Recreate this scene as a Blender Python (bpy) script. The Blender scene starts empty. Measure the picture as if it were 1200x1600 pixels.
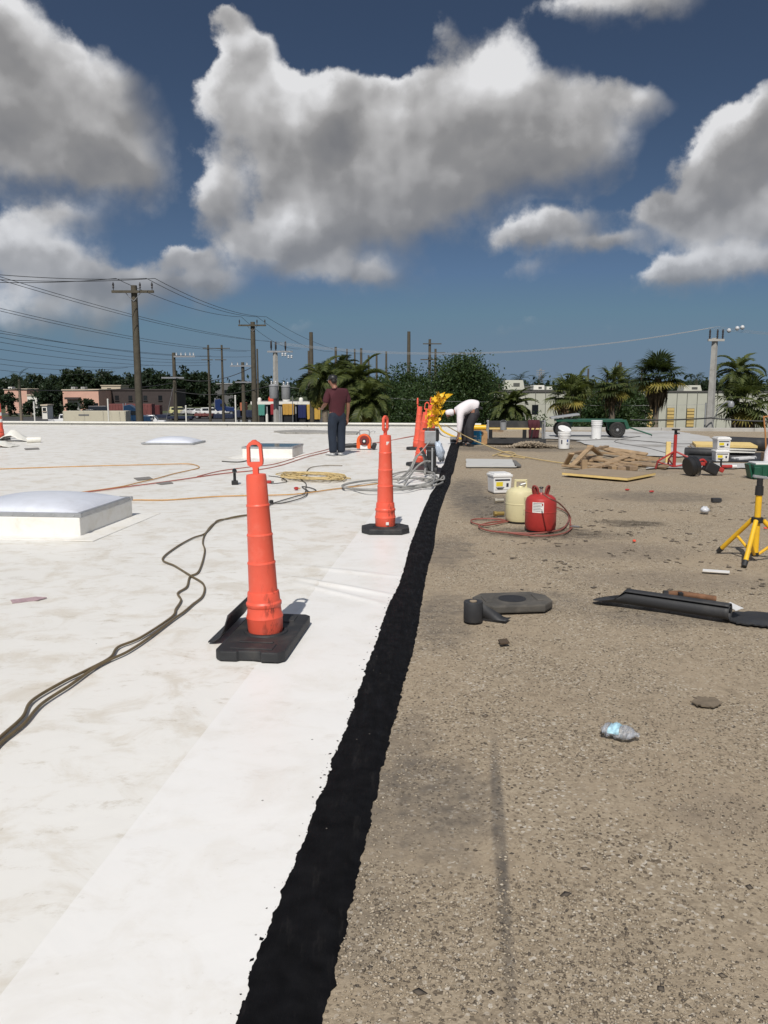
import bpy, bmesh, math, random
import numpy as np
from mathutils import Vector, Matrix, noise as mnoise

random.seed(7); RNG = np.random.default_rng(7)
scene = bpy.context.scene
COL = scene.collection
rad = math.radians

# ---------------------------------------------------------------- camera
CAM_H = 1.55            # eye height above the roof (roof surface is z = 0)
FOC = 1300.0            # focal length in photograph pixels (photo is 1200 x 1600)
HORIZON = 600.0
PITCH = math.atan((800.0 - HORIZON) / FOC)
cam_d = bpy.data.cameras.new('camera'); cam = bpy.data.objects.new('camera', cam_d); COL.objects.link(cam)
cam_d.sensor_fit = 'VERTICAL'; cam_d.sensor_height = 32.0; cam_d.sensor_width = 24.0
cam_d.lens = 32.0 * FOC / 1600.0
cam_d.clip_start = 0.05; cam_d.clip_end = 12000
cam.location = (0, 0, CAM_H); cam.rotation_euler = (math.pi / 2 - PITCH, 0, 0)
scene.camera = cam
scene.render.resolution_x = 768; scene.render.resolution_y = 1024
scene.render.engine = 'CYCLES'
scene.cycles.use_denoising = True
scene.cycles.max_bounces = 6; scene.cycles.diffuse_bounces = 3; scene.cycles.transparent_max_bounces = 12
scene.cycles.use_adaptive_sampling = True
scene.cycles.adaptive_threshold = 0.012
vs = scene.view_settings
vs.view_transform = 'Standard'; vs.look = 'None'; vs.gamma = 1.0; vs.use_curve_mapping = False
vs.exposure = 0.0

def ray(px, py):
    x = (px - 600.0) / FOC; y = (800.0 - py) / FOC
    c, s = math.cos(PITCH), math.sin(PITCH)
    return Vector((x, c + y * s, -s + y * c))
def P(px, py, z=0.0):
    d = ray(px, py); t = (z - CAM_H) / d.z
    return Vector((d.x * t, d.y * t, z))
def A(px, py, Y):
    d = ray(px, py); t = Y / d.y
    return Vector((d.x * t, Y, CAM_H + d.z * t))

# ---------------------------------------------------------------- sun and sky
SUN_EL, SUN_AZ = rad(50), math.atan2(-0.17, -1.0)      # high behind the viewer, slightly left
SUNV = Vector((math.sin(SUN_AZ) * math.cos(SUN_EL), math.cos(SUN_AZ) * math.cos(SUN_EL), math.sin(SUN_EL)))
sun_d = bpy.data.lights.new('sun', 'SUN'); sun = bpy.data.objects.new('sun', sun_d); COL.objects.link(sun)
sun_d.energy = 3.9; sun_d.angle = rad(0.53); sun_d.color = (1.0, 0.955, 0.89)
sun.rotation_euler = (-SUNV).to_track_quat('-Z', 'Y').to_euler(); sun.location = (0, -20, 40)

world = bpy.data.worlds.new('World'); scene.world = world; world.use_nodes = True
world.cycles.sampling_method = 'MANUAL'; world.cycles.sample_map_resolution = 256

class NT:
    """small helper to write node graphs"""
    def __init__(s, tree): s.t = tree; s.n = tree.nodes; s.l = tree.links
    def new(s, typ, **kw):
        n = s.n.new(typ)
        for k, v in kw.items(): setattr(n, k, v)
        return n
    def put(s, sock, v):
        if isinstance(v, bpy.types.NodeSocket): s.l.new(v, sock)
        elif v is not None: sock.default_value = v
    def math(s, op, a, b=None, c=None, clamp=False):
        n = s.new('ShaderNodeMath', operation=op, use_clamp=clamp)
        s.put(n.inputs[0], a); s.put(n.inputs[1], b); s.put(n.inputs[2], c); return n.outputs[0]
    def vec(s, op, a, b=None, c=None, scale=None):
        n = s.new('ShaderNodeVectorMath', operation=op)
        s.put(n.inputs[0], a); s.put(n.inputs[1], b)
        if c is not None: s.put(n.inputs[2], c)
        if scale is not None: s.put(n.inputs['Scale'], scale)
        return n.outputs['Value'] if op in ('DOT_PRODUCT', 'LENGTH') else n.outputs['Vector']
    def noise(s, vec, scale, detail=4, rough=0.55, dist=0.0, color=False):
        n = s.new('ShaderNodeTexNoise'); s.put(n.inputs['Vector'], vec)
        n.inputs['Scale'].default_value = scale; n.inputs['Detail'].default_value = detail
        n.inputs['Roughness'].default_value = rough; n.inputs['Distortion'].default_value = dist
        return n.outputs['Color'] if color else n.outputs[0]
    def voronoi(s, vec, scale, feature='F1', out='Distance'):
        n = s.new('ShaderNodeTexVoronoi', feature=feature); s.put(n.inputs['Vector'], vec)
        n.inputs['Scale'].default_value = scale; return n.outputs[out]
    def smooth(s, v, a, b, lo=0.0, hi=1.0):
        n = s.new('ShaderNodeMapRange', interpolation_type='SMOOTHSTEP')
        s.put(n.inputs[0], v); n.inputs[1].default_value = a; n.inputs[2].default_value = b
        n.inputs[3].default_value = lo; n.inputs[4].default_value = hi; return n.outputs[0]
    def lin(s, v, a, b, lo=0.0, hi=1.0):
        n = s.new('ShaderNodeMapRange'); s.put(n.inputs[0], v); n.inputs[1].default_value = a; n.inputs[2].default_value = b
        n.inputs[3].default_value = lo; n.inputs[4].default_value = hi; return n.outputs[0]
    def mix(s, f, a, b, blend='MIX'):
        n = s.new('ShaderNodeMix', data_type='RGBA', blend_type=blend)
        s.put(n.inputs[0], f)
        s.put(n.inputs[6], a if isinstance(a, bpy.types.NodeSocket) else (*a, 1) if len(a) == 3 else a)
        s.put(n.inputs[7], b if isinstance(b, bpy.types.NodeSocket) else (*b, 1) if len(b) == 3 else b)
        return n.outputs[2]

def build_sky():
    g = NT(world.node_tree); g.n.clear()
    out = g.new('ShaderNodeOutputWorld'); bg = g.new('ShaderNodeBackground')
    g.l.new(bg.outputs[0], out.inputs[0])
    tc = g.new('ShaderNodeTexCoord').outputs['Generated']
    sep = g.new('ShaderNodeSeparateXYZ'); g.l.new(tc, sep.inputs[0])
    sky = g.new('ShaderNodeTexSky', sky_type='NISHITA')
    sky.sun_disc = False; sky.sun_elevation = SUN_EL; sky.sun_rotation = SUN_AZ
    sky.altitude = 0; sky.air_density = 1.0; sky.dust_density = 2.5; sky.ozone_density = 2.0
    # clear-air colour: lift the lookup a little so that the horizon band is not blown out
    lift = g.new('ShaderNodeCombineXYZ'); g.l.new(sep.outputs[0], lift.inputs[0]); g.l.new(sep.outputs[1], lift.inputs[1])
    zz = g.math('MULTIPLY', sep.outputs[2], 2.1)
    g.put(lift.inputs[2], g.math('SQRT', g.math('MULTIPLY_ADD', zz, zz, SKY_LIFT * SKY_LIFT)))
    g.l.new(g.vec('NORMALIZE', lift.outputs[0]), sky.inputs[0])
    gm = g.new('ShaderNodeGamma'); g.l.new(sky.outputs[0], gm.inputs[0]); gm.inputs[1].default_value = 2.4
    blue = g.mix(1.0, gm.outputs[0], SKY_TINT, 'MULTIPLY')
    blue = g.vec('MINIMUM', blue, (1.8, 2.22, 3.05))            # no glare outside the view: the same deep clear blue all round
    # clouds, laid out by azimuth and elevation
    az = g.math('ARCTAN2', sep.outputs[0], sep.outputs[1]); el = g.math('ARCSINE', sep.outputs[2])
    p = g.new('ShaderNodeCombineXYZ'); g.l.new(az, p.inputs[0]); g.l.new(el, p.inputs[1]); p = p.outputs[0]
    w1 = g.vec('SUBTRACT', g.noise(tc, 7.0, 3, 0.55, color=True), (0.5, 0.5, 0.5))
    w2 = g.vec('SUBTRACT', g.noise(tc, 26.0, 5, 0.62, color=True), (0.5, 0.5, 0.5))
    q = g.vec('MULTIPLY_ADD', w1, (0.075, 0.06, 0), p); q = g.vec('MULTIPLY_ADD', w2, (0.028, 0.026, 0), q)
    S = None; G = None
    for (bx, by, rx, ry, wt) in CLOUDS:
        d = ray(bx, by).normalized(); a = math.atan2(d.x, d.y); e = math.asin(d.z)
        sx, sy = FOC / (rx * 0.98), FOC / (ry * 0.98)
        loc = g.vec('MULTIPLY_ADD', q, (sx, sy, 0), (-a * sx, -e * sy, 0))
        r2 = g.vec('DOT_PRODUCT', loc, loc)
        ex = g.math('POWER', 0.34, r2)
        if wt != 1: ex = g.math('MULTIPLY', ex, wt)
        S = ex if S is None else g.math('ADD', S, ex)
        gv = g.vec('SCALE', loc, scale=ex); G = gv if G is None else g.vec('ADD', G, gv)
    # billows: rounded cells at two sizes, roughened by noise
    wt_ = g.vec('MULTIPLY_ADD', w2, (0.02, 0.02, 0.02), tc)
    def billow(v):
        b1 = g.math('ABSOLUTE', g.math('MULTIPLY_ADD', g.noise(v, 11.0, 0, 0.5), 2.0, -1.0))
        b2 = g.math('ABSOLUTE', g.math('MULTIPLY_ADD', g.noise(v, 25.0, 0, 0.5), 2.0, -1.0))
        b3 = g.math('ABSOLUTE', g.math('MULTIPLY_ADD', g.noise(v, 60.0, 1, 0.5), 2.0, -1.0))
        return g.math('MULTIPLY_ADD', b3, 0.22, g.math('MULTIPLY_ADD', b2, 0.5, b1))
    bi = billow(wt_)
    lump = lambda v: g.noise(v, 10.0, 3, 0.52)
    l1 = lump(wt_); l2 = lump(g.vec('ADD', wt_, (-0.016, 0.0, 0.026)))
    fb = g.noise(tc, 13.0, 8, 0.62)
    # the same weather goes on outside the frame
    gen = g.smooth(g.noise(g.vec('MULTIPLY', tc, (1, 1, 2.2)), 2.6, 3, 0.55), 0.47, 0.66)
    far_az = g.smooth(g.math('ABSOLUTE', az), 0.50, 0.62); far_el = g.smooth(el, 0.46, 0.56)
    offm = g.math('MAXIMUM', far_az, far_el)
    S2 = g.math('MULTIPLY_ADD', gen, g.math('MULTIPLY', offm, 0.95), S)
    dens = g.math('MULTIPLY_ADD', g.math('SUBTRACT', fb, 0.5), 1.05, S2)
    dens = g.math('MULTIPLY_ADD', g.math('SUBTRACT', bi, 0.30), 0.34, dens)
    # light: the top-left of each billow faces the sun, the thick lower middle is grey
    gn = g.vec('SCALE', G, scale=g.math('DIVIDE', 1.0, g.math('ADD', S, 0.25)))
    lit = g.vec('DOT_PRODUCT', gn, (-0.36, 0.62, 0))
    crisp = g.math('MULTIPLY_ADD', g.math('MINIMUM', g.math('MAXIMUM', lit, -0.15), 0.6), 2.4, 1.0)
    mask = g.smooth(g.math('MULTIPLY_ADD', g.math('SUBTRACT', dens, 0.57), crisp, 0.57), 0.30, 0.86)
    fine = g.math('SUBTRACT', l1, l2)
    big = g.math('SUBTRACT', g.noise(tc, 5.0, 2, 0.5), 0.5)
    thick = g.smooth(dens, 0.55, 1.8)
    sh = g.math('MULTIPLY_ADD', lit, 1.0, 0.66)
    sh = g.math('MULTIPLY_ADD', fine, 1.7, sh)
    sh = g.math('MULTIPLY_ADD', big, 0.6, sh)
    sh = g.math('MULTIPLY_ADD', thick, -0.24, sh)
    sh = g.math('MULTIPLY_ADD', g.math('SUBTRACT', fb, 0.5), 0.12, sh)
    sh = g.math('MAXIMUM', g.math('MINIMUM', sh, 1.0), 0.0)
    r = g.new('ShaderNodeValToRGB'); g.l.new(sh, r.inputs[0]); cr = r.color_ramp
    for i, (pos, c) in enumerate(CLOUD_RAMP):
        e = cr.elements[i] if i < 2 else cr.elements.new(pos)
        e.position = pos; e.color = (*c, 1)
    # low clouds are seen through more air
    air = g.smooth(el, 0.02, 0.30)
    mask = g.math('MULTIPLY', mask, g.math('MULTIPLY_ADD', air, 0.30, 0.66))
    col = g.mix(mask, blue, r.outputs[0])
    g.l.new(col, bg.inputs[0]); bg.inputs[1].default_value = SKY_STRENGTH
SKY_STRENGTH = 0.1
SKY_LIFT = 0.38
SKY_TINT = (0.62, 0.355, 0.166)
CLOUD_RAMP = [(0.0, (2.0, 2.02, 2.12)), (1.0, (7.8, 7.8, 7.9)), (0.36, (2.75, 2.72, 2.74)), (0.70, (4.7, 4.65, 4.65))]
CLOUDS = [
 (352,42,27,22,.95),(384,92,30,26,.95),(360,160,58,58,1),(335,300,46,44,.9),(470,215,110,82,1),(610,210,125,66,1),(760,195,130,76,1),
 (885,215,95,56,1),(560,310,140,56,1),(700,290,120,48,.8),(690,45,62,46,.44),(800,115,105,56,.42),(455,138,34,24,.55),(525,128,28,20,.5),(590,140,34,20,.45),(655,135,30,22,.4),(450,385,92,36,1),(520,355,110,36,.7),(560,425,75,24,1),
 (1012,165,34,26,.42),(965,150,50,30,.4),
 (25,130,130,92,1),(150,175,75,85,.8),(55,235,120,52,.8),(180,262,55,34,.6),(0,40,50,40,.8),
 (35,390,115,44,.95),(120,440,90,30,.6),(85,335,60,18,.55),(300,402,38,17,.8),(345,440,62,28,.85),(210,435,95,34,.72),(80,485,160,34,.62),
 (1125,275,76,56,1),(1195,195,58,56,1),(1180,345,110,40,1),(1035,335,55,28,.85),(875,358,56,26,1),(800,372,44,18,.85),(945,385,64,16,.8),
 (1040,425,52,22,1),(1165,410,80,26,1),
 (930,2,85,26,.62),(1000,-10,80,24,.6),
 (780,512,40,12,.26),(862,498,60,13,.26),(495,497,60,14,.22),(815,415,70,18,.3),
]
build_sky()

# ---------------------------------------------------------------- helpers
YAW = math.atan((738 - 600) / FOC)                       # the roof's own axes against the view
UF = Vector((math.sin(YAW), math.cos(YAW), 0)); UR = Vector((math.cos(YAW), -math.sin(YAW), 0))
RZ = -YAW
def rw(v, u, z=0.0):                                     # roof frame: v to the right, u away
    return UR * v + UF * u + Vector((0, 0, z))
def to_roof(p): return p.dot(UR), p.dot(UF)

def tag(o, label=None, cat=None, group=None, kind=None):
    if label: o['label'] = label
    if cat: o['category'] = cat
    if group: o['group'] = group
    if kind: o['kind'] = kind
    return o
def thing(name, label, cat, loc=(0, 0, 0), rz=0.0, group=None, rot=None):
    o = bpy.data.objects.new(name, None); COL.objects.link(o); o.empty_display_size = 0.1
    o.location = loc; o.rotation_euler = rot if rot else (0, 0, rz)
    return tag(o, label, cat, group)
def link(name, me, mat=None, parent=None):
    o = bpy.data.objects.new(name, me); COL.objects.link(o)
    if mat is not None and not me.materials: me.materials.append(mat)
    if parent is not None: o.parent = parent
    return o
def copy_tree(o, parent=None):
    c = o.copy(); COL.objects.link(c); c.parent = parent
    for ch in list(o.children): copy_tree(ch, c)
    return c

def frame(d):
    d = Vector(d).normalized()
    up = Vector((0, 0, 1)) if abs(d.z) < 0.95 else Vector((1, 0, 0))
    a = d.cross(up).normalized(); b = a.cross(d).normalized()
    return a, b
class MB:
    def __init__(s): s.v = []; s.f = []
    def add(s, vs_, fs):
        k = len(s.v); s.v += [tuple(v) for v in vs_]; s.f += [tuple(i + k for i in f) for f in fs]; return s
    def box(s, c, size, rot=None, taper=1.0):
        x, y, z = (q / 2 for q in size); pts = []
        for k in (-1, 1):
            t = taper if k == 1 else 1.0
            pts += [Vector((-x * t, -y * t, k * z)), Vector((x * t, -y * t, k * z)), Vector((x * t, y * t, k * z)), Vector((-x * t, y * t, k * z))]
        if rot is not None:
            M = rot if isinstance(rot, Matrix) else Matrix.Rotation(rot, 3, 'Z'); pts = [M @ p for p in pts]
        c = Vector(c)
        return s.add([p + c for p in pts], [(0, 3, 2, 1), (4, 5, 6, 7), (0, 1, 5, 4), (1, 2, 6, 5), (2, 3, 7, 6), (3, 0, 4, 7)])
    def cyl(s, p0, p1, r0, r1=None, n=12, caps=True):
        p0, p1 = Vector(p0), Vector(p1); r1 = r0 if r1 is None else r1
        a, b = frame(p1 - p0); vs_ = []
        for p, r in ((p0, r0), (p1, r1)):
            for i in range(n):
                t = 2 * math.pi * i / n; vs_.append(p + a * (r * math.cos(t)) + b * (r * math.sin(t)))
        fs = [(i, (i + 1) % n, n + (i + 1) % n, n + i) for i in range(n)]
        if caps: fs += [tuple(range(n - 1, -1, -1)), tuple(range(n, 2 * n))]
        return s.add(vs_, fs)
    def tube(s, pts, r, n=6, closed=False):
        pts = [Vector(p) for p in pts]; m = len(pts); vs_ = []
        rr = r if hasattr(r, '__len__') else [r] * m; pa = None
        for i, p in enumerate(pts):
            d = (pts[(i + 1) % m] - pts[i - 1]) if closed else (pts[min(i + 1, m - 1)] - pts[max(i - 1, 0)])
            if d.length < 1e-9: d = Vector((0, 0, 1))
            d.normalize()
            if pa is None: a, b = frame(d)
            else:
                a = pa - d * pa.dot(d)
                if a.length < 1e-5: a, b = frame(d)
                a.normalize(); b = a.cross(d)
            pa = a
            for k in range(n):
                t = 2 * math.pi * k / n; vs_.append(p + a * (rr[i] * math.cos(t)) + b * (rr[i] * math.sin(t)))
        fs = []
        for i in range(m if closed else m - 1):
            j = (i + 1) % m
            fs += [(i * n + k, j * n + k, j * n + (k + 1) % n, i * n + (k + 1) % n) for k in range(n)]
        if not closed: fs += [tuple(range(n)), tuple(range((m - 1) * n + n - 1, (m - 1) * n - 1, -1))]
        return s.add(vs_, fs)
    def lathe(s, prof, n=24, c=(0, 0, 0), M=None, sx=1.0, sy=1.0):
        c = Vector(c); vs_ = []; m = len(prof)
        for r, z in prof:
            for i in range(n):
                t = 2 * math.pi * i / n; p = Vector((r * sx * math.cos(t), r * sy * math.sin(t), z))
                vs_.append((M @ p if M is not None else p) + c)
        fs = [(j * n + i, j * n + (i + 1) % n, (j + 1) * n + (i + 1) % n, (j + 1) * n + i) for j in range(m - 1) for i in range(n)]
        fs += [tuple(range(n - 1, -1, -1)), tuple(range((m - 1) * n, m * n))]
        return s.add(vs_, fs)
    def prism(s, poly, z0, z1, M=None, c=(0, 0, 0)):
        n = len(poly); c = Vector(c)
        vs_ = [Vector((x, y, z)) for z in (z0, z1) for x, y in poly]
        if M is not None: vs_ = [M @ v for v in vs_]
        return s.add([v + c for v in vs_], [tuple(range(n - 1, -1, -1)), tuple(range(n, 2 * n))] + [(i, (i + 1) % n, n + (i + 1) % n, n + i) for i in range(n)])
    def mesh(s, name, smooth=None, bevel=0.0, seg=2):
        me = bpy.data.meshes.new(name); me.from_pydata(s.v, [], s.f); me.validate()
        if bevel > 0 or smooth is not None:
            bm = bmesh.new(); bm.from_mesh(me)
            bmesh.ops.recalc_face_normals(bm, faces=bm.faces)
            if bevel > 0:
                es = [e for e in bm.edges if len(e.link_faces) == 2 and e.calc_face_angle(0) > 0.6]
                bmesh.ops.bevel(bm, geom=es, offset=bevel, segments=seg, profile=0.6, affect='EDGES', clamp_overlap=True)
            if smooth is not None:
                for f in bm.faces: f.smooth = True
                for e in bm.edges:
                    if len(e.link_faces) == 2 and e.calc_face_angle(0) > smooth: e.smooth = False
            bm.to_mesh(me); bm.free()
        me.update(); return me
    def build(s, name, mat, parent=None, smooth=None, bevel=0.0, seg=2):
        return link(name, s.mesh(name, smooth, bevel, seg), mat, parent)

def grid_mesh(name, pts, nu, nv, smooth=True):
    """pts: array (nu*nv, 3) laid out row by row"""
    i = np.arange((nu - 1) * (nv - 1)); a = (i // (nv - 1)) * nv + i % (nv - 1)
    f = np.stack([a, a + 1, a + nv + 1, a + nv], 1)
    return np_mesh(name, pts, f, smooth)
def np_mesh(name, v, f, smooth=False):
    v = np.asarray(v, np.float32); f = np.asarray(f, np.int32); n = f.shape[1]
    me = bpy.data.meshes.new(name)
    me.vertices.add(len(v)); me.vertices.foreach_set('co', v.ravel())
    me.loops.add(f.size); me.loops.foreach_set('vertex_index', f.ravel())
    me.polygons.add(len(f)); me.polygons.foreach_set('loop_start', np.arange(len(f), dtype=np.int32) * n)
    me.polygons.foreach_set('loop_total', np.full(len(f), n, np.int32))
    if smooth: me.polygons.foreach_set('use_smooth', np.ones(len(f), bool))
    me.update(calc_edges=True); return me
def face_tint(me, vals):
    """one random value for each face corner, read by materials as attribute 'tint'"""
    at = me.attributes.new('tint', 'FLOAT', 'FACE'); at.data.foreach_set('value', np.asarray(vals, np.float32))
def catmull(pts, k=6):
    pts = [Vector(p) for p in pts]; out = []
    for i in range(len(pts) - 1):
        p0, p1, p2, p3 = pts[max(i - 1, 0)], pts[i], pts[i + 1], pts[min(i + 2, len(pts) - 1)]
        for j in range(k):
            t = j / k
            out.append(0.5 * ((2 * p1) + (p2 - p0) * t + (2 * p0 - 5 * p1 + 4 * p2 - p3) * t * t + (3 * p1 - p0 - 3 * p2 + p3) * t ** 3))
    return out + [pts[-1]]

# ---------------------------------------------------------------- materials
def pm(name, col, rough=0.6, var=0.12, scale=6.0, bump=0.0, bscale=80.0, metal=0.0, dirt=None, dscale=3.0, damt=0.5, spec=0.5, trans=0.0):
    m = bpy.data.materials.new(name); m.use_nodes = True; g = NT(m.node_tree); b = g.n['Principled BSDF']
    tc = g.new('ShaderNodeTexCoord').outputs['Object']
    n1 = g.noise(tc, scale, 5, 0.6)
    c = g.mix(g.lin(n1, 0.25, 0.75), tuple(q * (1 - var) for q in col), tuple(min(q * (1 + var), 1) for q in col))
    if dirt is not None:
        c = g.mix(g.math('MULTIPLY', g.smooth(g.noise(tc, dscale, 6, 0.65, 0.4), 0.48, 0.72), damt), c, dirt)
    g.l.new(c, b.inputs['Base Color'])
    b.inputs['Roughness'].default_value = rough; b.inputs['Metallic'].default_value = metal
    b.inputs['Specular IOR Level'].default_value = spec
    if bump > 0:
        bn = g.new('ShaderNodeBump'); bn.inputs['Strength'].default_value = bump; bn.inputs['Distance'].default_value = 0.01
        g.l.new(g.noise(tc, bscale, 4, 0.6), bn.inputs['Height']); g.l.new(bn.outputs[0], b.inputs['Normal'])
    return m
def leaf_mat(name, dark, light, transl=0.3, rough=0.55):
    m = bpy.data.materials.new(name); m.use_nodes = True; g = NT(m.node_tree); b = g.n['Principled BSDF']; out = g.n['Material Output']
    at = g.new('ShaderNodeAttribute', attribute_name='tint').outputs['Fac']
    c = g.mix(at, dark, light); g.l.new(c, b.inputs['Base Color']); b.inputs['Roughness'].default_value = rough
    b.inputs['Specular IOR Level'].default_value = 0.3
    tr = g.new('ShaderNodeBsdfTranslucent'); g.l.new(g.mix(0.5, c, (0.16, 0.2, 0.03)), tr.inputs[0])
    mx = g.new('ShaderNodeMixShader'); mx.inputs[0].default_value = transl
    g.l.new(b.outputs[0], mx.inputs[1]); g.l.new(tr.outputs[0], mx.inputs[2]); g.l.new(mx.outputs[0], out.inputs[0])
    return m
M = {}
M['black_rubber'] = pm('black_rubber', (0.022, 0.023, 0.025), 0.62, 0.3, 9, 0.25, 120, dirt=(0.11, 0.10, 0.085), dscale=5, damt=0.35)
M['black_plastic'] = pm('black_plastic', (0.018, 0.018, 0.019), 0.45, 0.2)
M['black_sheet'] = pm('black_sheet', (0.03, 0.031, 0.034), 0.6, 0.25, 5, 0.15, 60, dirt=(0.12, 0.115, 0.10), dscale=3, damt=0.4)
M['white_plastic'] = pm('white_plastic', (0.76, 0.76, 0.75), 0.38, 0.04, 5, dirt=(0.5, 0.47, 0.4), dscale=4, damt=0.25)
M['white_paint'] = pm('white_paint', (0.78, 0.765, 0.70), 0.5, 0.05, 3, dirt=(0.5, 0.47, 0.40), dscale=2, damt=0.3)
M['orange'] = pm('orange_plastic', (0.82, 0.11, 0.06), 0.42, 0.06, 4, 0.05, 60, dirt=(0.45, 0.05, 0.03), dscale=6, damt=0.35)
M['red'] = pm('red_paint', (0.40, 0.035, 0.03), 0.4, 0.15, 6, dirt=(0.2, 0.03, 0.02), dscale=7, damt=0.4)
M['dark_red'] = pm('dark_red_metal', (0.22, 0.03, 0.025), 0.5, 0.2, 9)
M['cream'] = pm('cream_paint', (0.66, 0.60, 0.36), 0.42, 0.08, 5, dirt=(0.4, 0.36, 0.22), dscale=5, damt=0.35)
M['yellow'] = pm('yellow_paint', (0.80, 0.47, 0.02), 0.42, 0.08, 6, dirt=(0.4, 0.25, 0.05), dscale=8, damt=0.35)
M['flag_yellow'] = pm('flag_yellow', (0.85, 0.52, 0.02), 0.55, 0.12, 9)
M['green'] = pm('green_paint', (0.012, 0.085, 0.05), 0.45, 0.15, 7, dirt=(0.08, 0.11, 0.08), dscale=6, damt=0.35)
M['grey_metal'] = pm('grey_metal', (0.36, 0.37, 0.38), 0.45, 0.12, 8, metal=0.3, dirt=(0.2, 0.19, 0.17), dscale=5, damt=0.4)
M['steel'] = pm('galvanised_steel', (0.45, 0.46, 0.47), 0.42, 0.15, 10, metal=0.7)
M['blue'] = pm('blue_plastic', (0.015, 0.26, 0.50), 0.4, 0.15, 6)
M['wood'] = pm('raw_wood', (0.36, 0.25, 0.145), 0.7, 0.3, 7, 0.3, 40, dirt=(0.22, 0.15, 0.09), dscale=4, damt=0.6)
M['wood_grey'] = pm('weathered_wood', (0.27, 0.19, 0.12), 0.75, 0.3, 7, 0.3, 40, dirt=(0.12, 0.09, 0.06), dscale=4, damt=0.6)
M['foam'] = pm('yellow_foam', (0.74, 0.55, 0.22), 0.8, 0.12, 12, 0.3, 90)
M['kraft'] = pm('tan_facer', (0.30, 0.235, 0.165), 0.8, 0.12, 4, dirt=(0.24, 0.20, 0.15), dscale=2, damt=0.5)
M['hose_grey'] = pm('grey_hose', (0.27, 0.265, 0.25), 0.5, 0.1)
M['hose_red'] = pm('red_hose', (0.26, 0.085, 0.065), 0.5, 0.15)
M['cord_orange'] = pm('orange_cord', (0.52, 0.29, 0.10), 0.55, 0.15)
M['dusty_rubber'] = pm('dusty_rubber', (0.075, 0.07, 0.062), 0.8, 0.25, 9, 0.25, 90, dirt=(0.16, 0.14, 0.115), dscale=6, damt=0.5)
M['cord_brown'] = pm('brown_cord', (0.14, 0.105, 0.055), 0.5, 0.25, 12)
M['cord_dark'] = pm('dark_cord', (0.06, 0.055, 0.05), 0.5, 0.2)
M['cord_red'] = pm('red_cord', (0.40, 0.12, 0.09), 0.55, 0.15)
M['rope'] = pm('tan_rope', (0.55, 0.42, 0.20), 0.8, 0.15, 60)
M['paper'] = pm('paper_label', (0.75, 0.75, 0.72), 0.7, 0.05, 30)
M['ink'] = pm('dark_print', (0.03, 0.03, 0.05), 0.7)
M['concrete'] = pm('concrete', (0.42, 0.41, 0.38), 0.85, 0.12, 5, 0.3, 60, dirt=(0.25, 0.23, 0.2), dscale=2, damt=0.5)
M['pole_wood'] = pm('pole_wood', (0.085, 0.074, 0.053), 0.85, 0.25, 4, 0.3, 30, dirt=(0.07, 0.06, 0.045), dscale=1.2, damt=0.6)
M['wire'] = pm('wire', (0.05, 0.05, 0.05), 0.5)
M['wire_light'] = pm('light_wire', (0.36, 0.36, 0.36), 0.6)
M['insulator'] = pm('insulator', (0.05, 0.045, 0.045), 0.3)
M['porcelain'] = pm('porcelain', (0.55, 0.56, 0.57), 0.3)
M['glass_dark'] = pm('dark_glass', (0.015, 0.018, 0.022), 0.08, spec=0.8)
M['tyre'] = pm('tyre', (0.02, 0.02, 0.02), 0.8, 0.2, 9, 0.3, 60, dirt=(0.09, 0.08, 0.065), dscale=5, damt=0.5)
M['maroon'] = pm('maroon_cloth', (0.060, 0.010, 0.016), 0.85, 0.2, 6, 0.3, 25)
M['denim'] = pm('denim', (0.012, 0.020, 0.036), 0.85, 0.25, 8, 0.3, 30)
M['grey_cloth'] = pm('grey_cloth', (0.030, 0.029, 0.034), 0.85, 0.35, 9, 0.3, 30)
M['white_cloth'] = pm('white_cloth', (0.76, 0.72, 0.74), 0.85, 0.06, 6, 0.35, 22)
M['skin'] = pm('skin', (0.26, 0.12, 0.075), 0.55, 0.1, 12)
M['hair'] = pm('hair', (0.012, 0.010, 0.009), 0.6)
M['bark'] = pm('bark', (0.12, 0.095, 0.07), 0.9, 0.3, 8, 0.5, 20)
M['palm_bark'] = pm('palm_bark', (0.20, 0.165, 0.125), 0.9, 0.3, 9, 0.5, 25)
M['dead_frond'] = leaf_mat('dead_frond', (0.10, 0.065, 0.035), (0.20, 0.14, 0.075), 0.1)
M['leaf'] = leaf_mat('leaf', (0.012, 0.030, 0.010), (0.055, 0.092, 0.026), 0.22)
M['leaf_dark'] = leaf_mat('leaf_dark', (0.008, 0.018, 0.009), (0.028, 0.048, 0.020), 0.15)
M['palm_green'] = leaf_mat('palm_green', (0.035, 0.055, 0.016), (0.13, 0.15, 0.045), 0.3)
M['palm_dark'] = leaf_mat('palm_dark', (0.012, 0.026, 0.010), (0.045, 0.065, 0.022), 0.25)
M['palm_yellow'] = leaf_mat('palm_yellow', (0.16, 0.15, 0.03), (0.34, 0.27, 0.06), 0.3)

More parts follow.
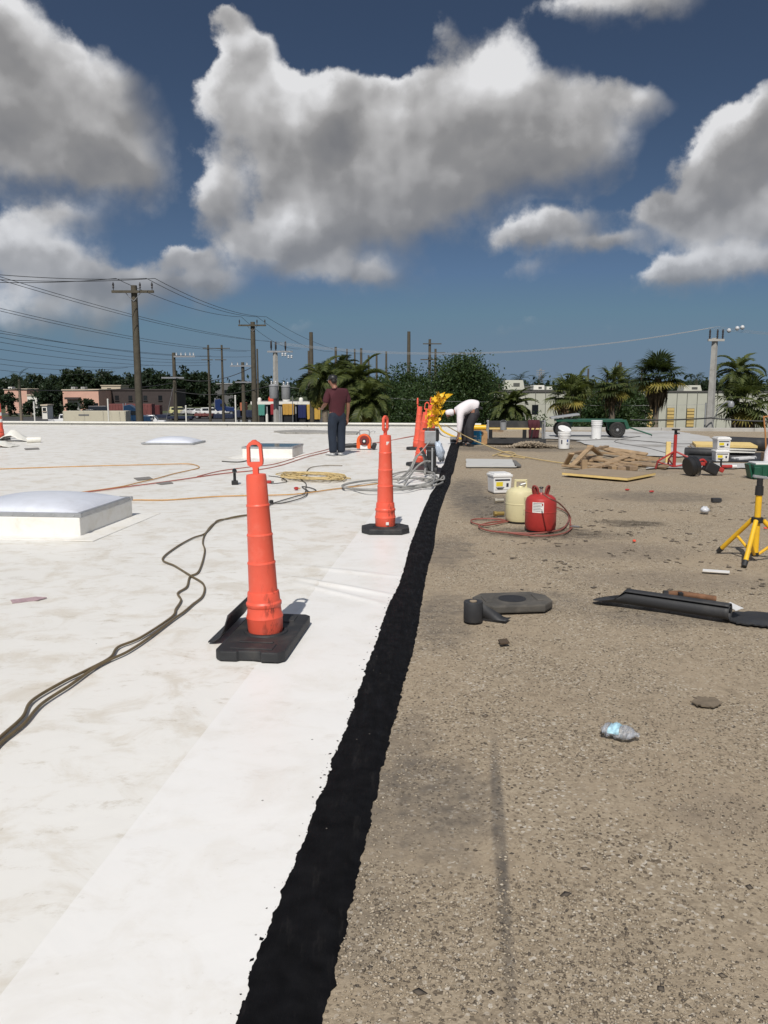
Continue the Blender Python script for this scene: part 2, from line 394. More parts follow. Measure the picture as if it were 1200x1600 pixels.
# ================================================================ THE SETTING
GZ = -5.5                                             # street level
def vnoise(x, y, seed=0, octaves=4, gain=0.5):
    """numpy value noise"""
    r = np.random.default_rng(seed); T = r.random((256, 256)); out = 0; a = 1.0; tot = 0
    for o in range(octaves):
        xi = np.floor(x).astype(int); yi = np.floor(y).astype(int); fx = x - xi; fy = y - yi
        fx = fx * fx * (3 - 2 * fx); fy = fy * fy * (3 - 2 * fy)
        t = lambda i, j: T[(xi + i) & 255, (yi + j) & 255]
        out = out + a * ((t(0, 0) * (1 - fx) + t(1, 0) * fx) * (1 - fy) + (t(0, 1) * (1 - fx) + t(1, 1) * fx) * fy)
        tot += a; a *= gain; x = x * 2.03 + 17.1; y = y * 2.03 + 9.7
    return out / tot
def spaced(parts):
    out = []
    for a, b, n in parts: out += list(np.linspace(a, b, n, endpoint=False))
    return np.array(out + [parts[-1][1]])
def roof_sheet(name, vs_, us, zf, mat):
    V, U = np.meshgrid(vs_, us); V = V.ravel(); U = U.ravel(); Z = zf(V, U)
    pts = np.stack([V * UR.x + U * UF.x, V * UR.y + U * UF.y, Z], 1)
    return grid_mesh(name, pts, len(us), len(vs_)), mat

# ---- gravel roof
def gravel_material():
    m = bpy.data.materials.new('gravel_roofing'); m.use_nodes = True; g = NT(m.node_tree); b = g.n['Principled BSDF']
    tc = g.new('ShaderNodeTexCoord').outputs['Object']
    v1 = g.voronoi(tc, 95.0, 'F1', 'Color'); sep = g.new('ShaderNodeSeparateColor'); g.l.new(v1, sep.inputs[0])
    vd = g.voronoi(tc, 95.0)
    fine = g.noise(tc, 180.0, 4, 0.65); mid = g.noise(tc, 11.0, 6, 0.62); big = g.noise(tc, 1.1, 5, 0.6, 0.5)
    c = g.mix(g.lin(sep.outputs[0], 0, 1), (0.275, 0.222, 0.155), (0.450, 0.375, 0.275))
    c = g.mix(g.smooth(sep.outputs[1], 0.88, 0.93), c, (0.095, 0.075, 0.055))        # dark aggregate
    c = g.mix(g.smooth(sep.outputs[2], 0.92, 0.96), c, (0.58, 0.53, 0.45))           # pale aggregate
    dust = g.smooth(g.math('ADD', big, g.math('MULTIPLY', mid, 0.5)), 0.66, 0.90)
    c = g.mix(g.math('MULTIPLY', dust, 0.85), c, (0.385, 0.312, 0.222))
    c = g.mix(g.math('MULTIPLY', g.smooth(mid, 0.52, 0.7), 0.55), c, (0.190, 0.152, 0.108))
    c = g.mix(g.lin(fine, 0.3, 0.7, 0, 0.45), c, (0.225, 0.182, 0.130))
    # tar and damp stains, each with its own place
    wob = g.vec('MULTIPLY_ADD', g.vec('SUBTRACT', g.noise(tc, 5.0, 4, 0.65, color=True), (.5, .5, .5)), (0.5, 0.5, 0), tc)
    for (px, py, rx, ry, amt, col) in STAINS:
        q = P(px, py)
        src = g.vec('SUBTRACT', wob if rx > .1 else tc, (q.x, q.y, 0)); cxy = g.new('ShaderNodeCombineXYZ')
        g.put(cxy.inputs[0], g.math('MULTIPLY', g.vec('DOT_PRODUCT', src, tuple(UR)), 1 / rx)); g.put(cxy.inputs[1], g.math('MULTIPLY', g.vec('DOT_PRODUCT', src, tuple(UF)), 1 / ry))
        loc = cxy.outputs[0]
        f = g.smooth(g.vec('LENGTH', loc), 0.45, 1.15, 1, 0)
        f = g.math('MULTIPLY', f, g.lin(mid, 0.3, 0.65, 0.35, 1.0)); c = g.mix(g.math('MULTIPLY', f, amt), c, col)
    g.l.new(c, b.inputs['Base Color']); b.inputs['Roughness'].default_value = 0.9; b.inputs['Specular IOR Level'].default_value = 0.25
    bn = g.new('ShaderNodeBump'); bn.inputs['Strength'].default_value = 0.6; bn.inputs['Distance'].default_value = 0.005
    h = g.math('ADD', g.math('MULTIPLY', g.noise(tc, 70.0, 3, 0.6), 1.2), g.math('MULTIPLY', fine, 0.9)); g.l.new(h, bn.inputs['Height']); g.l.new(bn.outputs[0], b.inputs['Normal'])
    return m
TAR = (0.085, 0.078, 0.072); DAMP = (0.20, 0.165, 0.128)
STAINS = [(650,1250,.35,.5,.62,TAR),(640,1160,.12,.5,.4,TAR),(1130,1270,.22,.22,.45,DAMP),(990,816,.42,.30,.85,(.03,.025,.02)),(860,832,.9,.4,.8,(.05,.042,.035)),
          (765,790,.55,1.4,.85,TAR),(730,765,.4,1.8,.75,TAR),(1030,775,1.1,.7,.6,TAR),(950,858,.9,.5,.75,DAMP),(1060,905,1.0,.4,.6,DAMP),(779,1280,.030,.85,.75,TAR),(792,1450,.022,.5,.5,TAR),(560,1420,.14,.3,.35,TAR),(690,960,.25,.8,.6,TAR),(700,860,.3,.9,.6,TAR),
          (960,1000,.5,.5,-.0,DAMP),(800,700,2.6,1.2,.7,TAR),(900,690,2.5,1.5,.6,TAR),(840,935,.5,.4,.4,TAR),(1060,960,.7,.35,.5,TAR),(1180,690,2,1.2,.5,TAR),(1000,735,1.2,.5,.3,TAR)]
vs_ = spaced([(-0.45, 1.2, 60), (1.2, 5, 60), (5, 14, 40), (14, 45, 16)])
us_ = spaced([(-14, 1.4, 14), (1.4, 5, 120), (5, 12, 100), (12, 29.0, 80)])
def gz(V, U):
    z = (vnoise(V * 1.1, U * 1.1, 3) - 0.5) * 0.020 + (vnoise(V * 6, U * 6, 5, 2) - 0.5) * 0.006 - 0.012
    z += 0.014 * np.exp(-((V - 0.115 - 0.015 * np.sin(U * 2)) / 0.022) ** 2) * np.clip((3.7 - U) * 2, 0, 1)     # a lap in the old felt
    z += 0.007 * np.exp(-((V + 0.20) / 0.02) ** 2) * np.clip((2.2 - U) * 2, 0, 1)
    return z * np.clip((V + 0.45) / 0.08, 0.15, 1)
GRAVEL = gravel_material()
me, _ = roof_sheet('roof_gravel', vs_, us_, gz, GRAVEL)
roof_gravel = tag(link('roof_gravel', me, GRAVEL), 'old tan gravel roof surface right of the black coating strip', kind='structure')

# loose stones lying in the gravel: nobody could count them
def stone_field(name, centres, rmin, rmax, flat, mat, parent, seed, tints=None):
    r = np.random.default_rng(seed); n = len(centres)
    base = np.array([(1, 0, 0), (0, 1, 0), (-1, 0, 0), (0, -1, 0), (0, 0, 1), (0, 0, -1)], float)
    ang = r.random(n) * 6.283; R = rmin + (rmax - rmin) * r.random(n) ** 2.2
    v = base[None] * (R[:, None, None] * np.stack([0.75 + r.random((n, 6)) * 0.6] * 3, 2))
    v[:, :, 0] *= 1.35; v[:, :, 2] *= flat
    c, s = np.cos(ang), np.sin(ang)
    x = v[:, :, 0] * c[:, None] - v[:, :, 1] * s[:, None]; y = v[:, :, 0] * s[:, None] + v[:, :, 1] * c[:, None]
    tilt = (r.random((n, 1)) - 0.5) * 0.5
    v = np.stack([x, y, v[:, :, 2] + x * tilt], 2) + centres[:, None, :]
    f0 = np.array([(0, 1, 4), (1, 2, 4), (2, 3, 4), (3, 0, 4), (1, 0, 5), (2, 1, 5), (3, 2, 5), (0, 3, 5)])
    f = (f0[None] + 6 * np.arange(n)[:, None, None]).reshape(-1, 3)
    me = np_mesh(name, v.reshape(-1, 3), f); face_tint(me, np.repeat(r.random(n) if tints is None else tints, 8))
    return link(name, me, mat, parent)
def stone_material():
    m = bpy.data.materials.new('gravel_stone'); m.use_nodes = True; g = NT(m.node_tree); b = g.n['Principled BSDF']
    at = g.new('ShaderNodeAttribute', attribute_name='tint').outputs['Fac']
    r = g.new('ShaderNodeValToRGB'); g.l.new(at, r.inputs[0]); cr = r.color_ramp
    for i, (p_, c) in enumerate([(0, (.075, .062, .05)), (1, (.52, .47, .385)), (.16, (.17, .136, .098)), (.5, (.33, .270, .195)), (.90, (.44, .375, .285))]):
        e = cr.elements[i] if i < 2 else cr.elements.new(p_)
        e.position = p_; e.color = (*c, 1)
    g.l.new(r.outputs[0], b.inputs['Base Color']); b.inputs['Roughness'].default_value = 0.88
    return m
STONE = stone_material()
n = 95000
U = np.exp(RNG.random(n) * math.log(11.0 / 1.5)) * 1.5; V = -0.345 + RNG.random(n) * (0.42 * U + 0.75)
keep = RNG.random(n) < np.clip((vnoise(V * 2.3, U * 2.3, 11) - 0.32) * 3.0, 0.08, 1); U, V = U[keep], V[keep]
Zs = gz(V, U) + 0.0015
cs = np.stack([V * UR.x + U * UF.x, V * UR.y + U * UF.y, Zs], 1)
o = stone_field('loose_gravel', cs, 0.0016, 0.0062, 0.42, STONE, roof_gravel, 4); tag(o, kind='stuff')
# torn chips of old felt and tar
n = 450
U = 1.7 + RNG.random(n) ** 1.2 * 15; V = -0.3 + RNG.random(n) * (0.46 * U + 0.6)
keep = vnoise(V * 0.9, U * 0.9, 21) > 0.47; U, V = U[keep], V[keep]
cs = np.stack([V * UR.x + U * UF.x, V * UR.y + U * UF.y, gz(V, U) + 0.004], 1)
o = stone_field('felt_chips', cs, 0.004, 0.015, 0.22, STONE, roof_gravel, 9, tints=RNG.random(len(cs)) * 0.17); tag(o, kind='stuff')

n = 1700
U = 6.3 + RNG.random(n) * 5.5; V = 0.1 + RNG.random(n) * 4.4
keep = vnoise(V * 1.3, U * 2.2, 61, 3) > 0.58; U, V = U[keep], V[keep]
cs = np.stack([V * UR.x + U * UF.x, V * UR.y + U * UF.y, gz(V, U) + 0.004], 1)
o = stone_field('felt_litter', cs, 0.006, 0.028, 0.20, STONE, roof_gravel, 19, tints=RNG.random(len(cs)) * 0.14); tag(o, kind='stuff')

# ---- white membrane roof
def membrane_material(name, dirty):
    m = bpy.data.materials.new(name); m.use_nodes = True; g = NT(m.node_tree); b = g.n['Principled BSDF']
    tc = g.new('ShaderNodeTexCoord').outputs['Object']
    big = g.noise(tc, 0.55, 4, 0.6); mid = g.noise(tc, 3.2, 6, 0.68, 0.6); fine = g.noise(tc, 26.0, 5, 0.7)
    streak = g.noise(g.vec('MULTIPLY', tc, (1.0, 1.7, 1)), 4.6, 7, 0.72, 0.3)
    c = g.mix(g.lin(big, 0.3, 0.7), *[tuple(q * (.825 + .0 * i) for q in t) if dirty < .5 else tuple(q * .80 for q in t2) for i, (t, t2) in enumerate((((1, .99, .965), (1, .985, .94)), ((.965, .95, .915), (.95, .93, .875))))])
    c = g.mix(g.math('MULTIPLY', g.smooth(mid, 0.45, 0.68), 0.85 * dirty), c, (0.645, 0.60, 0.52))
    c = g.mix(g.math('MULTIPLY', g.smooth(streak, 0.54, 0.76), 1.0 * dirty), c, (0.52, 0.47, 0.385))
    spk = g.math('MULTIPLY', g.smooth(fine, 0.60, 0.74), g.smooth(mid, 0.46, 0.60))
    c = g.mix(g.math('MULTIPLY', spk, 0.8 * max(dirty, .45)), c, (0.45, 0.41, 0.34))
    # rubbed boot marks: faint rings
    vr = g.voronoi(tc, 1.15); ring = g.math('ABSOLUTE', g.math('SINE', g.math('MULTIPLY', vr, 170.0)))
    rm = g.math('MULTIPLY', g.smooth(vr, 0.045, 0.10, 1, 0), g.smooth(ring, 0.6, 0.95)); c = g.mix(g.math('MULTIPLY', rm, 0.45), c, (0.45, 0.42, 0.36))
    dots = g.smooth(g.voronoi(tc, 4.3), 0.018, 0.026, 1, 0); c = g.mix(g.math('MULTIPLY', dots, 0.8), c, (0.10, 0.09, 0.085))
    g.l.new(c, b.inputs['Base Color']); b.inputs['Roughness'].default_value = 0.42; b.inputs['Specular IOR Level'].default_value = 0.35
    bn = g.new('ShaderNodeBump'); bn.inputs['Strength'].default_value = 0.35; bn.inputs['Distance'].default_value = 0.02
    g.l.new(g.math('ADD', g.noise(tc, 1.7, 4, 0.55, 0.4), g.math('MULTIPLY', g.noise(tc, 9, 3), 0.15)), bn.inputs['Height']); g.l.new(bn.outputs[0], b.inputs['Normal'])
    return m
MEMB = membrane_material('white_membrane', 1.0); MEMB_CLEAN = membrane_material('white_membrane_new', 0.30)
def mz(V, U):
    z = (vnoise(V * 0.8, U * 0.8, 31, 3) - 0.5) * 0.016 + 0.001
    w = np.exp(-((V + 1.0) / 0.42) ** 2)
    z += w * (0.017 * np.exp(-((U - 6.2 + 0.55 * (V + 1.0)) / 0.045) ** 2) + 0.012 * np.exp(-((U - 6.0 + 0.75 * (V + 1.0)) / 0.05) ** 2) + 0.010 * np.exp(-((U - 6.7 + 0.3 * (V + 1)) / 0.05) ** 2))
    z += 0.007 * np.exp(-((U - 9.4 + 0.2 * V + 0.1 * np.sin(V * 3)) / 0.05) ** 2) * np.exp(-((V + 2.2) / 0.9) ** 2)
    return z
roof_membrane = tag(thing('roof_membrane', 'white welded membrane roof left of the black coating strip', None), kind='structure')
def membrane(v0, v1, dz, mat, nv, u0=-14, u1=29.9):
    vv = np.linspace(v0, v1, nv); uu = spaced([(u0, 1.4, 12), (1.4, 5.5, 60), (5.5, 7.2, 90), (7.2, 12, 70), (12, u1, 50)])
    def zf(V, U):
        z = mz(V, U) + dz
        z[(V > v1 - 1e-6)] -= dz * 0.8 if v1 < -0.6 else 0.004
        return z
    me, _ = roof_sheet('membrane_sheet', vv, uu, zf, mat); return link('membrane_sheet', me, mat, roof_membrane)
membrane(-1.20, -0.47, 0.004, MEMB_CLEAN, 34)
vv1 = -1.16
for k, wd in enumerate((1.9, 1.9, 1.9, 1.9, 3.0, 6, 8, 14)):
    membrane(vv1 - wd - 0.05, vv1, 0.008 + 0.004 * (k % 2), MEMB, 44 if k < 4 else 20); vv1 -= wd

# ---- black coating strip along the joint
def coat_material():
    m = bpy.data.materials.new('black_bitumen_coating'); m.use_nodes = True; g = NT(m.node_tree); b = g.n['Principled BSDF']
    tc = g.new('ShaderNodeTexCoord').outputs['Object']
    c = g.mix(g.lin(g.noise(tc, 14, 5), 0.3, 0.7), (0.004, 0.004, 0.0045), (0.009, 0.009, 0.010))
    sp = g.smooth(g.voronoi(tc, 13.0), 0.028, 0.05, 1, 0); c = g.mix(g.math('MULTIPLY', sp, 0.7), c, (0.22, 0.20, 0.17))
    g.l.new(c, b.inputs['Base Color']); b.inputs['Specular IOR Level'].default_value = 0.07
    g.put(b.inputs['Roughness'], g.lin(g.noise(g.vec('MULTIPLY', tc, (6, 1, 1)), 5, 6, .65), 0.3, 0.7, 0.42, 0.9))
    c = g.mix(g.math('MULTIPLY', g.smooth(g.noise(g.vec('MULTIPLY', tc, (5, 1, 1)), 3.0, 6, .7), .54, .72), .5), c, (0.028, 0.026, 0.025)); g.l.new(c, b.inputs['Base Color'])
    bn = g.new('ShaderNodeBump'); bn.inputs['Strength'].default_value = 0.4; bn.inputs['Distance'].default_value = 0.008
    g.l.new(g.noise(g.vec('MULTIPLY', tc, (2.5, 0.8, 1)), 26, 5, 0.65), bn.inputs['Height']); g.l.new(bn.outputs[0], b.inputs['Normal'])
    return m
COAT = coat_material()
uu = spaced([(-10, 1.5, 60), (1.5, 5, 480), (5, 9, 380), (9, 15, 260), (15, 22.6, 160)])
lo = -0.555 + (vnoise(uu * 1.1, uu * 0, 41, 2) - .5) * 0.04 + (vnoise(uu * 16, uu * 0, 42, 4, .7) - .5) * np.clip(0.036 - 0.0035 * (uu - 2), 0.010, 0.034) - 0.045 * np.clip((uu - 5.5) / 4, 0, 1) * np.clip((13 - uu) / 4, 0, 1)
hi = -0.335 + (vnoise(uu * 1.0, uu * 0, 43, 2) - .5) * 0.04 + (vnoise(uu * 20, uu * 0, 44, 4, .7) - .5) * np.clip(0.036 - 0.0035 * (uu - 2), 0.010, 0.034) - 0.05 * np.clip((uu - 5.5) / 4, 0, 1) * np.clip((14 - uu) / 4, 0, 1)
nv = 9; VV = np.stack([lo + (hi - lo) * t for t in np.linspace(0, 1, nv)], 1); UU = np.repeat(uu[:, None], nv, 1)
prof = np.array([0.0, .006, .0075, .007, .008, .007, .0075, .006, 0.0])
zl = np.maximum(mz(VV, UU) + 0.0045, gz(VV, UU) + 0.001) * np.linspace(1, 0, nv)[None] + (gz(VV, UU) + 0.003) * np.linspace(0, 1, nv)[None]
ZZ = zl + prof[None] + (vnoise(VV * 30, UU * 30, 45) - .5) * 0.003
ZZ = np.maximum(ZZ, mz(VV, UU) + 0.006 - 1.0 * (VV > -0.46))
pts = np.stack([VV * UR.x + UU * UF.x, VV * UR.y + UU * UF.y, ZZ], 2).reshape(-1, 3)
o = link('black_coating', grid_mesh('black_coating', pts, len(uu), nv), COAT)
tag(o, 'long black bitumen strip brushed along the joint between white membrane and gravel', kind='structure')
# flecks of coating flung over the edge
n = 260; U = 1.6 + RNG.random(n) ** 1.3 * 8; V = np.interp(U, uu, lo) + 0.004 - RNG.random(n) ** 4 * 0.045
cs = np.stack([V * UR.x + U * UF.x, V * UR.y + U * UF.y, mz(V, U) + 0.0052], 1)
tag(stone_field('coating_flecks', cs, 0.0012, 0.007, 0.10, COAT, o, 12), kind='stuff')

# ---- roof deck under both coverings, roof edge and parapet
deck = MB(); a, b_, c, d = (rw(-45, -14, 0), rw(45, -14, 0), rw(45, 29.0, 0), rw(-45, 30.6, 0))
deck.add([(p.x, p.y, -0.06) for p in (a, b_, c, d)] + [(p.x, p.y, GZ) for p in (a, b_, c, d)],
         [(0, 1, 2, 3), (0, 4, 5, 1), (1, 5, 6, 2), (2, 6, 7, 3), (3, 7, 4, 0)])
tag(deck.build('roof_deck', M['concrete']), 'block of the building below the roof coverings', kind='structure')
pw = thing('parapet_wall', 'low white membrane-covered parapet along the far edge of the white roof', 'parapet', rw(0, 30.2, 0), RZ)
k = -45.0
while k < 0.2:
    w = min(3.0, 0.25 - k); MB().box((k + w / 2, 0, 0.01), (w - 0.006, 0.34, 0.20)).build('parapet_panel', M['white_paint'], pw, bevel=0.02); k += w
MB().box((-22.4, -0.02, 0.125), (45.4, 0.42, 0.05)).build('coping', M['white_paint'], pw, bevel=0.015)
ec = thing('roof_edge_curb', 'low gravel-stop curb along the far edge of the gravel roof', 'curb', rw(0, 28.95, 0), RZ)
k = 0.3
while k < 44:
    w = 3.0; MB().box((k + w / 2, 0, 0.03), (w - 0.01, 0.16, 0.14)).build('curb_section', M['concrete'], ec, bevel=0.012); k += w

# ---- white coating patches and bare sheets on the far right of the roof
def poly_patch(name, label, pix, z, mat, kind='structure', jitter=0.06):
    pts = [P(x, y) for x, y in pix]; out = []
    for i in range(len(pts)):
        p, q = pts[i], pts[(i + 1) % len(pts)]
        for t in np.linspace(0, 1, 14, endpoint=False):
            s = p.lerp(q, t); out.append((s.x + random.uniform(-jitter, jitter), s.y + random.uniform(-jitter, jitter) * 2, z))
    bm = bmesh.new(); f = bm.faces.new([bm.verts.new(v) for v in out]); f.normal_update()
    if f.normal.z < 0: f.normal_flip()
    bmesh.ops.triangulate(bm, faces=bm.faces); me = bpy.data.meshes.new(name); bm.to_mesh(me); bm.free()
    return tag(link(name, me, mat), label, kind=kind)
WHITE_COAT = pm('worn_white_coating', (0.47, 0.465, 0.45), 0.8, 0.12, 2, 0.2, 30, dirt=(0.23, 0.21, 0.185), dscale=0.7, damt=0.85)
poly_patch('white_coating', 'worn white coating patch behind the red tripod', [(985,712),(1140,716),(1112,684),(1058,674),(968,672),(900,690)], 0.013, WHITE_COAT)
poly_patch('white_coating', 'narrow white strip in front of the insulation boards', [(1010,733),(1240,733),(1240,724),(1010,725)], 0.014, WHITE_COAT)
poly_patch('white_coating', 'white coating around the wagon wheels', [(850,686),(985,690),(960,675),(846,675)], 0.012, WHITE_COAT)

# ---- street level: ground to the horizon, yard, grass, road
def ground_material():
    m = bpy.data.materials.new('ground_grass'); m.use_nodes = True; g = NT(m.node_tree); b = g.n['Principled BSDF']
    tc = g.new('ShaderNodeTexCoord').outputs['Object']
    c = g.mix(g.noise(tc, 0.02, 5), (0.035, 0.06, 0.02), (0.11, 0.10, 0.06)); c = g.mix(g.lin(g.noise(tc, 0.8, 5), .3, .7), c, (0.05, 0.07, 0.025))
    g.l.new(c, b.inputs['Base Color']); b.inputs['Roughness'].default_value = 0.95; return m
tag(MB().add([(-6000, -400, GZ), (6000, -400, GZ), (6000, 9000, GZ), (-6000, 9000, GZ)], [(0, 1, 2, 3)]).build('ground', ground_material()), 'grass and bare ground around the yards', kind='structure')
ASPH = pm('asphalt', (0.055, 0.055, 0.056), 0.9, 0.25, 0.4, dirt=(0.10, 0.095, 0.085), dscale=0.1, damt=0.5)
tag(MB().add([(-130, 40, GZ + .01), (6, 40, GZ + .01), (6, 182, GZ + .01), (-130, 182, GZ + .01)], [(0, 1, 2, 3)]).build('yard_asphalt', ASPH), 'asphalt truck yard beyond the white roof', kind='structure')
tag(MB().add([(6, 34, GZ + .012), (160, 34, GZ + .012), (160, 60, GZ + .012), (6, 60, GZ + .012)], [(0, 1, 2, 3)]).build('alley_pavement', ASPH), 'paved lane in front of the metal warehouse', kind='structure')
tag(MB().add([(-400, 196, GZ + .01), (60, 192, GZ + .01), (60, 204, GZ + .01), (-400, 208, GZ + .01)], [(0, 1, 2, 3)]).build('road', ASPH), 'road beyond the truck yard', kind='structure')

# ================================================================ BACKGROUND
def leaf_quads(cent, size, r, up=0.3, asp=0.55):
    """random little leaf faces round the given centres"""
    n = len(cent); d = r.normal(size=(n, 3)); d /= np.linalg.norm(d, axis=1)[:, None]
    nrm = r.normal(size=(n, 3)); nrm[:, 2] += up; a = np.cross(d, nrm); a /= np.linalg.norm(a, axis=1)[:, None] + 1e-9
    L = size * (0.6 + 0.8 * r.random(n)); W = L * asp
    p = cent
    v = np.stack([p - d * L[:, None], p + a * W[:, None], p + d * L[:, None], p - a * W[:, None]], 1)
    return v.reshape(-1, 3), np.arange(4 * n).reshape(-1, 4)
def crown_points(blobs, n, r):
    vol = np.array([b[3] * b[4] * b[5] for b in blobs]) ** 0.7; cnt = (vol / vol.sum() * n).astype(int)
    out = []; tint = []
    for b, c in zip(blobs, cnt):
        k = max(5, c // 34)                                # twigs: sub-clumps near the surface of each blob
        d = r.normal(size=(k, 3)); d /= np.linalg.norm(d, axis=1)[:, None]
        rr = 0.35 + 0.6 * r.random(k) ** 0.6; sc = np.array(b[3:6])
        cc = np.array(b[:3]) + d * rr[:, None] * sc
        idx = r.integers(0, k, c)
        sp = 0.17 * sc.mean() + 0.05
        out.append(cc[idx] + np.clip(r.normal(size=(c, 3)), -1.7, 1.7) * sp * np.array([1, 1, .75])); tint.append(np.clip(r.random(k)[idx] * 0.55 + r.random(c) * 0.45, 0, 1))
    return np.concatenate(out), np.concatenate(tint)
def tree(name, label, base, blobs, n, leaf, mat, trunk_r, group, cat='tree', seed=0, limbs=6):
    """blobs: crown clumps as (x,y,z,rx,ry,rz) relative to the base"""
    r = np.random.default_rng(seed + 100)
    t = thing(name, label, cat, base, group=group)
    top = np.mean([b[:3] for b in blobs], axis=0)
    tm = MB(); h = top[2]
    tm.tube(catmull([(0, 0, 0), (0.04 * h, 0, 0.3 * h), (top[0] * .6, top[1] * .6, 0.65 * h), tuple(top)], 4), list(np.linspace(trunk_r, trunk_r * .35, 13)), 8)
    for b in list(blobs)[:limbs]:
        s = Vector((top[0] * .4, top[1] * .4, h * random.uniform(.4, .6)))
        e = Vector(b[:3]); m_ = s.lerp(e, .5) + Vector((0, 0, .1 * h)); tm.tube(catmull([s, m_, e], 4), list(np.linspace(trunk_r * .5, trunk_r * .12, 9)), 6)
    tm.build('trunk', M['bark'], t, smooth=1.0)
    c, ti = crown_points(blobs, n, r); v, f = leaf_quads(c, leaf, r)
    me = np_mesh('crown', v, f); face_tint(me, ti); link('crown', me, mat, t)
    return t
def auto_blobs(w, h0, h1, k, r, dens=1.0):
    """uneven crown: k clumps filling a dome of width w between heights h0 and h1"""
    out = []
    for i in range(k):
        a = r.random() * 6.283; q = math.sqrt(r.random()); z = r.random()
        lim = math.sqrt(max(1 - (z * 1.05 - .25) ** 2 * 1.2, .12))
        s = (h1 - h0) * (0.17 + 0.13 * r.random()) * dens
        q *= max(.2, 1 - 1.6 * s / w) if w > 0 else 1
        out.append((math.cos(a) * q * w / 2 * lim, math.sin(a) * q * w / 2 * lim, h0 + s * .6 + z * (h1 - h0 - 1.4 * s), s * 1.25, s * 1.25, s))
    return out

# ---- palms
def frond_feather(L, droop, leaflets, llen, lw, r, up0=0.9):
    """one feather frond along +X from the origin: stalk and leaflets"""
    n = 14; pts = []; ang = up0; p = np.zeros(3); step = L / n; dirs = []
    for i in range(n + 1):
        pts.append(p.copy()); d = np.array([math.cos(ang), 0, math.sin(ang)]); dirs.append(d); p = p + d * step; ang -= droop / n * (0.5 + 1.1 * i / n)
    pts = np.array(pts); V = []; F = []; T = []
    for i in range(n):
        w = 0.028 * (1 - i / n) + 0.006
        a, b = pts[i], pts[i + 1]; k = len(V); V += [a + (0, w, 0), a - (0, w, 0), b - (0, w * .9, 0), b + (0, w * .9, 0)]; F.append((k, k + 1, k + 2, k + 3)); T.append(.8)
        k = len(V); V += [a + (0, w, 0), a + (0, 0, -w * 1.5), b + (0, 0, -w * 1.3), b + (0, w * .9, 0)]; F.append((k, k + 1, k + 2, k + 3)); T.append(.5)
    for j in range(leaflets):
        s = 0.14 + 0.86 * (j + .5) / leaflets; x = s * n; i = min(int(x), n - 1); t = x - i
        c = pts[i] * (1 - t) + pts[i + 1] * t; d = dirs[i]
        ll = llen * (0.35 + 0.65 * math.sin(math.pi * min(0.15 + s * .88, 1)) ** .8) * (0.85 + .3 * r.random())
        for sd in (-1, 1):
            dr = d * 0.62 + np.array([0, sd * 0.85, 0]) + np.array([-d[2], 0, d[0]]) * (0.22 + .2 * r.random()) ; dr = dr / np.linalg.norm(dr)
            m_ = c + dr * ll * .55; e = c + dr * ll + np.array([0, 0, -0.32 * ll * (0.6 + .8 * r.random())])
            wv = d * lw; k = len(V)
            V += [c - wv * .5, c + wv * .5, m_ + wv * .6, m_ - wv * .6, e]; F += [(k, k + 1, k + 2, k + 3)]; F.append((k + 3, k + 2, k + 4, k + 4)); tt = r.random(); T += [tt, tt]
    return V, F, T
def frond_fan(L, pet, seg, r, droop=0.5):
    V = []; F = []; T = []
    a = np.zeros(3); e = np.array([pet * .8, 0, pet * .45]); w = .02; V += [a + (0, w, 0), a - (0, w, 0), e - (0, w, 0), e + (0, w, 0)]; F.append((0, 1, 2, 3)); T.append(.8)
    for j in range(seg):
        th = (j / (seg - 1) - .5) * 4.5; ll = L * (0.78 + .22 * math.cos(th)) * (.9 + .2 * r.random())
        d = np.array([math.cos(th) * .92, math.sin(th), 0.38 * math.cos(th) - .05]); d /= np.linalg.norm(d); s = np.array([-math.sin(th), math.cos(th), 0]) * ll * .052
        m_ = e + d * ll * .62; tip = e + d * ll + np.array([0, 0, -droop * ll * (.25 + .35 * r.random())]); k = len(V)
        V += [e - s * .4, e + s * .4, m_ + s, m_ - s, tip]; F += [(k, k + 1, k + 2, k + 3), (k + 3, k + 2, k + 4, k + 4)]; tt = r.random(); T += [tt, tt]
    return V, F, T
def frond_mesh(name, V, F, T):
    me = bpy.data.meshes.new(name)
    me.from_pydata([tuple(v) for v in V], [], [f if f[2] != f[3] else f[:3] for f in F]); face_tint(me, T); me.update(); return me
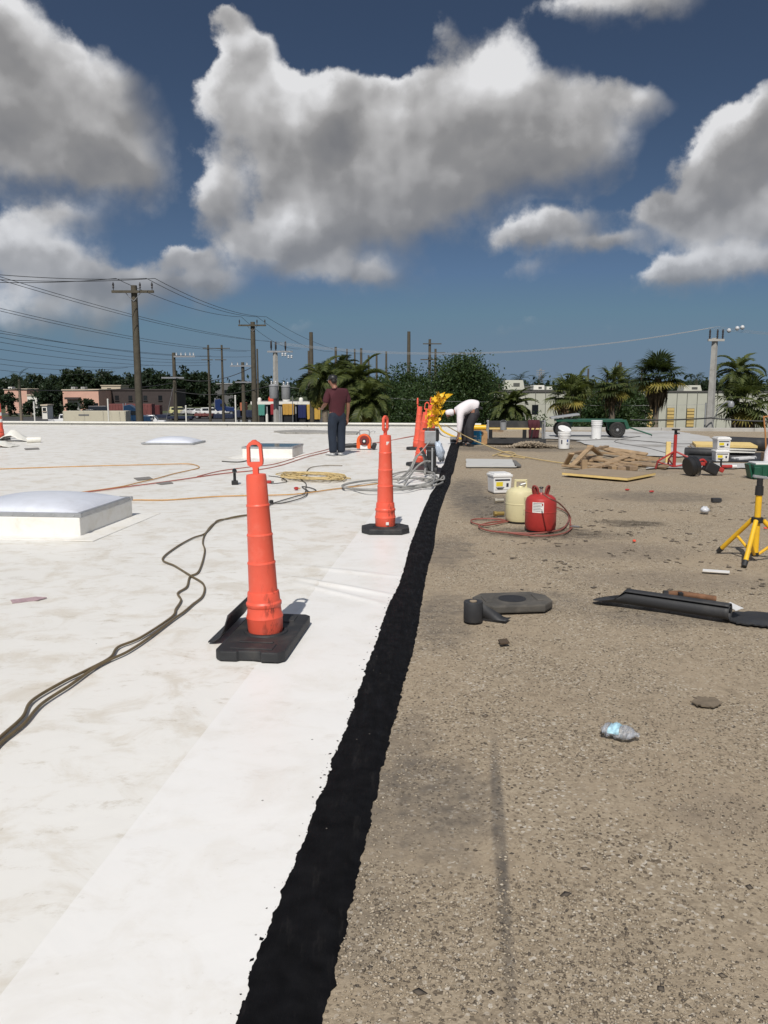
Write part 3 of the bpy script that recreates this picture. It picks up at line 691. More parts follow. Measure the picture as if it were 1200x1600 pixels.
def palm(name, label, base, trunk_h, trunk_r, kind, nf, L, mat, group, seed=0, lean=(0, 0), skirt=0, spread=(-0.5, 1.25), bulge=1.0, llen=None, yellow=2, cat='palm', leaflets=None):
    r = np.random.default_rng(seed + 500); t = thing(name, label, cat, base, group=group)
    tm = MB(); n = 12; pts = [(lean[0] * (i / n) ** 1.6, lean[1] * (i / n) ** 1.6, trunk_h * i / n) for i in range(n + 1)]
    rr = [trunk_r * (1.25 - .3 * i / n) * (bulge if i > n - 3 else 1) * (1 + .07 * (i % 2)) for i in range(n + 1)]
    tm.tube(pts, rr, 10); tm.build('trunk', M['palm_bark'], t, smooth=1.2)
    top = Vector(pts[-1])
    meshes = []
    for k in range(3):
        if kind == 'fan': meshes.append(frond_mesh('frond', *frond_fan(L, L * .9, 22, r)))
        else: meshes.append(frond_mesh('frond', *frond_feather(L, 1.2 + .5 * k, leaflets or 34, llen or L * .24, 0.05, r, up0=0.35)))
    for me in meshes: me.materials.append(mat)
    for i in range(nf):
        q = i / nf; az = i * 2.399963 + r.random() * .4; pitch = spread[1] + (spread[0] - spread[1]) * q ** .8 + (r.random() - .5) * .25
        me = meshes[int(r.integers(0, 3))]; fo = bpy.data.objects.new('frond', me); COL.objects.link(fo); fo.parent = t
        fo.location = top + Vector((0, 0, (1 - q) * trunk_r * .8)); s = .82 + .3 * r.random(); fo.scale = (s, s, s)
        fo.rotation_mode = 'XYZ'; fo.rotation_euler = ((r.random() - .5) * .6, -(pitch - .35), az)
        if i >= nf - yellow:
            fo.material_slots[0].link = 'OBJECT'; fo.material_slots[0].material = M['palm_yellow']
    if skirt:
        V = []; F = []; T = []
        for i in range(skirt):
            az = r.random() * 6.283; z0 = .15 - r.random() * L * .5; l = L * (.8 + .9 * r.random()); rr_ = trunk_r * (1.1 + 1.5 * r.random()); w = .08
            c, s = math.cos(az), math.sin(az); k = len(V)
            V += [(c * trunk_r - s * w, s * trunk_r + c * w, z0), (c * trunk_r + s * w, s * trunk_r - c * w, z0), (c * rr_ * 1.7 + s * w, s * rr_ * 1.7 - c * w, z0 - l * .5), (c * rr_ * 1.7 - s * w, s * rr_ * 1.7 + c * w, z0 - l * .5), (c * rr_ * 1.25, s * rr_ * 1.25, z0 - l)]
            F += [(k, k + 1, k + 2, k + 3), (k + 3, k + 2, k + 4, k + 4)]; T += [r.random()] * 2
        o = link('dead_frond_skirt', frond_mesh('dead_frond_skirt', V, F, T), M['dead_frond'], t); o.location = top; tag(o, 'brown hanging dead fronds')
    return t
def gbase(px, Y): p = A(px, 600, Y); return (p.x, Y, GZ)
def hz(py, Y, px=600): return A(px, py, Y).z - GZ        # height above the street of a pixel row at distance Y

# ---- utility poles
def pole(label, px, py_top, Y, mat='pole_wood', r=0.19, arms=(), square=False, group='utility poles', lean=0.0, name='utility_pole', cat='utility pole'):
    b = gbase(px, Y); h = hz(py_top, Y, px); t = thing(name, label, cat, b, group=group)
    if square:
        MB().cyl((0, 0, 0), (0, 0, h), r * 1.35, r * .8, 4).build('shaft', M[mat], t)
    else: MB().tube([(0, 0, 0), (lean * .5, 0, h * .5), (lean, 0, h)], [r * 1.25, r * 1.05, r * .85], 10).build('shaft', M[mat], t, smooth=1.0)
    for (dz, w, am, pins, off, rz) in arms:
        M3 = Matrix.Rotation(rz, 3, 'Z')
        arm = MB().box((lean + off, -r * 1.15 - .03, h - dz), (w, .11, .13), M3).build('crossarm', M[am], t)
        for x in pins:
            q = Vector((lean + off, -r * 1.15 - .03, h - dz)) + M3 @ Vector((x * w / 2, 0, .06))
            MB().lathe([(.02, 0), (.02, .1), (.05, .12), (.05, .2), (.035, .22), (.055, .26), (.055, .34), (.03, .38), (.03, .42)], 8, q).build('insulator', M['insulator'], arm, smooth=.9)
        if pins and w > 1.2:
            for s in (-1, 1): MB().cyl((lean + s * .45 + off, -r * 1.1, h - dz), (lean, -r * .9, h - dz - .5), .018, n=5).build('brace', M['steel'], t)
    return t, Vector(b), h
PW = 2.3
pole('tall weathered wooden power pole with single crossarm, nearest on the left', 216, 446, 46, r=.19, arms=[(.35, 2.25, 'pole_wood', (-.92, .35, .92), 0, 0)])
pole('wooden power pole with single crossarm, second of the line left of the man', 397, 503, 71, r=.22, arms=[(.3, 2.3, 'pole_wood', (-.92, .35, .92), 0, 0)])
t_, b_, h_ = pole('short wooden pole with light double crossarms and diagonal guy, left yard', 273, 551, 75, r=.17, arms=[(.35, 1.9, 'steel', (), 1.0, 0), (2.2, 2.0, 'steel', (), -.1, 0)])
for x in (.3, .7, 1.1, 1.5, 1.8): MB().lathe([(.02, 0), (.06, .03), (.06, .12), (.03, .15), (.06, .18), (.05, .26)], 8, (x, -.2, h_ - .28)).build('insulator', M['porcelain'], t_, smooth=.8)
MB().cyl((0, 0, h_ - 2.4), (-1.9, .3, .2), .02, n=5).build('guy_wire', M['steel'], t_)
t_, b_, h_ = pole('short wooden pole with pale crossarms beside the second tall pole', 380, 566, 90, r=.2, arms=[(.4, 2.6, 'steel', (), 0, 0), (2.1, 2.2, 'steel', (), .3, 0)])
for x in (-1.1, -.5, .5, 1.1): MB().lathe([(.02, 0), (.07, .03), (.07, .14), (.03, .18), (.06, .3)], 8, (x, -.25, h_ - .32)).build('insulator', M['porcelain'], t_, smooth=.8)
# concrete pole with transformers
t_, b_, h_ = pole('pale concrete pole carrying two grey transformers, left of the maroon shirt', 431, 549, 50, 'concrete', .17, square=True)
for i, (x, z) in enumerate(((-.22, .05), (0.05, .0), (.62, 0.02))): MB().lathe([(.035, 0), (.035, .12), (.055, .14), (.055, .5), (.03, .56)], 8, (x, -.1, h_ + z)).build('insulator', M['insulator'], t_, smooth=.8)
MB().box((.3, -.12, h_ - .02), (1.5, .1, .1)).build('crossarm', M['steel'], t_)
for x in (.45, .62, .8, .98): MB().lathe([(.03, 0), (.07, .03), (.05, .1), (.07, .14), (.03, .2)], 8, (x, -.2, h_ - .3 - .12 * (x > .7))).build('bushing', M['porcelain'], t_, smooth=.8)
for (x, zt, y) in ((-.08, 2.35, -.42), (.62, 2.4, -.3)):
    tf = MB().lathe([(.05, -.42), (.24, -.40), (.26, -.35), (.26, .30), (.28, .31), (.28, .36), (.2, .42), (.05, .45)], 16, (x, y, h_ - zt)).build('transformer', M['grey_metal'], t_, smooth=.7)
    for dx in (-.12, .12): MB().lathe([(.03, 0), (.06, .04), (.03, .08), (.06, .12), (.03, .2)], 8, (x + dx, y, h_ - zt + .42)).build('bushing', M['porcelain'], tf, smooth=.8)
MB().cyl((.23, -.2, 0), (.23, -.2, h_ - 3.2), .075, n=8).build('conduit', M['grey_metal'], t_, smooth=.8)
MB().cyl((1.0, -.2, h_ - 4.2), (1.0, -.2, h_ - 2.6), .025, n=6).build('antenna_rod', M['steel'], t_)
# concrete pole on the right with lamp
t_, b_, h_ = pole('tall square concrete pole with street lamp in front of metal warehouse', 1113, 528, 45, 'concrete', .20, square=True)
tl = MB().box((0, -.16, h_ - .12), (.85, .12, .12)).build('crossarm', M['concrete'], t_)
for x in (-.34, .06, .34): MB().lathe([(.03, 0), (.05, .04), (.04, .1), (.06, .14), (.04, .2), (.06, .26), (.04, .32), (.06, .38), (.03, .52)], 8, (x, -.16, h_ - .08)).build('insulator', M['insulator'], tl, smooth=.8)
la = MB().tube(catmull([(.18, -.1, h_ - 4.3), (.3, -.3, h_ - 3.7), (.62, -.5, h_ - 3.35), (.8, -.6, h_ - 3.35)], 5), .03, 6).build('lamp_arm', M['grey_metal'], t_, smooth=1)
MB().lathe([(.03, .12), (.12, .08), (.17, -.06), (.15, -.2), (.05, -.26)], 12, (.82, -.6, h_ - 3.42)).build('lamp_head', M['grey_metal'], t_, smooth=.8)
MB().cyl((-.3, -.05, 0), (-.3, -.05, h_ - 3.4), .04, n=6).build('conduit', M['grey_metal'], t_)
# farther poles
FAR = [('thin far wooden pole with side arms, third left of the yard', 327, 539, 150, .2), ('thin far wooden pole with short arms beside its twin left of the yard', 348, 539, 150, .2), ('far thin pole just left of the second tall pole crossarm', 403, 545, 120, .14),
       ('far tall pole rising left of the coconut palms', 487, 519, 85, .22), ('far tall pole close behind the left coconut palms', 483, 548, 110, .16), ('far bare pole above the middle tree, tallest of the row', 638.5, 518, 110, .25),
       ('far pole with short arms between tree and tallest pole', 671, 530, 110, .2), ('far dark pole just right of the armed pole over the trees', 680, 545, 130, .2),
       ('distant slim pole over the palms, leftmost of the row', 525, 542, 170, .28), ('distant slim pole over the palms, second of the row', 542.5, 545, 180, .2), ('distant slim pole over the palms, third of the row', 554.5, 545, 180, .2),
       ('distant dark pole over the palms, fourth of the row', 564.5, 544, 180, .3), ('distant slim pole over the palms, fifth of the row', 576, 555, 190, .25), ('distant slim pole over the palms, sixth of the row', 588.5, 552, 190, .25), ('distant slim pole over the palms, seventh of the row', 603.5, 549, 190, .25),
       ('far pole over the right warehouse trees, tallest of its group', 968, 566, 150, .3), ('far thin pole right of the fan palm trees', 918.5, 576, 170, .2), ('distant thin pole over dark palms, left of a pair', 948.5, 579, 190, .2), ('distant thin pole over dark palms, right of a pair', 960, 576, 190, .2), ('far thin pole beside the tall fan palm', 1002, 576, 170, .2)]
for lb, x, y, Y, r_ in FAR:
    arms = [(.6, 2.4, 'pole_wood', (), 0.3, 0), (2.6, 2.0, 'pole_wood', (), -.2, 0)] if 'arms' in lb or 'armed' in lb else ()
    pole(lb, x, y, Y, r=r_, arms=arms, group='far utility poles')
# lattice mast on the horizon right of the warehouse unit
t_ = thing('lattice_mast', 'distant steel lattice mast above the warehouse roof', 'mast', gbase(844, 420)); h_ = hz(576, 420)
mm = MB()
for sx in (-1, 1):
    for sy in (-1, 1): mm.cyl((sx * 1.6, sy * 1.6, 0), (sx * .3, sy * .3, h_), .16, .12, 4)
mm.build('mast_legs', M['grey_metal'], t_)
mm = MB()
for k in range(9):
    z = h_ * k / 9; w = 1.6 - 1.3 * k / 9; z2 = h_ * (k + 1) / 9; w2 = 1.6 - 1.3 * (k + 1) / 9
    mm.cyl((-w, -w, z), (w2, -w2, z2), .1, n=4); mm.cyl((w, -w, z), (-w2, -w2, z2), .1, n=4)
mm.build('lattice', M['grey_metal'], t_)
for z in (.93, .86, .79): MB().box((0, 0, h_ * z), (4.2, .3, .3)).build('crossarm', M['grey_metal'], t_)

# ---- wires
def wire(label, p0, p1, sag, r=0.016, mat='wire', n=24, group='overhead wires', name='power_line'):
    p0, p1 = Vector(p0), Vector(p1)
    pts = [p0.lerp(p1, i / n) - Vector((0, 0, 4 * sag * (i / n) * (1 - i / n))) for i in range(n + 1)]
    o = MB().tube(pts, r, 5).build(name, M[mat], smooth=2); o.data.transform(Matrix.Translation(-pts[0])); o.location = pts[0]
    return tag(o, label, 'wire', group)
pinx = (-1.035, .39, 1.035)
for k, (x0, x1, yl) in enumerate(((181, 377, 449), (229, 402, 421), (242, 416, 434))):
    a0 = A(x0, 435, 45.8); a1 = A(x1, 495, 70.8)
    nm = ('left', 'middle', 'right')[k]
    wire(f'black wire between the two tall crossarm poles, on their {nm} insulators', a0, a1, .45)
    wire(f'black wire running off the left edge from the {nm} insulator of the nearest pole', a0, A(-260, yl - 28 + 4 * k, 34), .35)
    wire(f'black wire descending right from the {nm} insulator of the second tall pole', a1, A(470 + 50 * k, 545 + 4 * k, 118), .8)
TW = [((-120, 395, 60), (440, 535, 170)), ((-120, 400, 60.5), (420, 533, 170)), ((-120, 452, 70), (400, 548, 175)), ((-120, 456, 70.5), (385, 549, 175)), ((-120, 491, 80), (330, 556, 175)), ((-120, 500, 80.5), (400, 557, 175)),
      ((-120, 503, 82), (330, 562, 178)), ((-120, 512, 84), (330, 566, 178)), ((-120, 526, 90), (330, 570, 178)), ((-120, 541, 92), (240, 570, 160)), ((-120, 548, 95), (200, 574, 160)), ((-120, 558, 96), (180, 580, 160))]
ORD = 'first second third fourth fifth sixth seventh eighth ninth tenth eleventh twelfth'.split()
for k, (a_, b2) in enumerate(TW):
    wire(f'thin transmission wire sloping down right across the left sky, {ORD[k]} from the top', A(*a_), A(*b2), 1.2, r=.026)
wire('thin cable running low across the left trees between poles', A(-60, 602, 50), A(273, 598, 74.8), .5, r=.03)
wire('thin cable from the short guyed pole to the second tall pole', A(273, 590, 74.8), A(397, 572, 70.8), .7, r=.03)
wire('second cable from the short guyed pole sagging past the parked cars', A(273, 611, 74.8), A(420, 603, 70), .5, r=.03)
for k in range(3):
    wire(f'light wire spanning from transformer pole to right concrete pole, {("lowest", "middle", "top")[k]} of three', A(427 + 5 * k, 537 - 1.0 * k, 49.6), A(1109 + 6 * k, 513 - 1.5 * k, 44.8), .95, r=.007, mat='wire_light', n=40)
    wire(f'light wire leaving the right concrete pole to the frame edge, {("lowest", "middle", "top")[k]} of three', A(1109 + 6 * k, 513 - 1.5 * k, 44.8), A(1330, 520 - k, 52), .25, r=.006, mat='wire_light')
wire('thin service line crossing behind the man and the palms', A(432, 602, 50), A(760, 628, 60), .25, r=.010, mat='wire_light')
wire('thin service line crossing in front of the warehouse', A(760, 628, 60), A(1250, 624, 60), .35, r=.010, mat='wire_light')
wire('thick black cable in front of the warehouse doors', A(985, 656, 44), A(1111, 653, 44.6), .05, r=.04)
wire('thick black cable right of the concrete pole', A(1111, 653, 44.6), A(1260, 656, 43), .12, r=.04)
# marker balls on the right wires
for k, (x, y) in enumerate(((1139, 516.5), (1152, 513), (1160, 511.5))):
    q = A(x, y, 46); o = MB().lathe([(.02, -.12), (.09, -.08), (.12, 0), (.09, .08), (.02, .12)], 10).build('marker_ball', M['porcelain'], smooth=1.5)
    o.location = q; tag(o, ('leftmost pale insulator ball hanging on the wires right of the concrete pole', 'middle pale insulator ball on the wires right of the concrete pole', 'rightmost pale insulator ball on the wires right of the concrete pole')[k], 'insulator', 'insulator balls')

# ---- metal warehouse on the right
def panel_wall(root, x0, x1, y, z0, z1, w, mat, skip=()):
    x = x0; n = 0
    mesh = MB().box((0, 0, (z0 + z1) / 2), (w - .05, .08, z1 - z0)).mesh('wall_panel', bevel=.015, seg=1); mesh.materials.append(mat)
    while x < x1 - .01:
        o = bpy.data.objects.new('wall_panel', mesh); COL.objects.link(o); o.parent = root; o.location = (x + w / 2, y, 0); x += w
WALLM = pm('pale_metal_siding', (0.47, 0.47, 0.40), 0.6, 0.04, 1.5, dirt=(0.30, 0.29, 0.24), dscale=.5, damt=0.4)
SEAM = pm('siding_seam', (0.10, 0.10, 0.09), 0.7)
Yw = 88.0; wx0 = A(758, 600, Yw).x; wtop = hz(613, Yw)
wh = thing('metal_warehouse', 'long pale metal-sided warehouse behind the palms on the right', 'building', (0, Yw, GZ))
MB().box(((wx0 + 62) / 2, 14, wtop / 2 - .1), (62 - wx0 - .2, 27.7, wtop - .2)).build('wall_core', SEAM, wh)
panel_wall(wh, wx0, 62, 0, 0, wtop, 1.06, WALLM)
MB().box(((wx0 + 62) / 2, -.02, wtop + .07), (62.4 - wx0, .22, .16)).build('roof_trim', pm('dark_trim', (.09, .085, .08), .6), wh)
so = MB()
for k in range(12): MB().box((wx0 - .02, .6 + k * 1.06, wtop / 2), (.08, 1.02, wtop)).build('wall_panel', WALLM, wh)
DOORY = pm('yellow_slats', (0.58, 0.42, 0.16), 0.6, .1)
for (px0, px1, pt, pb) in ((1013, 1022, 638, 668), (1044, 1055.5, 637, 669), (1075, 1087, 638, 667), (1170, 1180, 640, 668)):
    xa, xb = A(px0, 600, Yw).x, A(px1, 600, Yw).x; za, zb = hz(pb, Yw), hz(pt, Yw)
    d = MB().box(((xa + xb) / 2, -.06, (za + zb) / 2), (xb - xa, .06, zb - za)).build('window', pm('window_gap', (.12, .1, .06), .6), wh)
    n = 6
    for k in range(n): MB().box(((xa + xb) / 2, -.11, za + (k + .5) * (zb - za) / n), (xb - xa - .06, .06, (zb - za) / n - .07)).build('slat', DOORY, d)
xa, xb = A(832, 600, Yw).x, A(842, 600, Yw).x; MB().box(((xa + xb) / 2, -.05, hz(640, Yw)), (xb - xa, .05, 1.0)).build('window', M['glass_dark'], wh)
# rooftop equipment
def hvac(label, px0, px1, pt, pb, Y, mat, slope=.82):
    xa, xb = A(px0, 600, Y).x, A(px1, 600, Y).x; za, zb = A(600, pb, Y).z, A(600, pt, Y).z
    t = thing('rooftop_unit', label, 'rooftop unit', ((xa + xb) / 2, Y, za), group='rooftop units')
    MB().box((0, 0, (zb - za) / 2), (xb - xa, 2.2, zb - za), taper=slope).build('housing', mat, t, bevel=.03)
    MB().box((0.1 * (xb - xa), -1.1 * (1 + slope) / 2 - .02, (zb - za) * .55), ((xb - xa) * .3, .05, (zb - za) * .35)).build('grille', SEAM, t)
    MB().box((0, 0, .04), (xb - xa + .2, 2.4, .1)).build('curb', SEAM, t)
hvac('large pale rooftop unit with sloping sides above the canary palm', 785, 818, 594, 610, 92, WALLM)
hvac('low white-topped rooftop unit right of the large pale one', 831, 848, 602, 610, 93, M['white_paint'], .98)
hvac('small cream rooftop unit on the warehouse, right of the white one', 851, 861, 604, 610, 93, WALLM, .8)
hvac('low pale rooftop unit behind the fan palms at right', 1063, 1092, 602, 612, 94, WALLM, .85)
hvac('grey low rooftop unit right of the big tree', 818, 831, 603, 610, 95, SEAM, .98)

# ---- left: pink and brown buildings beyond the yard
def block_building(name, label, px0, px1, pt, Y, mat, depth, wins, trim, group=None, rz=0):
    xa, xb = A(px0, 600, Y).x, A(px1, 600, Y).x; h = hz(pt, Y); w = xb - xa
    t = thing(name, label, 'building', ((xa + xb) / 2, Y, GZ), rz, group)
    MB().box((0, depth / 2, h / 2), (w, depth, h)).build('wall', mat, t)
    MB().box((0, depth / 2, h + .12), (w + .4, depth + .4, .26)).build('roof', trim, t)
    for (u0, u1, z0, z1, m_) in wins:
        x0, x1 = -w / 2 + u0 * w, -w / 2 + u1 * w
        wi = MB().box(((x0 + x1) / 2, -.04, (z0 + z1) / 2 * h), (x1 - x0, .12, (z1 - z0) * h)).build('window', m_, t)
        MB().box(((x0 + x1) / 2, -.12, z0 * h - .06), (x1 - x0 + .2, .25, .12)).build('sill', trim, wi)
    return t, h, w
PINK = pm('pink_stucco', (0.66, 0.40, 0.31), .85, .06, .4, dirt=(.4, .24, .19), dscale=.3, damt=.4); PTRIM = pm('cream_trim', (.55, .47, .36), .8)
BROWN = pm('dark_brick', (0.055, 0.043, 0.042), .9, .15, 1); GD = M['glass_dark']; SHUT = pm('grey_shutter', (.35, .35, .34), .7)
block_building('pink_building', 'low pink stucco building at the left edge with flat roof', 6, 41, 609, 205, PINK, 14, [(.2, .38, .25, .55, GD), (.62, .68, .2, .8, GD), (.78, .94, .3, .42, GD)], PTRIM)
t_, h_, w_ = block_building('pink_building', 'pink stucco building with a grey loading door under the dark trees', 97, 153, 610, 212, PINK, 16, [(.14, .48, .02, .55, SHUT), (.86, .98, .25, .42, GD)], PTRIM)
MB().box((-w_ / 2 + .31 * w_, -.8, h_ * .64), (.4 * w_, 1.7, .5)).build('awning', BROWN, t_)
t_, h_, w_ = block_building('brown_building', 'long dark brown building behind the red container', 153, 270, 610, 222, BROWN, 14, [(.05, .1, .5, .75, GD), (.22, .27, .5, .75, GD), (.4, .45, .5, .75, GD), (.6, .65, .5, .75, GD), (.8, .85, .5, .75, GD)], BROWN)
block_building('cream_building', 'small cream rooftop block behind the brown building', 158, 188, 603, 245, PTRIM, 8, [(.3, .5, .8, .9, GD)], PTRIM)
for k, (px, lb) in enumerate(((18, 'white rooftop unit on the left pink building'), (116, 'small grey rooftop unit, left one on the loading-door building'), (131, 'small grey rooftop unit, right one on the loading-door building'))):
    hvac(lb, px - 3, px + 3, 604.5, 608.5, 214, M['white_paint'] if k == 0 else SHUT, .95)
block_building('white_shed', 'tiny white shed between the trees at left', 41, 56, 618, 196, M['white_paint'], 6, [(.5, .8, .5, .8, GD)], PTRIM)
block_building('white_shed', 'narrow white kiosk in front of the dark left tree', 63, 71, 634, 170, M['white_paint'], 3, [(.2, .8, .6, .85, GD)], PTRIM)
block_building('grey_building', 'far grey flat building behind the transformer pole', 300, 372, 600, 300, pm('far_grey', (.12, .12, .12), .9), 20, [(.1, .2, .5, .7, GD), (.4, .5, .5, .7, GD), (.7, .8, .5, .7, GD)], SHUT)

# ---- vehicles in the yard
def wheel(root, x, y, r, w=.22):
    t = MB().lathe([(r * .55, -w / 2), (r * .9, -w / 2), (r, -w * .3), (r, w * .3), (r * .9, w / 2), (r * .55, w / 2)], 16, (x, y, r), Matrix.Rotation(math.pi / 2, 3, 'X')).build('wheel', M['tyre'], root, smooth=.6)
    s = -1 if y < 0 else 1
    MB().lathe([(.05, -.02), (r * .55, -.01), (r * .5, .02), (.05, .03)], 12, (x, y + s * w * .45, r), Matrix.Rotation(-s * math.pi / 2, 3, 'X')).build('rim', M['steel'], t, smooth=.6)
def side_loft(prof_lo, prof_hi, w_lo, w_hi):
    """car body: side outline extruded to a width that narrows upward"""
    m_ = MB(); poly = prof_lo + prof_hi[::-1]; n = len(poly); zmax = max(p[1] for p in poly); zmin = min(p[1] for p in poly)
    vs_ = []
    for s in (-1, 1):
        for x, z in poly: t = (z - zmin) / (zmax - zmin); vs_.append((x, s * (w_lo + (w_hi - w_lo) * t) / 2, z))
    return m_.add(vs_, [tuple(range(n - 1, -1, -1)), tuple(range(n, 2 * n))] + [(i, (i + 1) % n, n + (i + 1) % n, n + i) for i in range(n)])
def car(label, px, Y, rz, col, kind, group='cars in the yard', gz_=GZ):
    b = gbase(px, Y); t = thing('parked_car' if kind != 'pickup' else 'pickup_truck', label, 'car' if kind != 'pickup' else 'pickup', b, rz, group)
    paint = pm('car_paint', col, .3, .03)
    L, H = {'pickup': (5.5, 1.8), 'suv': (4.8, 1.8), 'sedan': (4.7, 1.45), 'van': (5.4, 2.2)}[kind]
    side_loft([(-L / 2, .35), (L / 2, .35)], [(-L / 2, .95), (L / 2 - .1, .9)], 1.82, 1.78).build('body', paint, t, bevel=.06)
    if kind == 'pickup': cab = [(-.9, .92), (1.5, .92)], [(-.75, H - .08), (-.55, H), (.75, H)]
    elif kind == 'suv': cab = [(-L / 2 + .1, .92), (1.35, .92)], [(-L / 2 + .3, H - .05), (.5, H)]
    elif kind == 'van': cab = [(-L / 2 + .03, .92), (2.0, .92)], [(-L / 2 + .1, H), (1.2, H)]
    else: cab = [(-1.9, .9), (1.2, .88)], [(-1.1, H), (.35, H)]
    side_loft(cab[0], cab[1], 1.72, 1.4).build('cabin', paint, t, bevel=.05)
    x0 = cab[0][0][0]; x1 = cab[0][1][0]; top = cab[1]
    for s in (-1, 1):
        nwin = 1 if kind == 'pickup' else 2
        for k in range(nwin):
            xa = x0 + .3 + k * (x1 - x0 - .7) / nwin; xb = xa + (x1 - x0 - .7) / nwin - .12
            MB().box(((xa + xb) / 2, s * .80, (H + .98) / 2), (xb - xa, .06, (H - 1.0) * .62), Matrix.Rotation(s * .22, 3, 'X')).build('window', GD, t)
        for x in (-L * .31, L * .31): wheel(t, x, s * .82, .35)
        MB().box((L / 2 - .07, s * .65, .72), (.08, .3, .16)).build('headlight', M['porcelain'], t); MB().box((-L / 2 + .02, s * .7, .75), (.08, .2, .2)).build('tail_light', M['red'], t)
    MB().box((x1 - .28, 0, (H + .95) / 2), (.06, 1.35, .66), Matrix.Rotation(-.62, 3, 'Y')).build('windscreen', GD, t)
    if kind == 'pickup': MB().box((-1.85, 0, .98), (1.7, 1.5, .06)).build('cargo_bed', M['black_plastic'], t)
    return t
W = (.75, .75, .75)
car('white pickup truck facing right beyond the parapet at far left', 99, 148, 0, W, 'pickup')
car('white pickup truck half hidden behind the cream trailer', 135, 146, .15, W, 'pickup')
car('dark car parked behind the white pickup at left', 122, 158, .5, (.03, .035, .05), 'suv')
car('white pickup nose just right of the nearest power pole', 231, 143, .1, W, 'pickup')
car('yellow and white van parked left of the white cars', 279, 196, .4, (.6, .58, .3), 'suv')
car('silver sedan between the van and the white car', 297, 195, .5, (.5, .5, .5), 'sedan')
car('white sedan second from the blue lorry', 313, 193, .5, W, 'sedan')
car('white four-wheel drive parked beside the blue lorry', 328, 190, .35, W, 'suv')
car('white car half hidden behind the blue lorry bonnet', 356, 200, .3, W, 'sedan')
car('black car parked on the grass verge behind the cream trailer', 141, 186, .1, (.02, .02, .025), 'sedan')
car('dark van parked on the grass behind the cream trailer', 156, 188, .1, (.02, .022, .03), 'van')
def semi(label, px, Y, rz, col):
    t = thing('lorry', label, 'lorry', gbase(px, Y), rz, 'lorries in the yard'); pt = pm('lorry_paint', col, .35, .05)
    side_loft([(-1.2, 1.0), (1.2, 1.0)], [(-1.2, 3.5), (-.3, 3.7), (.8, 3.0), (1.15, 2.1)], 2.4, 2.2).build('cab', pt, t, bevel=.06)
    side_loft([(1.1, .8), (3.2, .8)], [(1.1, 2.0), (3.0, 1.75)], 1.9, 1.7).build('bonnet', pt, t, bevel=.08)
    MB().box((-2.6, 0, .95), (4.2, 1.0, .3)).build('chassis', M['black_plastic'], t)
    MB().box((1.02, 0, 2.45), (.06, 1.9, .7), Matrix.Rotation(-.35, 3, 'Y')).build('windscreen', GD, t)
    for s in (-1, 1):
        MB().box((.35, s * 1.17, 2.3), (.8, .08, .65)).build('window', GD, t); MB().cyl((-1.25, s * 1.0, .9), (-1.25, s * 1.0, 3.9), .08, n=8).build('exhaust_stack', M['steel'], t)
        for x in (2.4, -3.0, -4.1): wheel(t, x, s * 1.05, .5, .3)
        MB().box((3.15, s * .75, 1.3), (.1, .3, .25)).build('headlight', M['porcelain'], t)
    return t
semi('deep blue lorry tractor parked beside the white cars', 344, 192, .12, (.008, .025, .10))
semi('blue lorry tractor at the end of the cream trailer', 205, 140, .1, (.008, .035, .085))
def trailer(label, px0, px1, pt, Y, mat, name='trailer', hgt=2.7, ribs=True, lift=1.1, group='trailers and containers', depth=2.5):
    xa, xb = A(px0, 600, Y).x, A(px1, 600, Y).x; top = hz(pt, Y); w = xb - xa
    t = thing(name, label, name.replace('_', ' ').split()[-1], ((xa + xb) / 2, Y, GZ), group=group)
    MB().box((0, 0, top - hgt / 2), (w, depth, hgt)).build('body', mat, t, bevel=.03)
    if ribs:
        k = int(w / .55)
        for i in range(k): MB().box((-w / 2 + (i + .5) * w / k, -depth / 2 - .03, top - hgt / 2), (.16, .07, hgt - .3)).build('rib', mat, t)
    if top - hgt > .3:
        for x in (-w * .36, w * .36):
            for s in (-1, 1): wheel(t, x, s * (depth / 2 - .2), min(.5, (top - hgt) / 2 + .25), .28)
        MB().box((0, 0, (top - hgt) * .8), (w * .9, .9, .3)).build('chassis', M['black_plastic'], t)
    return t
CREAMT = pm('cream_trailer', (.56, .52, .40), .6, .06, .6, dirt=(.35, .32, .25), dscale=.7, damt=.4)
REDC = pm('red_container', (.17, .055, .05), .8, .2, 2); BLUEC = pm('blue_container', (.012, .02, .05), .7, .2, 2)
tr = trailer('long cream box trailer beyond the parapet at left', 100, 198, 642, 130, CREAMT, hgt=2.6, ribs=False)
MB().box((-1.6, -1.28, 2.35), (1.6, .03, .22)).build('lettering_band', pm('grey_print', (.18, .18, .18), .7), tr)
trailer('dull red shipping container behind the cream trailer', 170, 238, 631, 168, REDC, 'shipping_container', 2.6)
trailer('dark red shipping container right of the nearest power pole', 222, 250, 633, 185, pm('maroon_container', (.1, .02, .022), .7), 'shipping_container', 2.6)
trailer('low dark blue flatbed trailer in the yard middle', 228, 262, 648, 170, BLUEC, 'flatbed_trailer', .6)
trailer('low dark blue flatbed trailer in front of the white cars', 262, 300, 650, 165, BLUEC, 'flatbed_trailer', .5)
trailer('red-brown flatbed trailer with gear under the white cars', 304, 332, 646, 172, REDC, 'flatbed_trailer', .5)
trailer('dark flatbed trailer below the blue lorry', 334, 364, 647, 172, BLUEC, 'flatbed_trailer', .8)
trailer('orange-brown container partly behind the short poles', 376, 384, 629, 150, pm('rust_container', (.42, .14, .07), .7), 'shipping_container', 2.4)
trailer('dark blue car transporter left of the canopy', 366, 394, 641, 150, BLUEC, 'flatbed_trailer', 1.2)
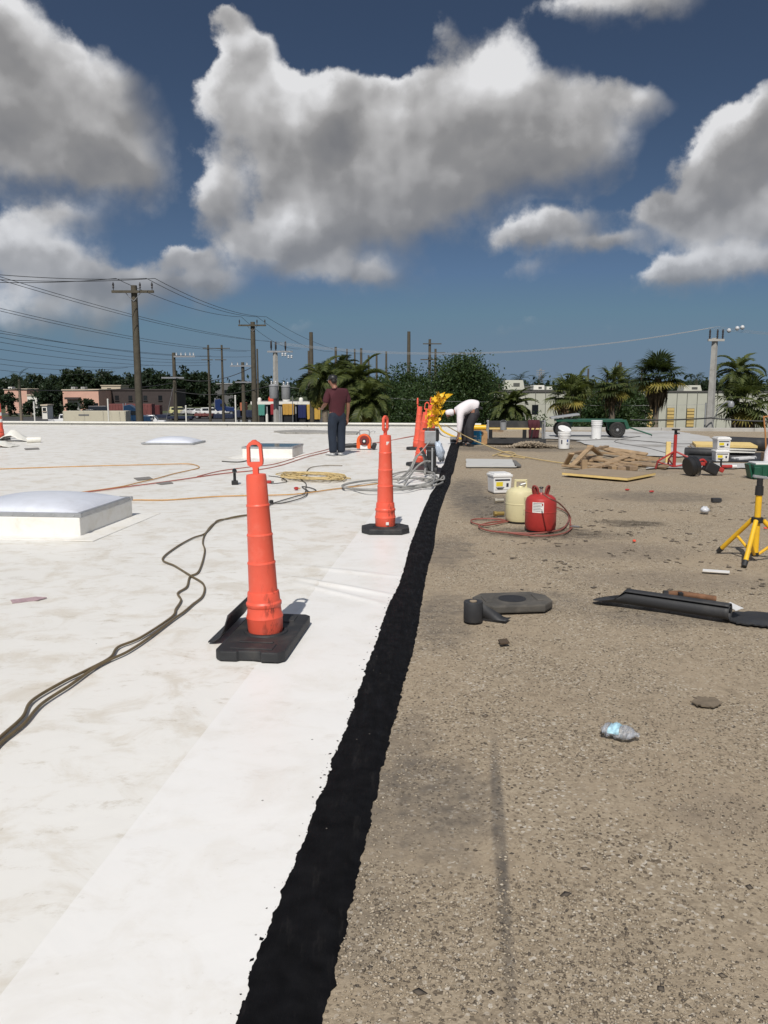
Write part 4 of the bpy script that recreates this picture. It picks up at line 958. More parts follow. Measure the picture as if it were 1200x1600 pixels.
# canopy with coloured bins under it
Yc = 105
t_ = thing('canopy', 'long white-edged canopy over coloured bins left of the man', 'canopy', (0, Yc, GZ)); xa, xb = A(392, 600, Yc).x, A(487, 600, Yc).x; zt = hz(628, Yc)
MB().box(((xa + xb) / 2, 3.0, zt - .05), (xb - xa, 7, .16)).build('roof', pm('dark_roof', (.10, .10, .11), .8), t_); MB().box(((xa + xb) / 2, -.56, zt - .12), (xb - xa, .1, .36)).build('fascia', M['white_paint'], t_)
for k in range(5): MB().box((xa + .2 + k * (xb - xa - .4) / 4, -.3, zt / 2), (.16, .16, zt)).build('post', M['grey_metal'], t_)
MB().box(((xa + xb) / 2, 6.6, zt / 2), (xb - xa, .15, zt)).build('back_wall', pm('dark_wall', (.035, .035, .04), .9), t_)
for (lb, a_, b2, pt, pb, col) in (('teal bin under the canopy, leftmost', 404, 413.5, 632, 649, (.08, .30, .25)), ('red bin under the canopy beside the transformer pole', 423, 428.5, 631, 648, (.35, .03, .04)), ('yellow bin under the canopy, left one', 442, 459, 631, 648, (.52, .30, .06)),
                                 ('dark blue bin between the two yellow ones', 466, 478, 633, 653, (.012, .02, .10)), ('large yellow bin nearest the man, partly behind palm fronds', 480, 500, 632, 655, (.55, .34, .06))):
    xa_, xb_ = A(a_, 600, Yc - 2).x, A(b2, 600, Yc - 2).x; z0, z1 = hz(pb, Yc - 2), hz(pt, Yc - 2)
    q = thing('lidded_bin', lb, 'bin', ((xa_ + xb_) / 2, Yc - 2, GZ), group='coloured bins under the canopy'); cm = pm('bin_paint', col, .6, .1)
    MB().box((0, 0, (z0 + z1) / 2), (xb_ - xa_, 1.1, z1 - z0), taper=1.06).build('body', cm, q, bevel=.03)
    for k in range(3): MB().box((-(xb_ - xa_) / 2 + (k + .5) * (xb_ - xa_) / 3, -.60, (z0 + z1) / 2), (.09, .08, (z1 - z0) * .9)).build('rib', cm, q)
    MB().box((0, 0, z0 / 2), (xb_ - xa_ - .2, .8, z0)).build('stand', M['black_plastic'], q)
for (lb, px, Y, wd, hh, m_) in (('rounded white vent on the canopy roof', 447, 106, .95, .5, M['white_paint']), ('orange tarpaulin bundle on the canopy roof', 424, 106, .85, .7, M['orange']), ('small white box on the canopy roof', 470, 106, .55, .5, M['white_paint']), ('white box at the left end of the canopy roof', 405, 106, .5, .5, M['white_paint'])):
    o = MB().lathe([(wd / 2, 0), (wd / 2 * 1.02, hh * .5), (wd / 2 * .8, hh * .85), (wd * .2, hh)], 12, sy=1.2).build('roof_vent', m_, smooth=.9); p_ = A(px, 600, Y); o.location = (p_.x, Y, GZ + zt + .03); tag(o, lb, 'roof vent', 'things on the canopy roof')
# white posts along the street fence
for k, (x, yt, lb) in enumerate(((51, 629, 'slim white post beyond the parapet, leftmost of five'), (167, 624.5, 'slim white post beyond the parapet beside the cream trailer'), (289, 635, 'slim white post beyond the parapet in front of the parked cars'), (367, 619, 'slim tall white post beyond the parapet left of the second tall pole'), (416, 648, 'short thick white bollard left of the transformer pole'))):
    b = gbase(x, 62); h = hz(yt, 62); t = thing('white_post', lb, 'post', b, group='white posts beyond the parapet')
    MB().cyl((0, 0, 0), (0, 0, h), .055 if k < 4 else .1, n=10).build('shaft', M['white_paint'], t, smooth=.8); MB().lathe([(.06, 0), (.075, .02), (.03, .07)], 10, (0, 0, h)).build('cap', M['white_paint'], t)

# ---- trees
def T(label, px, Y, pt, wpx, n, leaf, mat, seed, group, name='broadleaf_tree', h0=1.2, k=14, r=.25):
    if Y < 90: n = int(n * 1.9); leaf *= .74
    h = hz(pt, Y, px); w = wpx / FOC * Y; rr = np.random.default_rng(seed)
    bl = auto_blobs(w, h0, h, k, rr); bl.append((0, 0, h - .75, .9, .9, .7)); return tree(name, label, gbase(px, Y), bl, n, leaf, M[mat], r, group, seed=seed)
dk = 'dark trees behind the pink buildings'
ROWL = ['cut by the left frame edge', 'above the left pink building', 'over the gap between the pink buildings', 'above the small rooftop units', 'with the highest crown left of the nearest pole', 'just left of the nearest pole', 'just right of the nearest pole', 'above the middle of the brown building', 'left of the short guyed pole', 'right of the short guyed pole', 'behind the twin thin poles']
for k, (px, pt, w) in enumerate(((-20, 590, 40), (22, 589, 44), (62, 586, 48), (100, 581, 46), (128, 576.5, 44), (163, 581, 40), (200, 580, 42), (236, 577, 42), (262, 582, 34), (292, 574, 48), (318, 582, 34))):
    T('dark rounded tree behind the low buildings, ' + ROWL[k], px, 262, pt, w * 1.5, 6500, .46, 'leaf_dark', 30 + k, dk, h0=.2, k=24)
T('dark bushy tree in front of the pink buildings at left', 72, 178, 596, 36, 5200, .26, 'leaf_dark', 60, 'yard trees', h0=.3, k=16)
T('small dark shrub tree by the loading door of the pink building', 134, 190, 622, 22, 1600, .22, 'leaf_dark', 61, 'yard trees', h0=.2, k=8)
T('small dark tree at the left edge below the pink building', 12, 184, 612, 26, 1800, .24, 'leaf_dark', 62, 'yard trees', h0=.2, k=8)
T('low dark hedge bush beside the white kiosk', 46, 182, 626, 34, 1800, .22, 'leaf_dark', 63, 'yard trees', h0=.1, k=9)
T('low dark hedge bush below the loading door', 112, 186, 628, 30, 1700, .22, 'leaf_dark', 64, 'yard trees', h0=.1, k=9)
T('dark tree behind the transformer pole', 420, 200, 590, 50, 3000, .35, 'leaf_dark', 65, 'yard trees', h0=.3)
T('dark tree behind the short poles and canopy', 378, 210, 592, 46, 3000, .35, 'leaf_dark', 66, 'yard trees', h0=.3)
T('dark green tree behind the coconut palms', 572, 80, 586, 70, 8000, .16, 'leaf', 70, 'trees behind the palms', h0=.4, k=22)
T('dense green tree right of the coconut palms', 606, 66, 598, 66, 9000, .14, 'leaf', 71, 'trees behind the palms', h0=.2, k=20)
T('round-topped green tree left of the big tree', 630, 74, 569, 48, 8000, .15, 'leaf', 72, 'trees behind the palms', h0=.3, k=18)
T('big dark tree with tall crown behind the bending worker', 716, 74, 549, 92, 19000, .15, 'leaf', 73, 'trees behind the palms', h0=.6, k=34, r=.35)
T('shorter dark tree filling below the big tree', 672, 64, 588, 74, 9000, .14, 'leaf', 74, 'trees behind the palms', h0=.2, k=20)
T('green tree at the right side of the big tree', 752, 80, 582, 34, 4500, .15, 'leaf', 75, 'trees behind the palms', h0=.8, k=14)
T('dark shrub mass left of the warehouse corner', 640, 52, 628, 80, 6000, .12, 'leaf', 76, 'trees behind the palms', h0=.1, k=16)
# right side trees and shrubs
T('dark green bushy tree between the fan palms, in front of warehouse', 944, 66, 600, 92, 14000, .13, 'leaf', 80, 'shrubs by the warehouse', h0=.1, k=22)
T('dark green bushy tree left of the tall fan palm', 984, 70, 606, 66, 9000, .13, 'leaf', 81, 'shrubs by the warehouse', h0=.1, k=16)
T('low leafy shrub right of the wagon', 1010, 46, 646, 74, 7000, .09, 'leaf', 82, 'shrubs by the warehouse', h0=.1, k=14)
T('low leafy shrub below the canary palm', 852, 52, 648, 56, 4600, .085, 'leaf', 83, 'shrubs by the warehouse', h0=.1, k=14)
T('low dark hedge behind the wagon', 905, 50, 650, 90, 7000, .09, 'leaf', 84, 'shrubs by the warehouse', h0=.1, k=14)
T('leafy shrub left of the canary palm trunk', 826, 56, 644, 30, 3000, .09, 'leaf', 85, 'shrubs by the warehouse', h0=.1, k=10)
ROWR = ['above the skirted fan palm', 'between the slender palm and the bushy tree', 'above the middle bushy tree', 'left of the low rooftop unit at right', 'just behind the right concrete pole', 'at the right frame edge', 'left of the tall fan palm', 'left of the large rooftop unit']
for k, (px, pt, w) in enumerate(((888, 596, 40), (915, 592, 44), (958, 596, 40), (1075, 597, 40), (1110, 592, 40), (1190, 596, 50), (1010, 596, 40), (762, 594, 40))):
    T('dark distant tree behind the warehouse, ' + ROWR[k], px, 150, pt, w * 1.6, 4600, .32, 'leaf_dark', 90 + k, 'dark trees behind the warehouse', h0=.5, k=12)
rr = np.random.default_rng(5)
far_pts = []
for i in range(900):
    px = rr.uniform(-900, 2100); Y = rr.uniform(320, 420); q = A(px, 600, Y); far_pts.append((q.x, Y, GZ, rr.uniform(7, 10.5)))
cent = np.concatenate([np.array([x, y, z]) + np.stack([rr.normal(size=34) * 4.2, rr.normal(size=34) * 3, np.abs(rr.normal(size=34)) * h * .3 + h * .25], 1) for x, y, z, h in far_pts])
cent[:, 2] = np.minimum(cent[:, 2], GZ + 10.5)
v, f = leaf_quads(cent, 1.0, rr); me = np_mesh('far_wood', v, f); face_tint(me, rr.random(len(f))); tag(link('far_wood', me, M['leaf_dark']), 'far-off dark belt of trees along the horizon', 'trees', kind='stuff')

# ---- palms
palm('coconut_palm', 'coconut palm with drooping green fronds right behind the man', gbase(549, 44), hz(598, 44), .16, 'feather', 36, 1.75, M['palm_green'], 'coconut palms behind the man', 1, lean=(.4, 0), llen=.55, spread=(-.9, 1.3), yellow=3)
palm('coconut_palm', 'coconut palm left of the man with fronds reaching over the bins', gbase(512, 47), hz(594, 47), .16, 'feather', 34, 1.7, M['palm_green'], 'coconut palms behind the man', 2, lean=(-.3, .3), llen=.55, spread=(-.9, 1.3), yellow=3)
palm('coconut_palm', 'short coconut palm with low hanging fronds behind the blower', gbase(575, 43), hz(632, 43), .15, 'feather', 32, 1.6, M['palm_green'], 'coconut palms behind the man', 3, llen=.5, spread=(-.8, 1.2), yellow=4)
palm('coconut_palm', 'taller dark coconut palm behind the other two', gbase(530, 54), hz(588, 54), .17, 'feather', 34, 1.8, M['palm_dark'], 'coconut palms behind the man', 4, llen=.55, spread=(-.7, 1.3))
palm('canary_palm', 'round canary palm with arching fronds in front of the warehouse', gbase(800, 60), hz(640, 60), .34, 'feather', 54, 2.1, M['palm_green'], 'palms in front of the warehouse', 5, llen=.40, spread=(-.55, 1.35), bulge=1.5, yellow=0, leaflets=44)
palm('fan_palm', 'fan palm with brown skirt left of the wagon top', gbase(888, 58), hz(622, 58), .24, 'fan', 26, 1.05, M['palm_green'], 'palms in front of the warehouse', 6, skirt=90, spread=(-.7, 1.3), yellow=4)
palm('coconut_palm', 'slender palm with yellowing fronds beside the skirted fan palm', gbase(905, 60), hz(600, 60), .16, 'feather', 20, 1.7, M['palm_green'], 'palms in front of the warehouse', 7, llen=.45, spread=(-.9, 1.3), yellow=4)
palm('fan_palm', 'leafy fan palm in the middle of the warehouse shrubs', gbase(958, 60), hz(606, 60), .2, 'fan', 26, 1.1, M['palm_green'], 'palms in front of the warehouse', 8, skirt=40, spread=(-.8, 1.3), yellow=4)
palm('fan_palm', 'tall fan palm with brown hanging skirt before the warehouse', gbase(1027, 55), hz(594, 55), .17, 'fan', 34, 1.15, M['palm_dark'], 'palms in front of the warehouse', 9, skirt=220, spread=(-.5, 1.4), yellow=6)
palm('fan_palm', 'tall drooping palm right of the concrete pole', gbase(1152, 56), hz(584, 56), .2, 'feather', 34, 1.9, M['palm_green'], 'palms in front of the warehouse', 10, llen=.6, spread=(-1.2, 1.3), yellow=0)
palm('fan_palm', 'shorter fan palm low at the right beside the concrete pole', gbase(1166, 50), hz(633, 50), .2, 'fan', 30, 1.15, M['palm_green'], 'palms in front of the warehouse', 11, skirt=50, spread=(-.9, 1.3), yellow=2)
for k, (px, pt, lb) in enumerate(((812, 589, 'distant dark palm above the large rooftop unit'), (842, 594, 'distant dark palm below the lattice mast'), (780, 595, 'distant dark palm left of the rooftop unit'), (979, 589, 'distant dark palm above the shrubs, left of the tall fan palm'), (1088, 588, 'distant dark palm left of the right concrete pole'), (990, 594, 'distant dark palm close to the tall fan palm'), (30, 588, 'distant dark palm over the left pink building'))):
    palm('distant_palm', lb, gbase(px, 140), hz(pt + 5, 140), .2, 'feather', 16, 2.3, M['leaf_dark'], 'distant dark palms', 20 + k, llen=.7, spread=(-.6, 1.2), yellow=0, leaflets=14)

# ================================================================ THINGS ON THE ROOF
# ---- skylights
DOME = pm('milky_acrylic', (0.68, 0.71, 0.78), 0.28, 0.08, 2.0, 0.15, 6, dirt=(0.50, 0.50, 0.52), dscale=2, damt=0.4)
CURB = pm('membrane_flashing', (0.80, 0.785, 0.74), 0.5, 0.05, 3, 0.12, 12, dirt=(0.6, 0.55, 0.44), dscale=3, damt=0.5)
def skylight(label, v, u, w, d, h, dome, glass=None, name='skylight', skirt=True):
    t = thing(name, label, 'skylight', rw(v, u, .006), RZ, 'skylights on the white roof')
    if h > .03:
        MB().box((0, 0, h / 2), (w, d, h)).build('curb', CURB, t, bevel=.012)
    if skirt: MB().box((0, 0, .009), (w + .5, d + .5, .008)).build('flashing_skirt', CURB, t, bevel=.003, seg=1)
    f = MB(); e = .05
    for (cx, cy, sx, sy) in ((0, -d / 2 + e / 2, w + .03, e), (0, d / 2 - e / 2, w + .03, e), (-w / 2 + e / 2, 0, e, d - 2 * e), (w / 2 - e / 2, 0, e, d - 2 * e)):
        s = Vector((sx, sy, .045)); f.box((cx, cy, h + .02), s)
    fr = f.build('frame', M['steel'], t, bevel=.004, seg=1)
    k = 0; nsc = max(4, int(w / .2))
    if h > .15:
        for i in range(nsc): MB().lathe([(.009, 0), (.009, .004), (.004, .007)], 8, (-w / 2 + .06 + i * (w - .12) / (nsc - 1), -d / 2 - .002, h + .018), Matrix.Rotation(math.pi / 2, 3, 'X')).build('screw', M['grey_metal'], fr)
    if dome:
        n = 28; xs = np.linspace(-1, 1, n); X, Y_ = np.meshgrid(xs, xs)
        Z = dome * (np.clip(1 - np.abs(X) ** 2.2, 0, 1) * np.clip(1 - np.abs(Y_) ** 2.2, 0, 1)) ** .55
        pts = np.stack([X.ravel() * (w / 2 - .035), Y_.ravel() * (d / 2 - .035), Z.ravel() + h + .03], 1)
        link('dome', grid_mesh('dome', pts, n, n), DOME, t)
    else: MB().box((0, 0, h + .035), (w - .08, d - .08, .012)).build('pane', glass, t)
    return t
skylight('big square domed skylight on a white curb at the left edge', -3.96 - .72, 7.98 + .66, 1.44, 1.32, .20, .13)
q = to_roof(P(272, 694)); skylight('low domed skylight far on the white roof by the parapet', q[0], q[1], 1.35, 1.0, .02, .15, skirt=False)
q = to_roof(P(428, 716)); skylight('flat dark-glazed skylight on white curb beside the man', q[0] - .14, q[1] + .55, 1.08, 1.1, .19, 0, M['glass_dark'])

# ---- channelizer cones
def cone_body(root, tag_label=None, dirty=False):
    z0 = .05
    Z = lambda y: z0 + (997 - y) / 271.0
    prof = [(.098, Z(997)), (.105, Z(990)), (.108, Z(972)), (.111, Z(969)), (.108, Z(966)), (.104, Z(963)), (.101, Z(952)), (.107, Z(949)), (.107, Z(945)), (.099, Z(942)), (.096, Z(930)), (.093, Z(927)),
            (.086, Z(926)), (.082, Z(882)), (.085, Z(880)), (.083, Z(878)), (.078, Z(877)), (.075, Z(836)), (.078, Z(834)), (.076, Z(832)), (.072, Z(831)), (.067, Z(788)), (.070, Z(786)), (.068, Z(784)), (.065, Z(783)), (.060, Z(740)), (.057, Z(736)), (.03, Z(735))]
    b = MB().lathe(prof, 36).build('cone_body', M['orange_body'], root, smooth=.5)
    # loop handle: flat grab plate with an opening
    zt = Z(735); out = [(-.016, -.01), (-.016, .036), (-.044, .052), (-.048, .075), (-.044, .165), (-.030, .183), (-.014, .193), (-.008, .199), (.008, .199), (.014, .193), (.030, .183), (.044, .165), (.048, .075), (.044, .052), (.016, .036), (.016, -.01)]
    inn = [(-.030, .070), (-.028, .158), (-.016, .171), (.016, .171), (.028, .158), (.030, .070)]
    bm = bmesh.new(); th = .013
    def loop(pts, y): return [bm.verts.new((x, y, zt + z)) for x, z in pts]
    fo, fi, bo, bi = loop(out, -th), loop(inn, -th), loop(out, th), loop(inn, th)
    for o_, i_ in ((fo, fi), (bo, bi)):
        es = [bm.edges.new((l[k], l[(k + 1) % len(l)])) for l in (o_, i_) for k in range(len(l))]
        bmesh.ops.triangle_fill(bm, use_beauty=True, use_dissolve=False, edges=es)
    for l0, l1 in ((fo, bo), (fi, bi)):
        for k in range(len(l0)): bm.faces.new((l0[k], l0[(k + 1) % len(l0)], l1[(k + 1) % len(l0)], l1[k]))
    bmesh.ops.recalc_face_normals(bm, faces=bm.faces); me = bpy.data.meshes.new('handle'); bm.to_mesh(me); bm.free()
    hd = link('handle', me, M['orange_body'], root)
    return b, hd
def cone_material():
    m = bpy.data.materials.new('cone_orange'); m.use_nodes = True; g = NT(m.node_tree); b = g.n['Principled BSDF']
    tc = g.new('ShaderNodeTexCoord').outputs['Object']; sep = g.new('ShaderNodeSeparateXYZ'); g.l.new(tc, sep.inputs[0])
    c = g.mix(g.lin(g.noise(tc, 5, 4), .3, .7), (0.80, 0.105, 0.058), (0.76, 0.12, 0.07))
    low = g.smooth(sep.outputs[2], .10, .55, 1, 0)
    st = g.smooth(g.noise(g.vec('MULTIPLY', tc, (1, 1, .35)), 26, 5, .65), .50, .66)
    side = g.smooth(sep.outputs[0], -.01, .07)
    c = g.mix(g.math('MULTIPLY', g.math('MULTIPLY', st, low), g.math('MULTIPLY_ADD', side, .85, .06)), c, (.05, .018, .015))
    c = g.mix(g.math('MULTIPLY', g.smooth(g.noise(g.vec('MULTIPLY', tc, (1, 1, .25)), 38, 6, .7), .56, .74), .35), c, (.40, .06, .04))
    c = g.mix(g.math('MULTIPLY', g.smooth(g.noise(tc, 9, 5, .65), .5, .72), .30), c, (.84, .22, .15))
    g.l.new(c, b.inputs['Base Color']); b.inputs['Roughness'].default_value = .45; b.inputs['Subsurface Weight'].default_value = .0
    return m
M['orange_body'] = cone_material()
def rect_base(root, w, d):
    a = MB(); hw, hd = w / 2, d / 2; ch = .035
    poly = [(-hw + ch, -hd), (-.07, -hd), (-.06, -hd + .018), (.06, -hd + .018), (.07, -hd), (hw - ch, -hd), (hw, -hd + ch), (hw, hd - ch), (hw - ch, hd), (-hw + ch, hd), (-hw, hd - ch), (-hw, -hd + ch)]
    b = a.prism(poly, 0, .058).build('base', M['black_rubber'], root, bevel=.009)
    for (cy, dd) in ((-.30, .10), (.28, .12)):
        MB().box((0, cy, .0595), (w * .62, dd, .006)).build('raised_pad', M['black_rubber'], b, bevel=.002, seg=1)
        MB().box((0, cy + .075 * (1 if cy < 0 else -1), .0605), (w * .5, .022, .008)).build('grip_rib', M['black_rubber'], b, bevel=.002, seg=1)
    MB().lathe([(.135, .056), (.13, .066), (.112, .068), (.108, .056)], 28).build('collar', M['black_rubber'], b, smooth=.6)
    return b
def hex_base(root, w, d, hole=False, mt='black_rubber'):
    a = [(-.5, -.18), (-.34, -.42), (.34, -.42), (.5, -.18), (.5, .18), (.34, .42), (-.34, .42), (-.5, .18)]
    b = MB().prism([(x * w, y * d) for x, y in a], 0, .055).build('base', M[mt], root, bevel=.012)
    if hole:
        MB().lathe([(.10, .054), (.115, .060), (.13, .060), (.14, .054)], 24).build('socket_rim', M[mt], b, smooth=.6)
        MB().lathe([(.001, .0562), (.098, .0566)], 24).build('socket', M['black_plastic'], b)
        for s in (-1, 1): MB().box((s * w * .34, 0, .057), (.05, .16, .01)).build('grip_rib', M[mt], b, bevel=.003, seg=1)
    else:
        MB().lathe([(.135, .052), (.13, .064), (.112, .066), (.108, .052)], 28).build('collar', M[mt], b, smooth=.6)
    return b
CG = 'orange channelizer cones on the roof'
c1 = thing('traffic_cone', 'tall orange grab-handle cone on long rectangular black base, nearest', 'traffic cone', rw(-1.225, 4.77, .012), RZ, CG)
rect_base(c1, .40, .80); b_, h_ = cone_body(c1)
for o in (b_, h_): o.rotation_euler = (0, rad(-2.2), 0)
p = P(602, 832); v_, u_ = to_roof(p)
c2 = thing('traffic_cone', 'orange grab-handle cone with white sticker on hexagonal black base in the middle', 'traffic cone', rw(v_, u_, .012), RZ + .12, CG)
hex_base(c2, .50, .46); b_, h_ = cone_body(c2); h_.rotation_euler = (0, 0, 1.0)
MB().prism([(.058 * math.sin(t) * 1.04, -.060 * math.cos(t) * 1.045) for t in np.linspace(.15, 1.15, 8)] + [(.058 * math.sin(t) * 1.0, -.060 * math.cos(t) * 1.0) for t in np.linspace(1.15, .15, 8)], .80, .95).build('sticker', M['paper'], c2, bevel=.002, seg=1)
MB().box((.02, -.106, .10), (.03, .01, .03)).build('label', M['paper'], c2)
def plain_cone(label, px, py, rot, base=True, hand=0.0):
    t = thing('traffic_cone', label, 'traffic cone', P(px, py) + Vector((0, 0, .012)), RZ, CG)
    if base: hex_base(t, .50, .46)
    b, h = cone_body(t); b.rotation_euler = rot; h.rotation_euler = (rot[0], rot[1], rot[2] + hand); return t
plain_cone('orange cone leaning right behind the tangled hose, yellow flags at its top', 655, 728, (0, rad(7), 0))
plain_cone('orange cone left of the leaning one with its handle seen edge-on', 651.5, 703, (0, rad(3.5), 0), hand=1.45)
plain_cone('orange cone half hidden behind the leaning cone and the yellow flags', 675, 697, (0, rad(-1), 0), hand=.6)
t = thing('traffic_cone', 'orange cone with white reflective bands cut by the left frame edge', 'traffic cone', P(1, 688) + Vector((0, 0, .012)), RZ, CG)
hex_base(t, .50, .46); cone_body(t)
for (z0, z1, r0, r1) in ((.49, .58, .0835, .0800), (.67, .76, .0772, .0735)): MB().lathe([(r0, z0), (r1, z1)], 30).build('reflective_band', M['paper'], t, smooth=1)
# loose hexagonal base on the gravel
p = P(800, 947); t = thing('cone_base', 'empty hexagonal black rubber cone base lying on the gravel', 'cone base', p + Vector((0, 0, .0)), .12); hex_base(t, .54, .44, hole=True, mt='dusty_rubber')
# bent rubber flap behind the nearest cone's base
pts = []; n = 10
for i in range(n):
    s = i / (n - 1); x = -.13 + .13 * s ** .6; z = .012 + .17 * s ** 1.7
    for j in range(8): pts.append((x - .0 , -.28 + .56 * j / 7, z))
t = link('rubber_flap', grid_mesh('rubber_flap', np.array(pts), n, 8), M['black_sheet']); t.location = rw(-1.425, 4.95, .006); t.rotation_euler = (0, 0, RZ)
md = t.modifiers.new('thickness', 'SOLIDIFY'); md.thickness = .008
tag(t, 'curved black rubber flap standing against the base of the nearest cone', 'rubber flap')

# ---- tape roll and rubber roll on the gravel
p = P(739, 970); t = thing('tape_roll', 'roll of black seam tape with loose tail beside the cone base', 'tape roll', p, .3)
MB().lathe([(.022, .003), (.060, .0), (.063, .006), (.063, .128), (.060, .134), (.026, .132), (.022, .124)], 28).build('roll', M['black_sheet'], t, smooth=.7)
MB().lathe([(.018, .02), (.024, .02), (.024, .137), (.018, .137)], 16).build('core', M['kraft'], t, smooth=.7)
n = 10; pts = []
for i in range(n):
    s = i / (n - 1); x = .060 + .13 * s; y = .03 - .13 * s; z = .0
    for j in (0, 1): pts.append((x + .075 * j * s ** 1.5, y + .075 * j * s ** 1.5, .006 + j * .115 * max(0, 1 - s * 1.25) ** .8))
o = link('tape_tail', grid_mesh('tape_tail', np.array(pts), n, 2), M['black_sheet'], t); o.modifiers.new('thickness', 'SOLIDIFY').thickness = .003
a = P(948, 942); b = P(1140, 972); t = thing('membrane_roll', 'loosely rolled black rubber membrane lying on the gravel at right', 'membrane roll', (a + b) / 2); L = (b - a).length; d = math.atan2((b - a).y, (b - a).x); t.rotation_euler = (0, 0, d)
n, m_ = 30, 34; pts = []
for i in range(n):
    s = i / (n - 1); fl = 1 - min(1, s * 6) if s < .17 else 0
    for j in range(m_):
        th = j / (m_ - 1) * 8.6; r_ = .036 + .0032 * th; sq = 1 - .55 * fl
        pts.append((-L / 2 + L * s + .10 * fl * math.sin(th) , r_ * math.cos(th) * (1 + .5 * fl), .062 * sq + r_ * math.sin(th) * sq + .004))
o = link('rolled_sheet', grid_mesh('rolled_sheet', np.array(pts), n, m_), M['black_sheet'], t); o.modifiers.new('thickness', 'SOLIDIFY').thickness = .003
def flat_scrap(name, label, cat, pix, mat, th=.006, z=.004, jit=.01, curl=0.0, group=None, sub=8):
    pts = [P(x, y) for x, y in pix]; c = sum(pts, Vector()) / len(pts); out = []
    for i in range(len(pts)):
        p_, q_ = pts[i], pts[(i + 1) % len(pts)]
        for s in np.linspace(0, 1, sub, endpoint=False): w = p_.lerp(q_, s) - c; out.append((w.x + random.uniform(-jit, jit), w.y + random.uniform(-jit, jit)))
    o = MB().prism(out, 0, th).build(name, mat); o.location = c + Vector((0, 0, z)); return tag(o, label, cat, group)
flat_scrap('membrane_offcut', 'flat ragged black membrane piece at the right end of the roll', 'offcut', [(1126, 966), (1150, 958), (1230, 960), (1230, 985), (1190, 980), (1150, 976)], M['black_sheet'], .008, .006, .012)
flat_scrap('membrane_offcut', 'thin dark membrane strip lying behind the roll', 'offcut', [(985, 938), (1030, 930), (1060, 932), (1150, 948), (1130, 955), (1060, 944)], M['black_sheet'], .006, .005, .02)
flat_scrap('membrane_offcut', 'small white curled strip end on the membrane roll', 'offcut', [(1133, 962), (1140, 958), (1160, 968), (1148, 972)], M['white_plastic'], .004, .075, .002)
t = thing('pipe_piece', 'rust-brown pipe piece lying across the black membrane roll', 'pipe', P(1072, 943) + Vector((0, 0, .06)), .1, rot=(0, .03, -.10))
MB().tube([(-.16, 0, 0), (-.05, .01, .008), (.06, 0, 0), (.2, -.012, -.012)], .022, 10).build('pipe', pm('rust', (.17, .085, .045), .9, .4, 14, .4, 40), t, smooth=1); MB().cyl((-.162, 0, 0), (-.13, 0, 0), .028, n=10).build('pipe_end', M['black_plastic'], t)
MB().box((-.05, -.02, -.05), (.03, .06, .15)).build('strap', M['black_plastic'], t)
flat_scrap('felt_scrap', 'flat brown felt scrap on the gravel at right', 'scrap', [(1080, 1098), (1092, 1091), (1118, 1093), (1130, 1101), (1112, 1107), (1088, 1104)], pm('brown_felt', (.17, .135, .095), .9, .3, 20, .4, 60), .006, .004, .009)
flat_scrap('wood_chip', 'small brown wood chip below the tape roll', 'scrap', [(778, 1003), (792, 1001), (796, 1007), (782, 1009)], pm('chip', (.08, .055, .035), .9), .01, .006, .003, sub=3)

# ---- crushed plastic bottle
p = P(968, 1152); t = thing('plastic_bottle', 'crushed clear plastic bottle with blue label on the gravel', 'bottle', p + Vector((0, 0, .003)), -.5)
BOT = bpy.data.materials.new('clear_plastic'); BOT.use_nodes = True; bb = BOT.node_tree.nodes['Principled BSDF']; bb.inputs['Transmission Weight'].default_value = .75; bb.inputs['Roughness'].default_value = .12; bb.inputs['IOR'].default_value = 1.35; bb.inputs['Base Color'].default_value = (.85, .87, .9, 1)
n, k = 26, 20; pts = []
for i in range(n):
    s = i / (n - 1); r_ = .034 * (min(1, s * 8) if s < .12 else 1) * (1 if s < .72 else max(.3, 1 - (s - .72) * 3.2)) + .002
    for j in range(k + 1):
        th = 2 * math.pi * j / k; cr = 1 + .28 * math.sin(th * 3 + s * 17) * math.sin(s * 9 + th) + .16 * math.sin(s * 31 + 2 * th)
        pts.append((-.085 + .17 * s, r_ * 1.25 * cr * math.cos(th), .024 + r_ * .68 * cr * math.sin(th)))
link('bottle_body', grid_mesh('bottle_body', np.array(pts), n, k + 1, smooth=False), BOT, t)
pts = [(x + (0, 0, .0012)[2] * 0, y * 1.04, .024 + (z - .024) * 1.05) for i in range(6, 14) for (x, y, z) in pts[i * (k + 1):i * (k + 1) + 11]]
link('bottle_label', grid_mesh('bottle_label', np.array(pts), 8, 11), pm('blue_white_label', (.35, .55, .75), .5, .6, 40), t)

